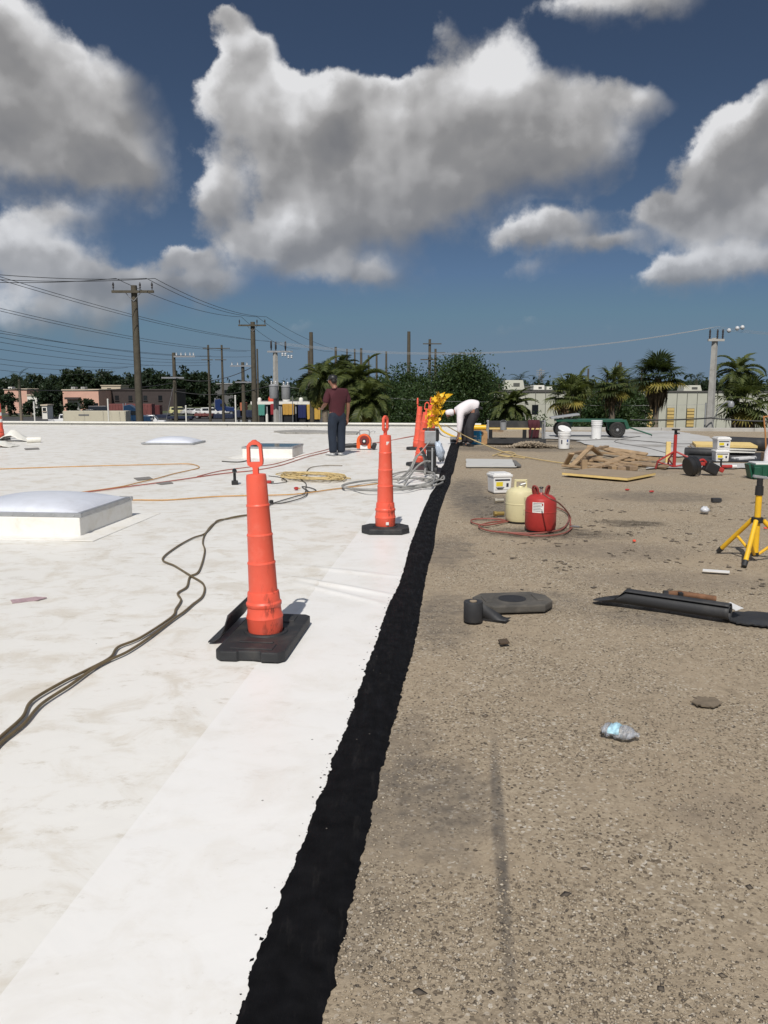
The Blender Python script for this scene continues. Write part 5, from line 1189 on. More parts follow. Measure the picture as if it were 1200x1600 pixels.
# ---- foam spray tanks, hose, square bucket
def tank(label, px, py, mat, handle_mat, rz, style):
    t = thing('spray_tank', label, 'spray tank', P(px, py) + Vector((0, 0, .0)), rz)
    r_ = .165
    prof = [(.05, .006), (.125, .004), (.150, .018), (r_, .06), (r_, .205), (r_ + .0025, .208), (r_ + .0025, .218), (r_, .221), (r_, .315), (.150, .355), (.115, .382), (.07, .394), (.03, .398), (.022, .41)]
    MB().lathe(prof, 40).build('cylinder', mat, t, smooth=.55); MB().lathe([(.145, 0), (.147, .012), (.13, .016)], 32).build('foot_ring', M['black_plastic'], t, smooth=.6)
    if style == 0:      # one wide loop handle plate with a slot
        bm = MB()
        for (cx, cz, sx, sz) in ((-.062, .435, .026, .09), (.062, .435, .026, .09), (0, .472, .15, .026)): bm.box((cx, 0, cz), (sx, .022, sz))
        bm.build('handle', handle_mat, t, bevel=.007)
        MB().cyl((0, 0, .40), (0, 0, .435), .014, n=10).build('valve', M['steel'], t); MB().cyl((.0, -.005, .425), (.055, -.02, .44), .011, n=8).build('valve_outlet', M['steel'], t)
    else:               # two open ears
        for s in (-1, 1):
            bm = MB(); bm.tube(catmull([(s * .035, -.03, .385), (s * .045, -.032, .45), (s * .06, -.02, .475), (s * .085, .0, .478), (s * .088, .02, .44), (s * .075, .03, .385)], 4), .011, 8)
            bm.build('handle', handle_mat, t, smooth=1); MB().box((s * .062, .0, .43), (.034, .008, .07)).build('handle_web', handle_mat, t)
        MB().cyl((0, 0, .39), (0, 0, .455), .013, n=10).build('valve', M['steel'], t); MB().lathe([(.02, 0), (.024, .008), (.02, .016)], 12, (0, 0, .455)).build('valve_knob', M['black_plastic'], t)
    return t
def curved_label(t, r_, a0, a1, z0, z1, mat, name='label', dz=.0015):
    k = 12; ang = np.linspace(a0, a1, k); pts = []
    for z in (z0, z1):
        for a_ in ang: pts.append(((r_ + dz) * math.sin(a_), -(r_ + dz) * math.cos(a_), z))
    return link(name, grid_mesh(name, np.array(pts), 2, k), mat, t)
tc_ = tank('cream foam spray tank with loop handle beside the red tank', 812, 815, M['cream'], M['cream'], .1, 0)
curved_label(tc_, .166, -.02, .62, .22, .30, pm('faded_label', (.50, .45, .27), .6, .2, 60)); curved_label(tc_, .166, -.06, .62, .10, .165, pm('faded_label', (.50, .45, .27), .6, .2, 60))
tr_ = tank('red foam spray tank with two ears and white label in front of cream tank', 844, 829, M['red'], M['dark_red'], .05, 1)
lb = curved_label(tr_, .166, -.78, -.05, .215, .325, M['paper'])
for i in range(6): curved_label(tr_, .166, -.72, -.25 if i % 2 else -.15, .312 - i * .016, .316 - i * .016, M['ink'], 'print_line', .0028)
curved_label(tr_, .166, -.18, -.10, .29, .315, M['red'], 'print_mark', .0028)
def hose(name, label, pix, r, mat, cat='hose', zs=None, closed=False, k=7, group=None, lift=.004, seed=None):
    pts = []
    for i, (x, y) in enumerate(pix):
        z = (zs[i] if zs else 0); q_ = P(x, y, z + r) ; q_.z += lift; pts.append(q_)
    pts = catmull(pts, k); c = pts[0].copy(); o = MB().tube([q_ - c for q_ in pts], r, 8).build(name, mat, smooth=2); o.location = c
    return tag(o, label, cat, group)
hose('spray_hose', 'dull red twin spray hose looped around the two tanks', [(862, 790), (885, 800), (889, 812), (880, 826), (862, 831), (835, 834), (800, 833), (765, 830), (748, 823), (765, 817), (790, 814), (770, 811), (740, 812), (738, 817), (760, 821), (795, 815)], .0092, M['hose_red'])
hose('spray_hose', 'second dull red hose running from red tank to the spray gun', [(848, 772), (860, 780), (875, 788), (890, 806), (891, 822), (893, 826), (880, 834), (850, 838), (815, 836), (780, 831)], .008, M['hose_red'], zs=[.43, .4, .3, .1, .0, .0, 0, 0, 0, 0])
t = thing('spray_gun', 'small spray gun end lying right of the red tank', 'spray gun', P(896, 826) + Vector((0, 0, .02)), -1.0); MB().cyl((-.05, 0, 0), (.08, 0, .01), .012, n=8).build('barrel', M['steel'], t); MB().box((-.04, 0, -.005), (.03, .02, .05)).build('grip', M['hose_red'], t, bevel=.004); MB().cyl((.08, 0, .01), (.13, 0, .012), .005, n=6).build('nozzle', M['black_plastic'], t)
for (lb, px, py, c) in (('brass hose fitting lying left of the cream tank, lower one', 781, 806, (.42, .30, .10)), ('pale metal hose fitting left of the cream tank, upper one', 781, 785, (.55, .5, .4))):
    t = thing('hose_fitting', lb, 'fitting', P(px, py) + Vector((0, 0, .028)), .2, 'hose fittings'); m_ = pm('fitting', c, .35, .1, metal=.6); MB().cyl((-.05, 0, 0), (.05, 0, 0), .026, n=12).build('barrel', m_, t, smooth=.7); MB().cyl((-.075, 0, 0), (-.045, 0, 0), .034, n=6).build('nut', m_, t)
def square_bucket(root, z0, w=.26, h=.24, mat=None):
    b = MB().box((0, 0, z0 + h / 2), (w * .92, w * .92, h), taper=1.08).build('bucket_body', M['white_plastic'], root, bevel=.02)
    l = MB().box((0, 0, z0 + h + .012), (w * 1.06, w * 1.06, .04)).build('lid', M['white_plastic'], root, bevel=.012); MB().box((0, 0, z0 + h + .04), (w * .9, w * .9, .02)).build('lid_panel', M['white_plastic'], l, bevel=.006)
    d = -w * .49; R_ = Matrix.Rotation(math.atan(.04 * w / h), 3, 'X')
    lb = MB().box((-.005, d - .002, z0 + h * .52), (w * .80, .004, h * .58), R_).build('label', M['paper'], b)
    MB().box((-.005, d - .006, z0 + h * .80), (w * .80, .004, h * .10), R_).build('label_band', M['ink'], lb); MB().box((-.05, d - .005, z0 + h * .56), (w * .36, .004, h * .26), R_).build('label_patch', pm('label_yellow', (.75, .60, .03), .6), lb)
    MB().box((.07, d - .005, z0 + h * .50), (w * .12, .004, h * .22), R_).build('label_print', M['ink'], lb)
    for k in range(3): MB().box((-.04, d - .005, z0 + h * (.36 - .045 * k)), (w * (.45 - .08 * k), .004, h * .018), R_).build('print_line', M['ink'], lb)
    return b
t = thing('square_bucket', 'white square lidded bucket with yellow label left of the tanks', 'bucket', P(780, 769), .22, 'white buckets'); square_bucket(t, 0, .28, .24)
t = thing('square_bucket', 'white square bucket with yellow label, bottom of the stack of two', 'bucket', P(1125, 721), -.05, 'white buckets'); square_bucket(t, 0, .27, .20)
t = thing('square_bucket', 'white square bucket with yellow label, top of the stack of two', 'bucket', P(1125, 721) + Vector((.005, 0, .25)), .02, 'white buckets'); square_bucket(t, 0, .27, .20)

# ---- round buckets
def round_bucket(label, px, py, mat, lidmode, marks=True, h=.38, r0=.132, r1=.150, rz=0):
    t = thing('round_bucket', label, 'bucket', P(px, py), rz, 'round buckets')
    b = MB().lathe([(r0 - .01, 0), (r0, .006), (r1 - .006, h - .10), (r1 + .006, h - .098), (r1 + .006, h - .08), (r1, h - .078), (r1, h - .05), (r1 + .007, h - .048), (r1 + .007, h - .03), (r1, h - .028), (r1 + .004, h), (r1 - .006, h), (r1 - .008, h - .02), (.01, h - .022)], 32).build('bucket_body', mat, t, smooth=.5)
    MB().tube([(math.cos(a_) * (r1 + .012), math.sin(a_) * (r1 + .012) * .5 - .08, h - .05 - .13 * math.sin(a_) ** 2 * .8) for a_ in np.linspace(math.pi, 2 * math.pi, 14)], .003, 5).build('handle', M['steel'], t)
    if lidmode:
        l = MB().lathe([(r1 + .01, 0), (r1 + .012, .02), (r1, .03), (r1 - .02, .026), (.01, .026)], 32).build('lid', M['white_plastic'], t, smooth=.5)
        l.location = (0, .0, h + (.0 if lidmode == 1 else .045)); l.rotation_euler = (0, 0, 0) if lidmode == 1 else (.42, .22, 0)
    if marks:
        rr_ = lambda z: r0 + (r1 - .006 - r0) * z / (h - .1)
        for (a0, a1, z0, z1, m_) in ((-.72, -.50, .12, .22, M['ink']), (.25, .55, .17, .23, pm('blue_print', (.05, .1, .3), .6)), (.2, .62, .10, .14, M['grey_metal'])):
            k = 8; pts = [((rr_(z) + .003) * math.sin(a_), -(rr_(z) + .003) * math.cos(a_), z) for z in (z0, z1) for a_ in np.linspace(a0, a1, k)]; link('label_print', grid_mesh('label_print', np.array(pts), 2, k), m_, b)
    return t
round_bucket('white round bucket with its lid set askew, left of the wagon', 881, 701, M['white_plastic'], 2, h=.42)
round_bucket('white round bucket standing in front of the wagon', 931.5, 686, M['white_plastic'], 1, h=.5, marks=False)
tb = round_bucket('blue round bucket with pale print behind the bending worker', 744, 694, M['blue'], 0, False, h=.34, r0=.135, r1=.152)
for (a0, a1, z0, z1, m_) in ((-.75, -.05, .19, .23, M['paper']), (-.5, -.05, .06, .15, M['paper']), (.15, .65, .03, .14, pm('pale_print', (.4, .55, .6), .6))):
    pts = [(.146 * math.sin(a_), -.146 * math.cos(a_), z) for z in (z0, z1) for a_ in np.linspace(a0, a1, 8)]; link('label_print', grid_mesh('label_print', np.array(pts), 2, 8), m_, tb)

# ---- boards and sheets
PA, PF, PR = P(878, 744), P(980, 753), P(1024, 744.5)
t = thing('insulation_board', 'tan-faced insulation board with bright yellow edge lying on the gravel', 'insulation board', PF); ex = (PA - PF); ey = (PR - PF)
MB().add([(0, 0, .022), ex * 1 + Vector((0, 0, .022)), ex + ey + Vector((0, 0, .022)), ey + Vector((0, 0, .022)), (0, 0, .06), ex + Vector((0, 0, .06)), ex + ey + Vector((0, 0, .06)), ey + Vector((0, 0, .06))], [(0, 1, 2, 3), (7, 6, 5, 4), (0, 4, 5, 1), (3, 2, 6, 7), (1, 5, 6, 2), (0, 3, 7, 4)]).build('foam_core', M['foam'], t)
k = 1.002; MB().add([(0, 0, .0605), ex * k + Vector((0, 0, .0605)), (ex + ey) * k + Vector((0, 0, .0605)), ey * k + Vector((0, 0, .0605)), (0, 0, .064), ex * k + Vector((0, 0, .064)), (ex + ey) * k + Vector((0, 0, .064)), ey * k + Vector((0, 0, .064))], [(0, 1, 2, 3), (7, 6, 5, 4), (0, 4, 5, 1), (3, 2, 6, 7), (1, 5, 6, 2), (0, 3, 7, 4)]).build('facer', M['kraft'], t)
GREYSH = pm('pale_grey_sheet', (.52, .52, .50), .7, .05, 2, .1, 10, dirt=(.38, .37, .34), dscale=2, damt=.4)
flat_scrap('grey_sheet', 'pale grey membrane sheet lying flat on the gravel behind the bucket', 'sheet', [(728, 731), (806, 731), (800, 720), (728, 719)], GREYSH, .02, .012, .012)
flat_scrap('grey_sheet', 'dark grey curled end of the pale sheet', 'sheet', [(805, 731), (815, 730), (807, 722), (801, 721)], pm('sheet_dark', (.15, .145, .135), .8), .02, .012, .005, sub=3)
# lumber pile
LG = 'scrap lumber in the pile'
def plank(label, a, b, w, th, mat, roll=0.0, group=LG):
    a, b = Vector(a), Vector(b); d = (b - a); L = d.length; d.normalize(); s = d.cross(Vector((0, 0, 1))).normalized(); n_ = s.cross(d); R3 = Matrix((d, s, n_)).transposed() @ Matrix.Rotation(roll, 3, 'X')
    o = MB().box((0, 0, 0), (L, w, th)).build('plank', M[mat], bevel=.004, seg=1); o.matrix_world = Matrix.Translation((a + b) / 2) @ R3.to_4x4(); return tag(o, label, 'plank', group)
def PP(x, y, z): q_ = P(x, y); return (q_.x, q_.y, z)
plank('short plank propped up slanting, left leg of the frame on the lumber pile', PP(884, 727, .02), PP(893, 729, .25), .10, .038, 'wood')
plank('long plank slanting up to the peak of the lumber pile', PP(893, 731, .03), A(924, 697, 16.4), .10, .038, 'wood')
plank('short plank leaning down right from the peak of the pile', A(922, 697, 16.35), PP(938, 720, .12), .12, .04, 'wood')
plank('plank lying across the pile below the peak', PP(890, 722, .16), PP(948, 715, .24), .10, .04, 'wood_grey')
rl = random.Random(3)
for k, (x0, y0, z0, x1, y1, z1, mt, lb) in enumerate(((915, 724, .05, 1026, 722, .05, 'wood', 'long bare plank at the bottom right of the pile, reaching the red tripod'), (930, 716, .2, 1030, 721, .06, 'wood', 'long pale plank sloping right along the top of the pile'), (935, 711, .28, 1010, 717, .12, 'wood', 'pale plank behind the long sloping one on the pile'),
        (905, 721, .10, 985, 731, .04, 'wood_grey', 'dark plank lying front right under the pile'), (898, 727, .05, 960, 733, .04, 'wood', 'front plank of the pile with sawn end'), (920, 719, .15, 975, 734, .04, 'wood', 'plank crossing the middle of the pile toward the front'), (930, 725, .12, 1000, 731, .05, 'wood', 'plank ending at the pale block on the right of the pile'),
        (950, 729, .10, 990, 718, .16, 'wood', 'short plank lying crosswise on the right half of the pile'), (940, 733, .03, 1014, 727, .03, 'wood_grey', 'weathered plank at ground level under the pile'), (880, 731, .02, 920, 735, .02, 'wood', 'thin lath on the gravel left of the pile'), (985, 727, .03, 1042, 733, .02, 'wood_grey', 'dark plank end pointing right below the red tripod'),
        (900, 716, .18, 940, 726, .10, 'wood_grey', 'weathered short board inside the left of the pile'), (946, 712, .22, 1000, 724, .10, 'wood', 'bare board over the middle right of the pile'), (925, 735, .03, 965, 728, .12, 'wood', 'short offcut leaning at the front of the pile'))):
    plank(lb, PP(x0, y0, .03 + .5 * z0), PP(x1, y1, .03 + .5 * z1), rl.uniform(.085, .14), .04, mt, rl.uniform(-.4, .4))
for (lb, x, y, mt, sz) in (('upright tan wood block at the front left of the pile', 912.5, 735, 'wood', (.10, .08, .19)), ('white-ended wood block at the front of the pile', 931, 733, 'wood_grey', (.12, .25, .07)), ('tan sawn block at the front middle of the pile', 958, 735, 'wood', (.12, .2, .08)), ('dark wood block with pale end at the front right of the pile', 985, 735, 'wood_grey', (.16, .25, .08)), ('black-ended wood block in the front row of the pile', 970, 736, 'wood_grey', (.15, .2, .075))):
    q_ = P(x, y); o = MB().box((0, 0, sz[2] / 2), sz).build('wood_block', M[mt], bevel=.005, seg=1); o.location = q_ + Vector((0, 0, .005)); o.rotation_euler = (0, 0, rl.uniform(-.4, .3)); tag(o, lb, 'wood block', 'wood blocks at the pile')
a = P(1043, 723); o = MB().box((0, 0, .21), (.09, .04, .42)).build('plank', M['foam'], bevel=.004); o.location = a; tag(o, 'upright pale wooden stake behind the red tripod', 'plank')
# insulation stack with rolls at right
t0 = P(1133, 712)
for k in range(3):
    t = thing('insulation_board', ('bottom board of the low insulation stack at right', 'middle board of the low insulation stack at right', 'top tan board of the low insulation stack at right')[k], 'insulation board', t0 + Vector((.1 + .03 * k, .55 - .02 * k, .07 + .055 * k)), RZ - .12 - .03 * k, 'stacked insulation boards')
    MB().box((0, 0, .022), (1.25, 1.2, .045)).build('foam_core', M['white_paint'] if k < 2 else M['foam'], t, bevel=.004, seg=1); MB().box((0, 0, .0475), (1.25, 1.2, .005)).build('facer', M['foam'] if k == 2 else M['kraft'], t)
def roll_lying(label, px, py, L, r, rz, mat, z=0):
    t = thing('membrane_roll', label, 'membrane roll', P(px, py) + Vector((0, 0, r + z)), rz)
    MB().lathe([(r * .35, -L / 2), (r * .95, -L / 2), (r, -L / 2 + .01), (r, L / 2 - .01), (r * .95, L / 2), (r * .35, L / 2)], 24, (0, 0, 0), Matrix.Rotation(math.pi / 2, 3, 'Y')).build('roll', mat, t, smooth=.6)
    MB().lathe([(r * .30, -L / 2 - .004), (r * .36, -L / 2 - .004), (r * .36, L / 2 + .004), (r * .3, L / 2 + .004)], 16, (0, 0, 0), Matrix.Rotation(math.pi / 2, 3, 'Y')).build('core', M['kraft'], t)
roll_lying('thick black membrane roll behind the low insulation stack at right', 1170, 703, 1.1, .15, 2.35, M['black_sheet'])
roll_lying('dark grey membrane roll on the roof left of the stacked square buckets', 1100, 713, .8, .09, -.5, M['black_sheet'])
flat_scrap('black_felt_sheet', 'black felt sheet spread below the insulation stack', 'sheet', [(1070, 716), (1085, 708), (1225, 708), (1225, 722), (1075, 722)], M['black_sheet'], .01, .008, .02)
flat_scrap('white_strip', 'curled white strip lying before the insulation stack', 'sheet', [(1142, 718), (1180, 716), (1182, 718), (1155, 720)], M['white_plastic'], .03, .02, .01)

# ---- tripods
t = thing('tripod_stand', 'yellow tripod stand with black clamps at the right edge', 'tripod stand', P(1179, 874), .15)
MB().cyl((0, 0, .06), (0, 0, .60), .028, .028, 16).build('column', M['yellow'], t, smooth=.7)
MB().cyl((0, 0, .58), (0, 0, .66), .036, .034, 14).build('clamp', M['black_plastic'], t, smooth=.7); MB().cyl((0, 0, .66), (0, 0, .73), .026, .026, 14).build('upper_tube', M['black_plastic'], t, smooth=.7)
MB().box((.0, 0, .74), (.13, .035, .025), Matrix.Rotation(.15, 3, 'Y')).build('top_bar', M['grey_metal'], t, bevel=.006); MB().cyl((.05, 0, .74), (.14, 0, .70), .008, n=8).build('hook', M['white_plastic'], t)
hub = MB().lathe([(.03, .0), (.05, .004), (.05, .05), (.03, .054)], 14, (0, 0, .33)).build('hub', M['black_plastic'], t, smooth=.6); MB().cyl((0, 0, .03), (0, 0, .065), .033, n=12).build('foot_collar', M['black_plastic'], t)
for a_ in (-2.35, -.35, 1.75 + .2):
    d = Vector((math.cos(a_), math.sin(a_), 0)); lg = MB().cyl(d * .05 + Vector((0, 0, .355)), d * .36 + Vector((0, 0, .03)), .021, .021, 12).build('leg', M['yellow'], t, smooth=.7)
    MB().cyl(d * .345 + Vector((0, 0, .045)), d * .385 + Vector((0, 0, .004)), .025, .022, 12).build('rubber_foot', M['black_rubber'], lg, smooth=.7); MB().cyl(d * .03 + Vector((0, 0, .05)), d * .20 + Vector((0, 0, .19)), .013, n=8).build('strut', M['yellow'], lg, smooth=.7)
t = thing('tripod_stand', 'red tripod stand with black head behind the lumber pile', 'tripod stand', P(1053, 731), .0)
MB().cyl((0, 0, .02), (0, 0, .62), .032, .032, 12).build('column', M['red'], t, smooth=.7); MB().cyl((0, 0, .60), (0, 0, .70), .026, n=10).build('upper_tube', M['black_plastic'], t); MB().cyl((0, 0, .70), (0, 0, .725), .075, n=14).build('head_plate', M['black_plastic'], t); MB().cyl((.0, 0, .645), (.07, -.02, .645), .015, n=8).build('clamp_knob', M['black_plastic'], t)
for a_ in (-2.75, -.35, 1.5):
    d = Vector((math.cos(a_), math.sin(a_), 0)); lg = MB().cyl(d * .03 + Vector((0, 0, .30)), d * .40 + Vector((0, 0, .13 if abs(a_) < 3 else .02)), .017, n=8).build('leg', M['red'], t, smooth=.7); MB().cyl(d * .03 + Vector((0, 0, .03)), d * .38 + Vector((0, 0, .12)), .014, n=8).build('strut', M['red'], lg); MB().cyl(d * .38 + Vector((0, 0, .145)), d * .43 + Vector((0, 0, .0)), .02, n=8).build('foot', M['dark_red'], lg)
flat_scrap('white_stick', 'thin white stick on the gravel left of the yellow tripod foot', 'stick', [(1098, 892), (1140, 895), (1140, 897), (1098, 894)], M['white_plastic'], .012, .006, .002, sub=3)

# ---- red power tool with black bag, green box, post and bag at right edge
t = thing('power_tool', 'red and black power tool lying on the gravel below square buckets', 'power tool', P(1112, 742), 0)
MB().box((-.02, 0, .12), (.24, .18, .18), Matrix.Rotation(.45, 3, 'Y')).build('engine_body', M['black_plastic'], t, bevel=.03); MB().box((.06, -.06, .13), (.26, .05, .08), Matrix.Rotation(.45, 3, 'Y')).build('engine_cover', M['red'], t, bevel=.02)
MB().tube(catmull([(-.1, 0, .2), (-.16, 0, .26), (-.24, -.02, .24), (-.3, -.02, .18)], 4), .022, 8).build('front_handle', M['red'], t, smooth=1); MB().box((-.23, 0, .19), (.2, .08, .06)).build('arm', M['red'], t, bevel=.015); MB().cyl((-.22, -.03, .02), (-.2, 0, .18), .02, n=8).build('leg', M['black_plastic'], t)
MB().cyl((.18, .05, .14), (.36, .05, .14), .03, n=10).build('muffler', M['red'], t); MB().cyl((.36, .05, .14), (.44, .05, .14), .03, n=10).build('cap', M['white_plastic'], t); MB().cyl((.17, .05, .15), (.17, .05, .26), .018, n=8).build('rear_grip', M['black_plastic'], t)
t = thing('black_drum', 'small black open drum tipped on its side beside the red power tool', 'drum', P(1080, 743), rot=(0, 0, .25))
MB().lathe([(.05, -.09), (.15, -.085), (.165, -.07), (.16, .07), (.15, .085), (.13, .085), (.12, .0), (.03, -.01)], 28, (0, 0, .165), Matrix.Rotation(1.35, 3, 'Y')).build('drum', M['black_plastic'], t, smooth=.6); MB().lathe([(.156, -.01), (.17, 0), (.156, .01)], 28, (0, 0, .165), Matrix.Rotation(1.35, 3, 'Y')).build('rib', M['black_plastic'], t, smooth=.6)
t = thing('green_box', 'green plastic box with white lid at the right edge', 'box', P(1188, 747), -.05)
MB().box((.12, .08, .12), (.52, .34, .22), taper=1.05).build('box_body', M['green'], t, bevel=.015); MB().box((.13, .08, .245), (.50, .33, .03)).build('lid', M['white_plastic'], t, bevel=.008)
MB().box((-.19, .02, .12), (.03, .2, .24), Matrix.Rotation(-.25, 3, 'Y')).build('side_panel', M['green'], t, bevel=.006); MB().box((-.11, -.02, .10), (.10, .26, .19)).build('front_bin', M['green'], t, bevel=.01)
for k in range(4): MB().box((.0 + k * .09, -.10, .12), (.02, .02, .18)).build('rib', M['green'], t, bevel=.004)
t = thing('support_post', 'rusty orange pipe frame leaning up at the right edge', 'post', P(1197, 722), 0); RUST = pm('rusty_orange', (.42, .18, .06), .7, .25, 8)
MB().tube([(-.02, 0, .25), (-.05, .02, .6), (-.10, .03, .92)], .016, 8).build('tube', RUST, t, smooth=1); MB().tube([(.05, 0, .2), (.06, 0, .6), (.08, 0, .95)], .016, 8).build('tube', RUST, t, smooth=1); MB().cyl((-.09, .03, .9), (.08, 0, .93), .014, n=8).build('crossbar', RUST, t)
MB().box((.0, 0, .1), (.14, .2, .2)).build('foot_block', M['wood_grey'], t, bevel=.01)
t = thing('white_sack', 'white sack with red diamond mark slumped at the right edge', 'sack', P(1203, 726), 0)
n = 18; xs = np.linspace(0, 2 * math.pi, n); pts = []
for i in range(12):
    z = .46 * i / 11; r_ = .13 * (1 - .25 * (i / 11) ** 2) * (1 if i < 11 else .5)
    for a_ in xs: pts.append((r_ * math.cos(a_) * (1 + .08 * math.sin(5 * a_ + i)) + .06 * (i / 11) ** 2, r_ * .7 * math.sin(a_), z + .01 * math.sin(3 * a_)))
link('sack_body', grid_mesh('sack_body', np.array(pts), 12, n), M['white_cloth'], t); MB().prism([(-.06, 0), (0, -.06), (.06, 0), (0, .06)], 0, .004, Matrix.Rotation(math.pi / 2, 3, 'X'), (-.02, -.092, .24)).build('red_mark', M['red'], t)

# ---- loose bits on the gravel
for (lb, x, y, sz, mt) in (('red plastic scrap, left of two beside the insulation board', 980, 766, .07, 'red'), ('red plastic scrap, right of two below the insulation board', 1018, 769, .08, 'red'), ('small orange-red scrap below the dark stain', 991, 846, .06, 'orange'), ('small red scrap at the right edge by the tripod', 1196, 826, .05, 'orange')):
    q_ = P(x, y); o = MB().lathe([(.3, 0), (.5, .12), (.42, .3), (.1, .36)], 7, sx=1, sy=.6).build('plastic_scrap', M[mt]); o.scale = (sz, sz, sz); o.location = q_ + Vector((0, 0, -.002)); o.rotation_euler = (0, 0, x); tag(o, lb, 'scrap', 'plastic scraps')
o = MB().box((0, 0, .025), (.12, .07, .05)).build('black_block', M['black_sheet'], bevel=.006); o.location = P(1119, 784); o.rotation_euler = (0, 0, .05); tag(o, 'small black rubber block on the gravel near the crumpled plastic', 'block')
n = 16; pts = []
for i in range(n):
    for j in range(n + 1):
        th, ph = math.pi * i / (n - 1), 2 * math.pi * j / n; r_ = .05 * (1 + .3 * math.sin(7 * ph + 3 * th) * math.sin(5 * th))
        pts.append((r_ * math.sin(th) * math.cos(ph), r_ * math.sin(th) * math.sin(ph), .04 + .8 * r_ * math.cos(th)))
o = link('crumpled_plastic', grid_mesh('crumpled_plastic', np.array(pts), n, n + 1, False), pm('film', (.62, .64, .68), .25, .2, 20)); o.location = P(1101, 802); tag(o, 'crumpled clear plastic ball on the gravel below the black block', 'plastic')
flat_scrap('paint_flake', 'pinkish tape scrap on the white roof at far left', 'scrap', [(17, 941), (55, 936), (74, 937), (60, 941), (20, 946)], pm('pinkish', (.42, .30, .32), .7, .3, 30), .004, .014, .004)
for (lb, a_) in (('grey rubber pad on the white roof, left of a pair', [(209, 749), (233, 747), (239, 750), (215, 752)]), ('grey rubber pad on the white roof, right of a pair', [(244, 757), (263, 754), (271, 757), (252, 759)]), ('grey strip lying by the white wrapping at far left', [(38, 702), (60, 701), (62, 703), (40, 704)])):
    flat_scrap('rubber_pad', lb, 'pad', a_, pm('grey_pad', (.20, .19, .18), .8), .012, .014, .004, sub=4, group='pads on the white roof')
# grey debris line near parapet
flat_scrap('membrane_offcut', 'narrow grey membrane offcuts in a line behind the man', 'offcut', [(430, 676), (470, 674), (560, 677), (558, 680), (480, 679), (440, 678)], pm('grey_off', (.30, .29, .27), .8, .3, 8), .05, .012, .05)
# white wrapping at far left
def wrap(label, px, py, w, h):
    n = 12; pts = []
    for i in range(n):
        for j in range(n):
            x = (i / (n - 1) - .5) * w; y = (j / (n - 1) - .5) * .6; z = h * max(0, 1 - abs(x) * 2.2 / w) ** 1.2 * max(0, 1 - abs(y) * 1.6) + .01 + .012 * math.sin(i * 2.1 + j)
            pts.append((x, y, max(z, .004)))
    o = link('white_wrapping', grid_mesh('white_wrapping', np.array(pts), n, n, False), M['white_paint']); o.location = P(px, py) + Vector((0, 0, .012)); o.modifiers.new('thickness', 'SOLIDIFY').thickness = .006; return tag(o, label, 'wrapping')
wrap('heap of loose white membrane wrapping at far left', 22, 690, 1.0, .35); wrap('small white membrane fold at the left edge in front of the heap', 4, 699, .6, .16)
roll_lying('short white membrane roll at far left beside the wrapping heap', 53, 692, .35, .07, .4, M['white_paint'], .012)

# ---- cords and hoses on the white roof
CO = 'cords on the white roof'
Wp = dict(lift=.016)
hose('extension_cord', 'thick brown cord, outer strand of the pair running to the lower left', [(-30, 1190), (0, 1158), (35, 1126), (50, 1100), (95, 1072), (135, 1052), (172, 1032), (185, 1015), (220, 1000), (268, 968), (275, 955), (283, 941), (278, 930), (292, 920), (297, 904), (311, 895), (320, 864), (317, 850), (321, 836), (336, 819), (364, 810), (390, 806)], .0082, M['cord_brown'], 'cord', group=CO, **Wp)
hose('extension_cord', 'thick brown cord, inner strand of the pair running to the lower left', [(-30, 1204), (0, 1168), (37, 1137), (65, 1105), (110, 1075), (145, 1050), (170, 1036), (200, 1022), (232, 1001), (270, 972), (287, 960), (301, 948), (317, 934), (318, 916), (297, 902), (273, 887), (254, 876), (276, 857), (301, 843), (320, 836), (334, 821), (341, 815), (360, 812), (392, 806)], .0082, M['cord_brown'], 'cord', group=CO, **Wp)
hose('extension_cord', 'dark cord with knots running right of the nearest cone', [(392, 806), (415, 795), (425, 789), (440, 788), (465, 782), (478, 776), (480, 769), (472, 762), (486, 764), (494, 768), (484, 770), (478, 765), (478, 757), (470, 750), (478, 746), (480, 740)], .0075, M['cord_dark'], 'cord', group=CO, **Wp)
hose('extension_cord', 'dark cord strand doubling back to a socket right of the nearest cone', [(424, 789), (440, 784), (460, 778), (474, 774), (478, 768)], .0075, M['cord_dark'], 'cord', group=CO, **Wp)
hose('extension_cord', 'orange cord crossing the roof behind the big skylight to the hose coil', [(-20, 786), (60, 784), (130, 784), (208, 783), (262, 783), (330, 778), (385, 776), (460, 774), (520, 766), (560, 761), (590, 757)], .009, M['cord_orange'], 'cord', group=CO, **Wp)
hose('extension_cord', 'orange cord looping far left beyond the big skylight', [(-20, 735), (60, 732), (160, 729), (245, 727), (290, 726), (306, 728), (311, 732), (297, 736), (270, 742), (245, 749), (215, 756), (189, 762), (133, 770), (60, 777), (-20, 783)], .009, M['cord_orange'], 'cord', group=CO, **Wp)
hose('extension_cord', 'reddish cord running diagonally toward the man, lower strand', [(-20, 790), (60, 782), (133, 771), (200, 762), (260, 754), (308, 747), (350, 741), (400, 736), (440, 728), (480, 715), (512, 707), (540, 700), (556, 697)], .009, M['cord_red'], 'cord', group=CO, **Wp)
hose('extension_cord', 'reddish cord running diagonally toward the man, upper strand', [(308, 746), (345, 737), (390, 731), (430, 726), (470, 714), (505, 705), (530, 699), (590, 692), (650, 682)], .008, M['cord_red'], 'cord', group=CO, **Wp)
hose('extension_cord', 'thin dark cord curling beside the yellow cord heap', [(420, 745), (440, 748), (448, 754), (430, 757), (420, 757)], .006, M['cord_dark'], 'cord', group=CO, **Wp)
hose('extension_cord', 'thin dark cord behind the yellow cord heap', [(478, 740), (485, 732), (505, 729), (535, 729)], .007, M['cord_brown'], 'cord', group=CO, **Wp)
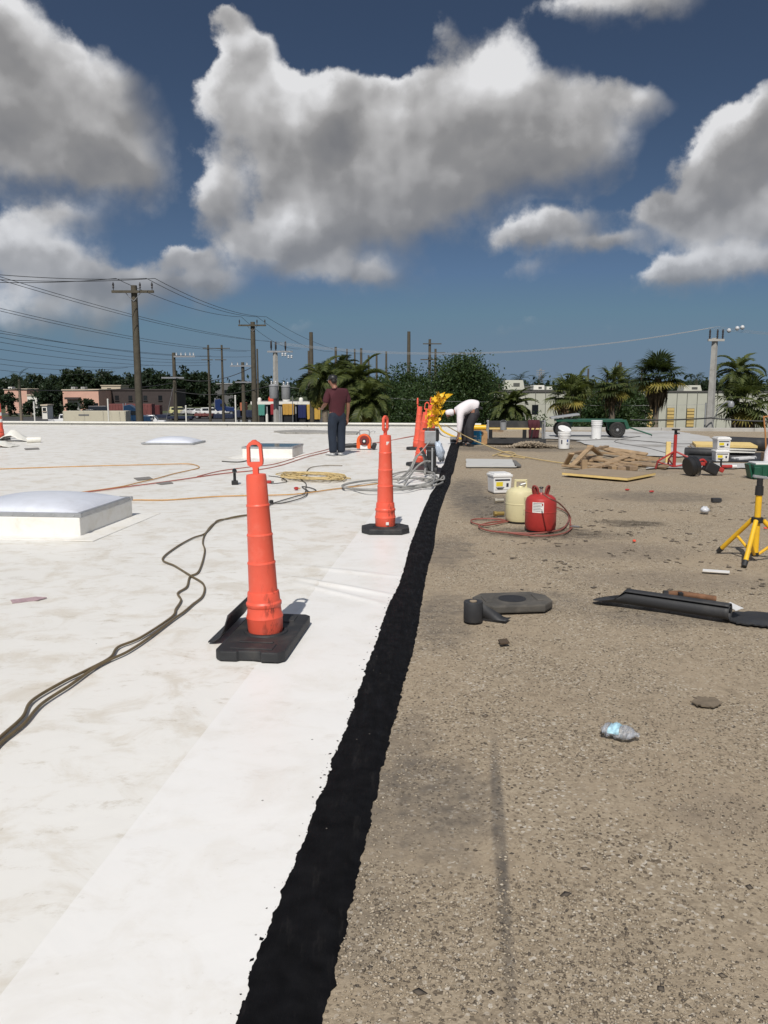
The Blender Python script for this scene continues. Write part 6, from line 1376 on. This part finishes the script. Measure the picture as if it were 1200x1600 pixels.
hose('extension_cord', 'short black lead on the roof left of the nearest cone handle', [(347, 722), (362, 723), (375, 723), (386, 721)], .011, M['cord_dark'], 'cord', group=CO, **Wp)
rc = random.Random(9); pix = []
for i in range(150):
    a_ = i * .83; k = .35 + .65 * rc.random(); pix.append((487 + 62 * k * math.cos(a_) + 6 * rc.random(), 743.5 + 6.5 * k * math.sin(a_ * 1.0) + .08 * 62 * k * math.cos(a_) * .4))
hose('cord_heap', 'tangled heap of yellow-orange cord behind the nearest cone', pix, .008, M['rope'], 'cord', zs=[.02 + .06 * rc.random() for _ in pix], group=CO, k=5, lift=.0)
t = thing('plug', 'small red cord plug right of the nearest cone', 'plug', P(419, 757) + Vector((0, 0, .018)), .1); MB().box((0, 0, .02), (.10, .06, .05)).build('plug_body', M['red'], t, bevel=.01); MB().cyl((.04, 0, .02), (.09, 0, .02), .012, n=8).build('strain_relief', M['black_plastic'], t)
t = thing('plug', 'round red cord connector lying before the yellow cord heap', 'plug', P(463, 767) + Vector((0, 0, .018)), 0); MB().lathe([(.02, 0), (.035, .01), (.035, .03), (.02, .04)], 12).build('plug_body', M['red'], t, smooth=.7); MB().cyl((.03, 0, .02), (.06, 0, .02), .01, n=8).build('cord_stub', M['cord_orange'], t)
t = thing('plug', 'black cord socket just right of the nearest cone', 'plug', P(424, 789) + Vector((0, 0, .018)), 0); MB().lathe([(.015, 0), (.028, .006), (.028, .04), (.015, .046)], 12).build('plug_body', M['black_plastic'], t, smooth=.7)
# grey hose coil
pix = []; zz = []
for i in range(58):
    a_ = i * .42; k = 1 - .10 * math.sin(i * .31) - .003 * i; o_ = (i // 15) % 3 == 0; cx = (608 if o_ else 642) + 4 * math.sin(i * .17); pix.append((cx + (84 if o_ else 46) * k * math.cos(a_), (757 if o_ else 747) + (9 if o_ else 13) * k * math.sin(a_) - 3.5 * k * math.cos(a_))); zz.append(.02 + .05 * rc.random())
hose('hose_coil', 'loosely coiled grey air hose between the middle cone and the equipment cart', pix, .015, M['hose_grey'], 'hose', zs=zz, k=6, lift=0)
hose('air_hose', 'grey hose arching up from the coil to the equipment cart, tall loop', [(622, 752), (640, 735), (650, 715), (660, 712), (664, 725), (664, 742)], .018, M['hose_grey'], 'hose', zs=[.03, .12, .32, .36, .2, .03], group='hoses at the equipment cart', lift=.01)
hose('air_hose', 'grey hose arching up from the coil to the equipment cart, lower loop', [(632, 758), (640, 745), (652, 730), (664, 722), (672, 722)], .016, M['hose_grey'], 'hose', zs=[.03, .08, .2, .28, .3], group='hoses at the equipment cart', lift=.01)
hose('air_hose', 'grey hose trailing right from the equipment cart on the membrane', [(650, 748), (668, 752), (680, 745), (684, 748), (680, 755)], .014, M['hose_grey'], 'hose', group='hoses at the equipment cart', lift=.014)
hose('air_hose', 'thin grey cable hanging from the cart box to the coil', [(672, 690), (664, 700), (652, 715), (640, 740), (625, 750)], .010, M['hose_grey'], 'hose', zs=[.6, .5, .35, .12, .03], group='hoses at the equipment cart', lift=.01)

# ---- equipment cart
t = thing('equipment_cart', 'black equipment cart with grey control box beside the coating strip', 'equipment cart', P(674, 740) + Vector((0, 0, .012)), -.1)
MB().box((0, 0, .22), (.16, .30, .40)).build('machine_body', M['black_plastic'], t, bevel=.03); MB().box((0.015, .02, .44), (.20, .28, .07)).build('top_shelf', M['black_plastic'], t, bevel=.01)
MB().box((-.02, 0, .63), (.20, .20, .22)).build('control_box', M['grey_metal'], t, bevel=.012); MB().box((.10, .02, .60), (.05, .22, .30)).build('rear_panel', M['black_plastic'], t, bevel=.01); MB().box((-.02, .01, .765), (.27, .24, .02)).build('cover_plate', M['black_plastic'], t, bevel=.004)
MB().box((-.08, -.16, .24), (.06, .03, .48), Matrix.Rotation(-.45, 3, 'Y')).build('guide_bar', M['black_rubber'], t, bevel=.01); MB().box((.02, -.17, .25), (.03, .03, .40)).build('strut', M['grey_metal'], t, bevel=.006)
for (x, y) in ((-.08, -.13), (.08, -.13), (-.08, .13), (.08, .13)): MB().lathe([(.02, -.025), (.055, -.025), (.06, -.015), (.06, .015), (.055, .025), (.02, .025)], 16, (x, y, .06), Matrix.Rotation(math.pi / 2, 3, 'Y')).build('wheel', M['black_rubber'], t, smooth=.6)
pts = []; n = 14
for i in range(n):
    for j in range(n + 1):
        th, ph = math.pi * i / (n - 1), 2 * math.pi * j / n; r_ = 1 + .32 * math.sin(5 * ph + 4 * th) * math.sin(3 * th); pts.append((.07 * r_ * math.sin(th) * math.cos(ph), .09 * r_ * math.sin(th) * math.sin(ph), .16 * r_ * math.cos(th)))
o = link('plastic_bag', grid_mesh('plastic_bag', np.array(pts), n, n + 1, False), pm('bluish_film', (.45, .52, .62), .3, .35, 16)); o.location = P(674, 740) + Vector((.13, -.14, .40)); o.rotation_euler = (0, -.25, .3); tag(o, 'crumpled bluish plastic bag hung on the equipment cart', 'bag')
flat_scrap('black_tray', 'black mat on the membrane under the equipment cart', 'mat', [(640, 731), (660, 728), (690, 733), (688, 742), (650, 738)], M['black_sheet'], .012, .014, .01)

# ---- yellow pennants bunched on the cone
t = thing('pennant_bunch', 'bunch of yellow warning pennants hung on the leaning cone', 'pennants', A(678, 640, 15.6)); rf = random.Random(4)
for i in range(90):
    a_ = rf.uniform(0, 6.28); q_ = Vector((max(-.12, min(.16, rf.gauss(.02, .065))), rf.gauss(0, .06), rf.uniform(-.30, .26))); q_.x += .06 * math.sin(q_.z * 6)
    d = Vector((math.cos(a_) * .6 + .25, math.sin(a_) * .5, rf.uniform(-.75, .8))).normalized(); s = d.cross(Vector((rf.random(), rf.random(), rf.random()))).normalized(); L = rf.uniform(.08, .15); w = rf.uniform(.03, .06)
    b = q_ + d * L * .5 + s.cross(d) * .03
    MB().add([q_ - s * w, q_ + s * w, b + s * w * .6, b - s * w * .6, q_ + d * L], [(0, 1, 2, 3), (3, 2, 4)]).build('pennant', M['flag_yellow'], t)
hose('pennant_line', 'yellow line of pennants trailing from the bunch to the worker', [(684, 660), (690, 672), (706, 681), (728, 688), (740, 689)], .03, M['flag_yellow'], 'pennants', zs=[.28, .14, .05, .0, .0])
# tan rope over the gravel
hose('rope', 'tan rope running diagonally over the gravel toward the lumber pile', [(695, 664), (720, 678), (745, 690), (775, 702), (800, 710), (840, 718), (880, 724), (905, 727)], .012, M['rope'], 'rope', zs=[.6, .35, .16, .05, .0, 0, 0, 0])
hose('rope', 'short tan rope loop beside the dirt heap', [(770, 712), (790, 706), (805, 709), (795, 714), (778, 711), (820, 716)], .012, M['rope'], 'rope')
hose('rope', 'thin taut rope from the flagged cones across the membrane to the blower', [(662, 680), (640, 683), (610, 689), (590, 693)], .008, M['cord_red'], 'rope', zs=[.3, .2, .08, .02], lift=.014)

# ---- cordless driver
t = thing('cordless_driver', 'black cordless driver standing on its battery left of nearest cone', 'power tool', P(367, 759) + Vector((0, 0, .014)), .2)
MB().box((0, 0, .035), (.10, .13, .06)).build('battery', M['black_plastic'], t, bevel=.012); MB().cyl((0, 0, .05), (0, .01, .19), .024, .022, 10).build('grip', M['black_plastic'], t, smooth=.8); MB().lathe([(.02, -.10), (.034, -.08), (.036, .05), (.025, .08), (.014, .11), (.010, .13)], 14, (0, 0, .215), Matrix.Rotation(math.pi / 2, 3, 'X')).build('motor_housing', M['black_plastic'], t, smooth=.6)

# ---- backpack blower
t = thing('backpack_blower', 'orange backpack blower standing on the white roof right of the man', 'blower', P(569, 703) + Vector((0, 0, .014)), -.1)
Rx = Matrix.Rotation(math.pi / 2, 3, 'X'); OR = pm('blower_orange', (.80, .13, .03), .4, .06)
arch = [(-.17, .02), (-.17, .20)] + [(.17 * math.cos(a_), .20 + .17 * math.sin(a_)) for a_ in np.linspace(math.pi, 0, 13)] + [(.17, .20), (.17, .02), (.09, .02), (.08, .12), (-.08, .12), (-.09, .02)]
MB().prism(arch, -.10, .10, Rx).build('housing', OR, t, bevel=.02); MB().lathe([(.11, 0), (.115, .02), (.10, .035), (.03, .04)], 24, (.02, -.10, .22), Rx).build('fan_cover', M['dark_red'], t, smooth=.6)
st = MB().lathe([(.055, 0), (.055, .03), (.03, .036)], 20, (.02, -.13, .205), Rx).build('starter', M['black_plastic'], t, smooth=.6); MB().lathe([(.028, 0), (.028, .006), (.01, .008)], 16, (.02, -.168, .205), Rx).build('starter_badge', M['white_plastic'], st)
MB().box((.02, .0, .06), (.22, .18, .10)).build('fuel_tank', M['white_plastic'], t, bevel=.02); MB().box((.24, -.02, .08), (.10, .18, .15), Matrix.Rotation(.3, 3, 'Y')).build('shoulder_pad', M['black_plastic'], t, bevel=.03)
MB().tube(catmull([(-.10, 0, .34), (-.11, 0, .43), (-.05, 0, .46), (.08, 0, .46), (.13, 0, .42), (.12, 0, .33)], 4), .015, 8).build('carry_handle', M['grey_metal'], t, smooth=1)
MB().lathe([(.055, 0), (.06, .05), (.05, .12), (.055, .2), (.045, .4)], 16, (-.16, .05, .09), Matrix.Rotation(-math.pi / 2 - .05, 3, 'Y')).build('blow_tube', M['black_plastic'], t, smooth=.6); MB().tube([(.12, 0, .40), (.22, 0, .44), (.27, 0, .42), (.24, 0, .39)], .01, 6).build('control_lever', M['grey_metal'], t)

# ---- trough frame with tray
p = P(806, 694); t = thing('tool_trough', 'black steel trough frame with tray and wooden plank behind the grey sheet', 'trough', p, RZ * .5)
w = 1.46
for s in (-1, 1):
    MB().box((s * w / 2, 0, .31), (.045, .05, .62)).build('post', M['steel'], t, bevel=.006); MB().box((s * w / 2, .35, .25), (.045, .05, .50)).build('post', M['steel'], t, bevel=.006); MB().box((s * w / 2, .17, .58), (.04, .36, .04)).build('end_rail', M['steel'], t)
MB().box((0, .36, .50), (w - .05, .03, .18)).build('back_panel', M['black_sheet'], t, bevel=.004); MB().box((0, .30, .385), (w - .1, .12, .04)).build('seat_plank', M['foam'], t, bevel=.005)
tray = MB(); tray.box((0, .1, .03), (w + .05, .5, .03)); tray.box((0, -.15, .09), (w + .05, .03, .12)); tray.box((0, .35, .09), (w + .05, .03, .12)); tray.build('tray', M['black_sheet'], t)
for x in (-w * .44, w * .17, w * .30): MB().box((x, .28, .22), (.10, .06, .32)).build('leg', M['black_plastic'], t, bevel=.008)
t = thing('metal_pail', 'small grey metal pail hung on the trough panel', 'pail', p + Vector((-.32, .12, .36))); MB().lathe([(.07, 0), (.075, .005), (.085, .20), (.09, .205), (.08, .205), (.075, .02)], 18).build('pail_body', M['grey_metal'], t, smooth=.6); MB().tube([(math.cos(a_) * .085, 0, .2 + .06 * math.sin(a_)) for a_ in np.linspace(0, math.pi, 9)], .005, 5).build('handle', M['steel'], t)
n = 10; pts = []
for i in range(n):
    for j in range(12):
        s = j / 11; x = (i / (n - 1) - .5) * (.30 - .04 * s); y = -.02 - .06 * math.sin(min(s * 4, 1) * 1.57) + .02 * math.sin(i * 1.7 + s * 4); z = .62 - .48 * s + (.012 if i % 3 else -.02) * s; pts.append((x, y, z))
o = link('maroon_cloth', grid_mesh('maroon_cloth', np.array(pts), n, 12), M['maroon']); o.location = p + Vector((.50, .30, 0)); o.modifiers.new('thickness', 'SOLIDIFY').thickness = .02; tag(o, 'dark maroon jacket hung over the right end of the trough', 'cloth')
t = thing('paper_bag', 'crumpled brown paper bag beside the blue bucket', 'bag', P(756, 694), .2); MB().box((0, 0, .16), (.18, .16, .32), taper=.85).build('bag_body', pm('kraft_bag', (.42, .25, .12), .85, .2, 9, .4, 20), t, bevel=.02); MB().box((.0, 0, .33), (.17, .05, .05), Matrix.Rotation(.3, 3, 'Y')).build('rolled_top', pm('kraft_bag', (.42, .25, .12), .85, .2), t, bevel=.01)
# dirt heap: crushed gravel
bl = np.array([(P(830, 699).x + rf.gauss(0, .32), P(830, 699).y + rf.gauss(0, .14), 0) for _ in range(1500)]); d0 = (bl[:, 0] - P(830, 699).x) / .6; bl[:, 2] = np.clip(.14 * np.exp(-d0 ** 2 * 1.6) * (RNG.random(len(bl)) ** .6), .004, 1)
o = stone_field('dirt_heap', bl, .012, .04, .7, STONE, None, 77, tints=.25 + .4 * RNG.random(len(bl))); tag(o, 'low heap of swept gravel in front of the trough', 'gravel heap', kind='stuff')
t = thing('yellow_tube', 'yellow foam tube lying on a curb behind the bending worker', 'tube', P(748, 674) + Vector((0, 0, .03)), RZ)
MB().cyl((-.55, 0, .10), (.75, 0, .10), .085, n=14).build('tube', M['yellow'], t, smooth=.8); MB().box((.1, 0, -.01), (1.4, .2, .06)).build('support_board', M['wood_grey'], t)

# ---- green wagon
p = P(922, 683); t = thing('green_wagon', 'green flat garden wagon with big black tyres on the far roof', 'wagon', p, RZ)
wr = .235
for x in (-.82, .72):
    for y in (-.30, .32):
        w_ = MB().lathe([(wr * .52, -.07), (wr * .86, -.085), (wr * .97, -.06), (wr, 0), (wr * .97, .06), (wr * .86, .085), (wr * .52, .07)], 24, (x, y, wr), Rx).build('wheel', M['tyre'], t, smooth=.5)
        MB().lathe([(.02, .085), (.04, .08), (.05, .03), (wr * .45, .04), (wr * .54, .075), (wr * .54, -.07), (.02, -.07)], 20, (x, y, wr), Rx).build('rim', M['steel'], w_, smooth=.5)
    MB().cyl((x, -.3, wr), (x, .32, wr), .022, n=8).build('axle', M['steel'], t); MB().box((x + (.14 if x < 0 else -.14), -.12, .37), (.26, .05, .26), Matrix.Rotation(.3 if x < 0 else -.3, 3, 'Y')).build('bracket', M['green'], t, bevel=.006)
MB().box((-.03, 0, .50), (1.95, .62, .04)).build('deck', M['green'], t, bevel=.006); MB().box((-.03, -.31, .495), (2.0, .035, .07)).build('side_rail', M['green'], t, bevel=.005); MB().box((-.03, .31, .495), (2.0, .035, .07)).build('side_rail', M['green'], t, bevel=.005)
MB().tube([(.95, 0, .46), (1.08, 0, .30), (1.75, -.1, .08)], .022, 8).build('drawbar', M['green'], t, smooth=1); MB().box((1.02, 0, .36), (.10, .3, .24), Matrix.Rotation(-.4, 3, 'Y')).build('steering_plate', M['green'], t, bevel=.01); MB().cyl((1.72, -.22, .07), (1.76, .02, .08), .016, n=8).build('handle', M['black_plastic'], t)
o = MB().box((0, 0, 0), (.82, .60, .05), Matrix.Rotation(-.14, 3, 'Y')).build('grey_metal_sheet', M['grey_metal'], bevel=.006); o.location = p + Vector((-.78, 0, .62)); o.rotation_euler = (0, 0, RZ); tag(o, 'grey flat metal sheet lying tilted on the left end of the wagon', 'metal sheet')
hose('drain_hose', 'thin black hose lying across the roof below the wagon', [(850, 690), (900, 689), (960, 687), (1010, 690), (1060, 694), (1120, 692), (1230, 690)], .012, M['cord_dark'], 'hose')
hose('drain_hose', 'second thin dark line on the white coating right of the wagon', [(930, 686), (980, 684), (1000, 682), (960, 690), (1010, 700), (1040, 708)], .010, M['cord_dark'], 'hose')

# ================================================================ PEOPLE
def skin_mesh(name, pts, edges, mat, parent, sub=2):
    """pts: name -> (x, y, z, rx, ry); grown with a skin modifier and frozen into one mesh"""
    keys = list(pts); me = bpy.data.meshes.new(name); me.from_pydata([pts[k][:3] for k in keys], [(keys.index(a_), keys.index(b)) for a_, b in edges], [])
    o = bpy.data.objects.new(name, me); COL.objects.link(o); sk = o.modifiers.new('skin', 'SKIN'); sk.use_smooth_shade = True
    ss = o.modifiers.new('sub', 'SUBSURF'); ss.levels = sub; ss.render_levels = sub
    for i, k in enumerate(keys):
        sv = me.skin_vertices[0].data[i]; sv.radius = (pts[k][3], pts[k][4]); sv.use_root = (i == 0)
    dg = bpy.context.evaluated_depsgraph_get(); ev = o.evaluated_get(dg); nm = bpy.data.meshes.new_from_object(ev)
    o.modifiers.clear(); old = o.data; o.data = nm; bpy.data.meshes.remove(old); nm.name = name
    nm.materials.clear(); nm.materials.append(mat)
    for f_ in nm.polygons: f_.use_smooth = True
    if parent is not None: o.parent = parent
    return o
def hand_pts(pref, wrist, palm_dir, thumb_dir, side, s=1.0):
    """palm, four fingers of different lengths and a thumb leaving the side of the palm"""
    w = Vector(wrist); d = Vector(palm_dir).normalized(); sd = Vector(side).normalized(); th = Vector(thumb_dir).normalized(); pts = {}; ed = []
    pts[pref + 'w'] = (*w, .024 * s, .020 * s); k = w + d * .055 * s; pts[pref + 'p'] = (*k, .034 * s, .018 * s); ed.append((pref + 'w', pref + 'p'))
    for i, L in enumerate((.072, .082, .076, .058)):
        o = sd * (.026 - .0175 * i) * s; a_ = k + d * .035 * s + o; b = a_ + d * L * .55 * s + th * .008 * s; c = b + d * L * .4 * s + th * .022 * s
        pts[f'{pref}f{i}a'] = (*a_, .0095 * s, .0095 * s); pts[f'{pref}f{i}b'] = (*b, .0085 * s, .0085 * s); pts[f'{pref}f{i}c'] = (*c, .007 * s, .007 * s)
        ed += [(pref + 'p', f'{pref}f{i}a'), (f'{pref}f{i}a', f'{pref}f{i}b'), (f'{pref}f{i}b', f'{pref}f{i}c')]
    a_ = w + d * .03 * s + sd * .036 * s; b = a_ + (d * .7 + sd * .6 + th * .4).normalized() * .04 * s; c = b + (d + th * .3).normalized() * .032 * s
    pts[pref + 't0'] = (*a_, .012 * s, .012 * s); pts[pref + 't1'] = (*b, .010 * s, .010 * s); pts[pref + 't2'] = (*c, .008 * s, .008 * s)
    ed += [(pref + 'w', pref + 't0'), (pref + 't0', pref + 't1'), (pref + 't1', pref + 't2')]; return pts, ed

# standing man, seen from behind, turned a little to the left
def standing_man():
    base = P(527, 712.5) + Vector((0, 0, .014)); S = 1.0
    hL = hand_pts('l', (-.19, .29, 1.00), (.1, .85, .05), (0, .1, -1), (.9, .1, 0)); hR = hand_pts('r', (.25, .03, .80), (.02, .08, -1), (-1, .2, 0), (-.1, 1, 0))
    pts = {'pel': (0, 0, .95, .12, .10), 'bel': (0, .005, 1.08, .135, .105), 'che': (0, -.01, 1.28, .15, .11), 'nk0': (-.02, .015, 1.43, .075, .07), 'nk': (-.03, .04, 1.48, .052, .052),
           'hd0': (-.045, .07, 1.545, .068, .078), 'hd1': (-.05, .075, 1.60, .074, .088), 'hd2': (-.055, .075, 1.66, .062, .074),
           'ls': (-.17, 0, 1.385, .062, .062), 'le': (-.235, .02, 1.12, .046, .046), 'rs': (.17, -.015, 1.385, .062, .062), 're': (.235, -.03, 1.10, .046, .046),
           'lh': (-.09, 0, .90, .085, .088), 'lk': (-.10, .02, .50, .060, .060), 'la': (-.095, -.01, .09, .040, .042), 'lt': (-.12, .14, .035, .034, .026), 'rh': (.09, 0, .90, .085, .088), 'rk': (.10, .02, .50, .060, .060), 'ra': (.085, -.01, .09, .040, .042), 'rt': (.06, .14, .035, .034, .026)}
    pts.update(hL[0]); pts.update(hR[0]); pts['lf'] = (-.225, .16, 1.05, .036, .036); pts['rf'] = (.25, .0, .95, .036, .036)
    ed = [('pel', 'bel'), ('bel', 'che'), ('che', 'nk0'), ('nk0', 'nk'), ('nk', 'hd0'), ('hd0', 'hd1'), ('hd1', 'hd2'), ('che', 'ls'), ('ls', 'le'), ('le', 'lf'), ('lf', 'lw'), ('che', 'rs'), ('rs', 're'), ('re', 'rf'), ('rf', 'rw'), ('pel', 'lh'), ('lh', 'lk'), ('lk', 'la'), ('la', 'lt'), ('pel', 'rh'), ('rh', 'rk'), ('rk', 'ra'), ('ra', 'rt')] + hL[1] + hR[1]
    o = skin_mesh('person', pts, ed, M['skin'], None); o.location = base; o.rotation_euler = (0, 0, .55)
    o.scale = (1.10, 1.06, 1.0); tag(o, 'person in maroon polo shirt, jeans and dark cap standing with back turned', 'person')
    e = .022
    skin_mesh('shirt', {'z': (0, .005, .80, .150, .125), 'a': (0, .005, .90, .168, .135), 'b': (0, .005, 1.06, .178, .14), 'c': (0, -.01, 1.26, .192, .142), 'd': (-.005, 0, 1.39, .115, .098), 'n': (-.02, .02, 1.455, .070, .070), 'ls': (-.185, 0, 1.38, .078, .078), 'le': (-.228, .015, 1.18, .078, .078), 'le2': (-.233, .02, 1.13, .074, .074), 'rs': (.185, -.015, 1.38, .078, .078), 're': (.228, -.025, 1.18, .078, .078), 're2': (.232, -.03, 1.13, .074, .074)},
              [('z', 'a'), ('a', 'b'), ('b', 'c'), ('c', 'd'), ('d', 'n'), ('c', 'ls'), ('ls', 'le'), ('le', 'le2'), ('c', 'rs'), ('rs', 're'), ('re', 're2')], M['maroon'], o)
    skin_mesh('trousers', {'w': (0, 0, 1.02, .135, .115), 'h': (0, 0, .90, .155, .13), 'lh': (-.09, 0, .80, .112, .118), 'lk': (-.10, .018, .48, .092, .095), 'la': (-.095, -.01, .14, .082, .088), 'lz': (-.095, -.005, .05, .078, .088), 'rh': (.09, 0, .80, .112, .118), 'rk': (.10, .018, .48, .092, .095), 'ra': (.085, -.01, .14, .082, .088), 'rz': (.085, -.005, .05, .078, .088)},
              [('w', 'h'), ('h', 'lh'), ('lh', 'lk'), ('lk', 'la'), ('la', 'lz'), ('h', 'rh'), ('rh', 'rk'), ('rk', 'ra'), ('ra', 'rz')], M['denim'], o)
    for (x, tx) in ((-.095, -.13), (.085, .05)):
        s = skin_mesh('shoe', {'h': (x, -.045, .042, .045, .044), 'm': ((x + tx) / 2, .06, .046, .048, .042), 't': (tx, .17, .036, .042, .032)}, [('h', 'm'), ('m', 't')], M['white_plastic'], o); MB().box(((x + tx) / 2, .06, .010), (.09, .27, .018), .13).build('sole', M['grey_metal'], s, bevel=.006)
    MB().lathe([(.080, 0), (.090, .012), (.088, .05), (.070, .092), (.03, .108), (.002, .11)], 24, (-.053, .062, 1.625), Matrix.Rotation(-.12, 3, 'X'), sy=1.16).build('cap', M['black_plastic'], o, smooth=.8)
    MB().prism([(.075 * math.cos(a_), .085 + .085 * math.sin(a_)) for a_ in np.linspace(0, math.pi, 12)], 0, .012, Matrix.Rotation(-.25, 3, 'X'), (-.055, .075, 1.64)).build('cap_brim', M['black_plastic'], o)
    skin_mesh('hair', {'a': (-.045, .020, 1.545, .062, .05), 'b': (-.05, .022, 1.60, .076, .064), 'c': (-.052, .03, 1.64, .074, .07)}, [('a', 'b'), ('b', 'c')], M['hair'], o)
    for s in (-1, 1): MB().lathe([(.006, 0), (.018, .004), (.02, .012), (.008, .016)], 10, (-.05 + s * .076, .075, 1.585), Matrix.Rotation(s * math.pi / 2, 3, 'Y'), sx=1.5).build('ear', M['skin'], o, smooth=1)
    face_parts(o, Vector((-.05, .155, 1.585)), Vector((0, 1, -.1)))
    return o
def face_parts(o, c, f):
    """eyes, nose and mouth on the front of a head"""
    f = f.normalized(); r_ = f.cross(Vector((0, 0, 1))).normalized() if abs(f.z) < .95 else Vector((1, 0, 0)); u = r_.cross(f)
    for s in (-1, 1):
        e = c + r_ * s * .03 + u * .015 + f * .004; MB().lathe([(.002, -.006), (.011, -.003), (.012, 0), (.008, .005), (.002, .007)], 10, e, Matrix((r_, u, f)).transposed()).build('eye', M['ink'], o, smooth=1.5)
    MB().lathe([(.016, -.004), (.012, .010), (.004, .024)], 8, c - u * .018, Matrix((r_, u, f)).transposed()).build('nose', M['skin'], o, smooth=1.5)
    MB().box(c - u * .052 - f * .002, (.046, .010, .010), Matrix((r_, u, f)).transposed()).build('mouth', M['dark_red'], o, bevel=.004)
standing_man()

def bending_worker():
    """bent double at the hips, facing left; local x points to the left of the picture"""
    base = P(732, 696.5) + Vector((0, 0, .012))
    def X(px, py, y=0.0, rx=.05, ry=None): q_ = A(px, py, base.y) - base; return (q_.x, y, q_.z, rx, ry or rx)
    hN = hand_pts('n', (X(715, 682)[0], -.20, X(715, 682)[2]), (-.15, .0, -1), (-1, 0, -.2), (-.3, -.9, 0), 1.05); hF = hand_pts('f', (X(722, 668)[0], .14, X(722, 668)[2]), (-.5, -.1, -.9), (-1, 0, 0), (.2, .9, 0), 1.05)
    pts = {'pel': X(743, 638, 0, .11, .125), 'bel': X(735, 633.5, 0, .115, .13), 'che': X(722, 637, 0, .125, .15), 'nk0': X(713, 642, 0, .07, .075), 'nk': X(709, 644, 0, .052), 'hd0': X(704, 646, 0, .075, .068), 'hd1': X(700, 647.5, 0, .088, .074), 'hd2': X(696.5, 649, 0, .068, .062),
           'ns': X(717, 644, -.18, .062), 'ne': X(717.5, 662, -.22, .046), 'fs': X(717, 644, .18, .062), 'fe': X(727, 655, .22, .046),
           'lh': X(741, 641, -.09, .085), 'lk': X(733, 664, -.11, .062), 'la': X(734, 690, -.11, .042), 'lt': X(726, 694.5, -.13, .032), 'rh': X(741, 641, .09, .085), 'rk': X(728, 666, .12, .062), 'ra': X(727, 690, .12, .042), 'rt': X(719, 694.5, .12, .032)}
    pts.update(hN[0]); pts.update(hF[0])
    ed = [('pel', 'bel'), ('bel', 'che'), ('che', 'nk0'), ('nk0', 'nk'), ('nk', 'hd0'), ('hd0', 'hd1'), ('hd1', 'hd2'), ('che', 'ns'), ('ns', 'ne'), ('ne', 'nw'), ('che', 'fs'), ('fs', 'fe'), ('fe', 'fw'), ('pel', 'lh'), ('lh', 'lk'), ('lk', 'la'), ('la', 'lt'), ('pel', 'rh'), ('rh', 'rk'), ('rk', 'ra'), ('ra', 'rt')] + hN[1] + hF[1]
    o = skin_mesh('person', pts, ed, M['skin'], None); o.location = base; tag(o, 'person in white hooded shirt and dark trousers bending over the black strip', 'person')
    skin_mesh('shirt', {'z': X(748, 637, 0, .13, .16), 'a': X(743.5, 635.5, 0, .165, .18), 'b': X(735, 633.5, 0, .18, .19), 'c': X(723, 637.5, 0, .185, .20), 'd': X(715, 641.5, 0, .125, .13), 'n': X(710, 643.5, 0, .09, .09), 'ns': X(718, 645, -.20, .105), 'ne': X(717.5, 661, -.225, .085), 'nw': X(716, 676, -.21, .062), 'fs': X(718, 643, .19, .08), 'fe': X(728, 654, .225, .07), 'fw': X(724, 663, .17, .055)},
              [('z', 'a'), ('a', 'b'), ('b', 'c'), ('c', 'd'), ('d', 'n'), ('c', 'ns'), ('ns', 'ne'), ('ne', 'nw'), ('c', 'fs'), ('fs', 'fe'), ('fe', 'fw')], M['white_cloth'], o)
    skin_mesh('trousers', {'w': X(741, 637, 0, .12, .14), 'h': X(745, 640, 0, .13, .15), 'lh': X(741, 646, -.09, .14), 'lk': X(733, 665, -.11, .115), 'la': X(734, 684, -.11, .095), 'lz': X(734, 693, -.11, .09), 'rh': X(739, 646, .09, .14), 'rk': X(727, 667, .12, .115), 'ra': X(727, 684, .12, .095), 'rz': X(727, 693, .12, .09)},
              [('w', 'h'), ('h', 'lh'), ('lh', 'lk'), ('lk', 'la'), ('la', 'lz'), ('h', 'rh'), ('rh', 'rk'), ('rk', 'ra'), ('ra', 'rz')], M['grey_cloth'], o)
    for (px, y) in ((734, -.11), (727, .12)):
        s = skin_mesh('shoe', {'h': X(px + 2, 693.0, y, .06, .06), 'm': X(px - 3, 693.2, y, .06, .06), 't': X(px - 9, 693.8, y, .048, .055)}, [('h', 'm'), ('m', 't')], M['black_plastic'], o); q_ = X(px - 3, 696, y); MB().box((q_[0], y, .012), (.27, .09, .02)).build('sole', M['black_rubber'], s, bevel=.005)
    skin_mesh('hood', {'a': X(710, 643.5, 0, .095, .092), 'b': X(704, 644.5, 0, .105, .095), 'c': X(698.5, 645.5, 0, .098, .088), 'd': X(696, 646.5, 0, .07, .065)}, [('a', 'b'), ('b', 'c'), ('c', 'd')], M['white_cloth'], o)
    q_ = Vector(X(699, 652.2)[:3]); face_parts(o, q_, Vector((-.55, 0, -.85)))
    q_ = X(749, 637); MB().box((q_[0], -.05, q_[2]), (.16, .07, .06), Matrix.Rotation(.35, 3, 'Y')).build('belt_pouch', M['black_plastic'], o, bevel=.012)
bending_worker()
# black coating can beside the strip
t = thing('coating_can', 'small black-smeared coating can beside the worker hand', 'can', P(709, 693) + Vector((0, 0, .012)), 0); MB().lathe([(.09, 0), (.095, .005), (.10, .16), (.104, .165), (.095, .165), (.09, .12), (.01, .115)], 20).build('can_body', M['grey_metal'], t, smooth=.6); MB().lathe([(.097, .03), (.101, .10)], 20).build('smear', M['black_sheet'], t)
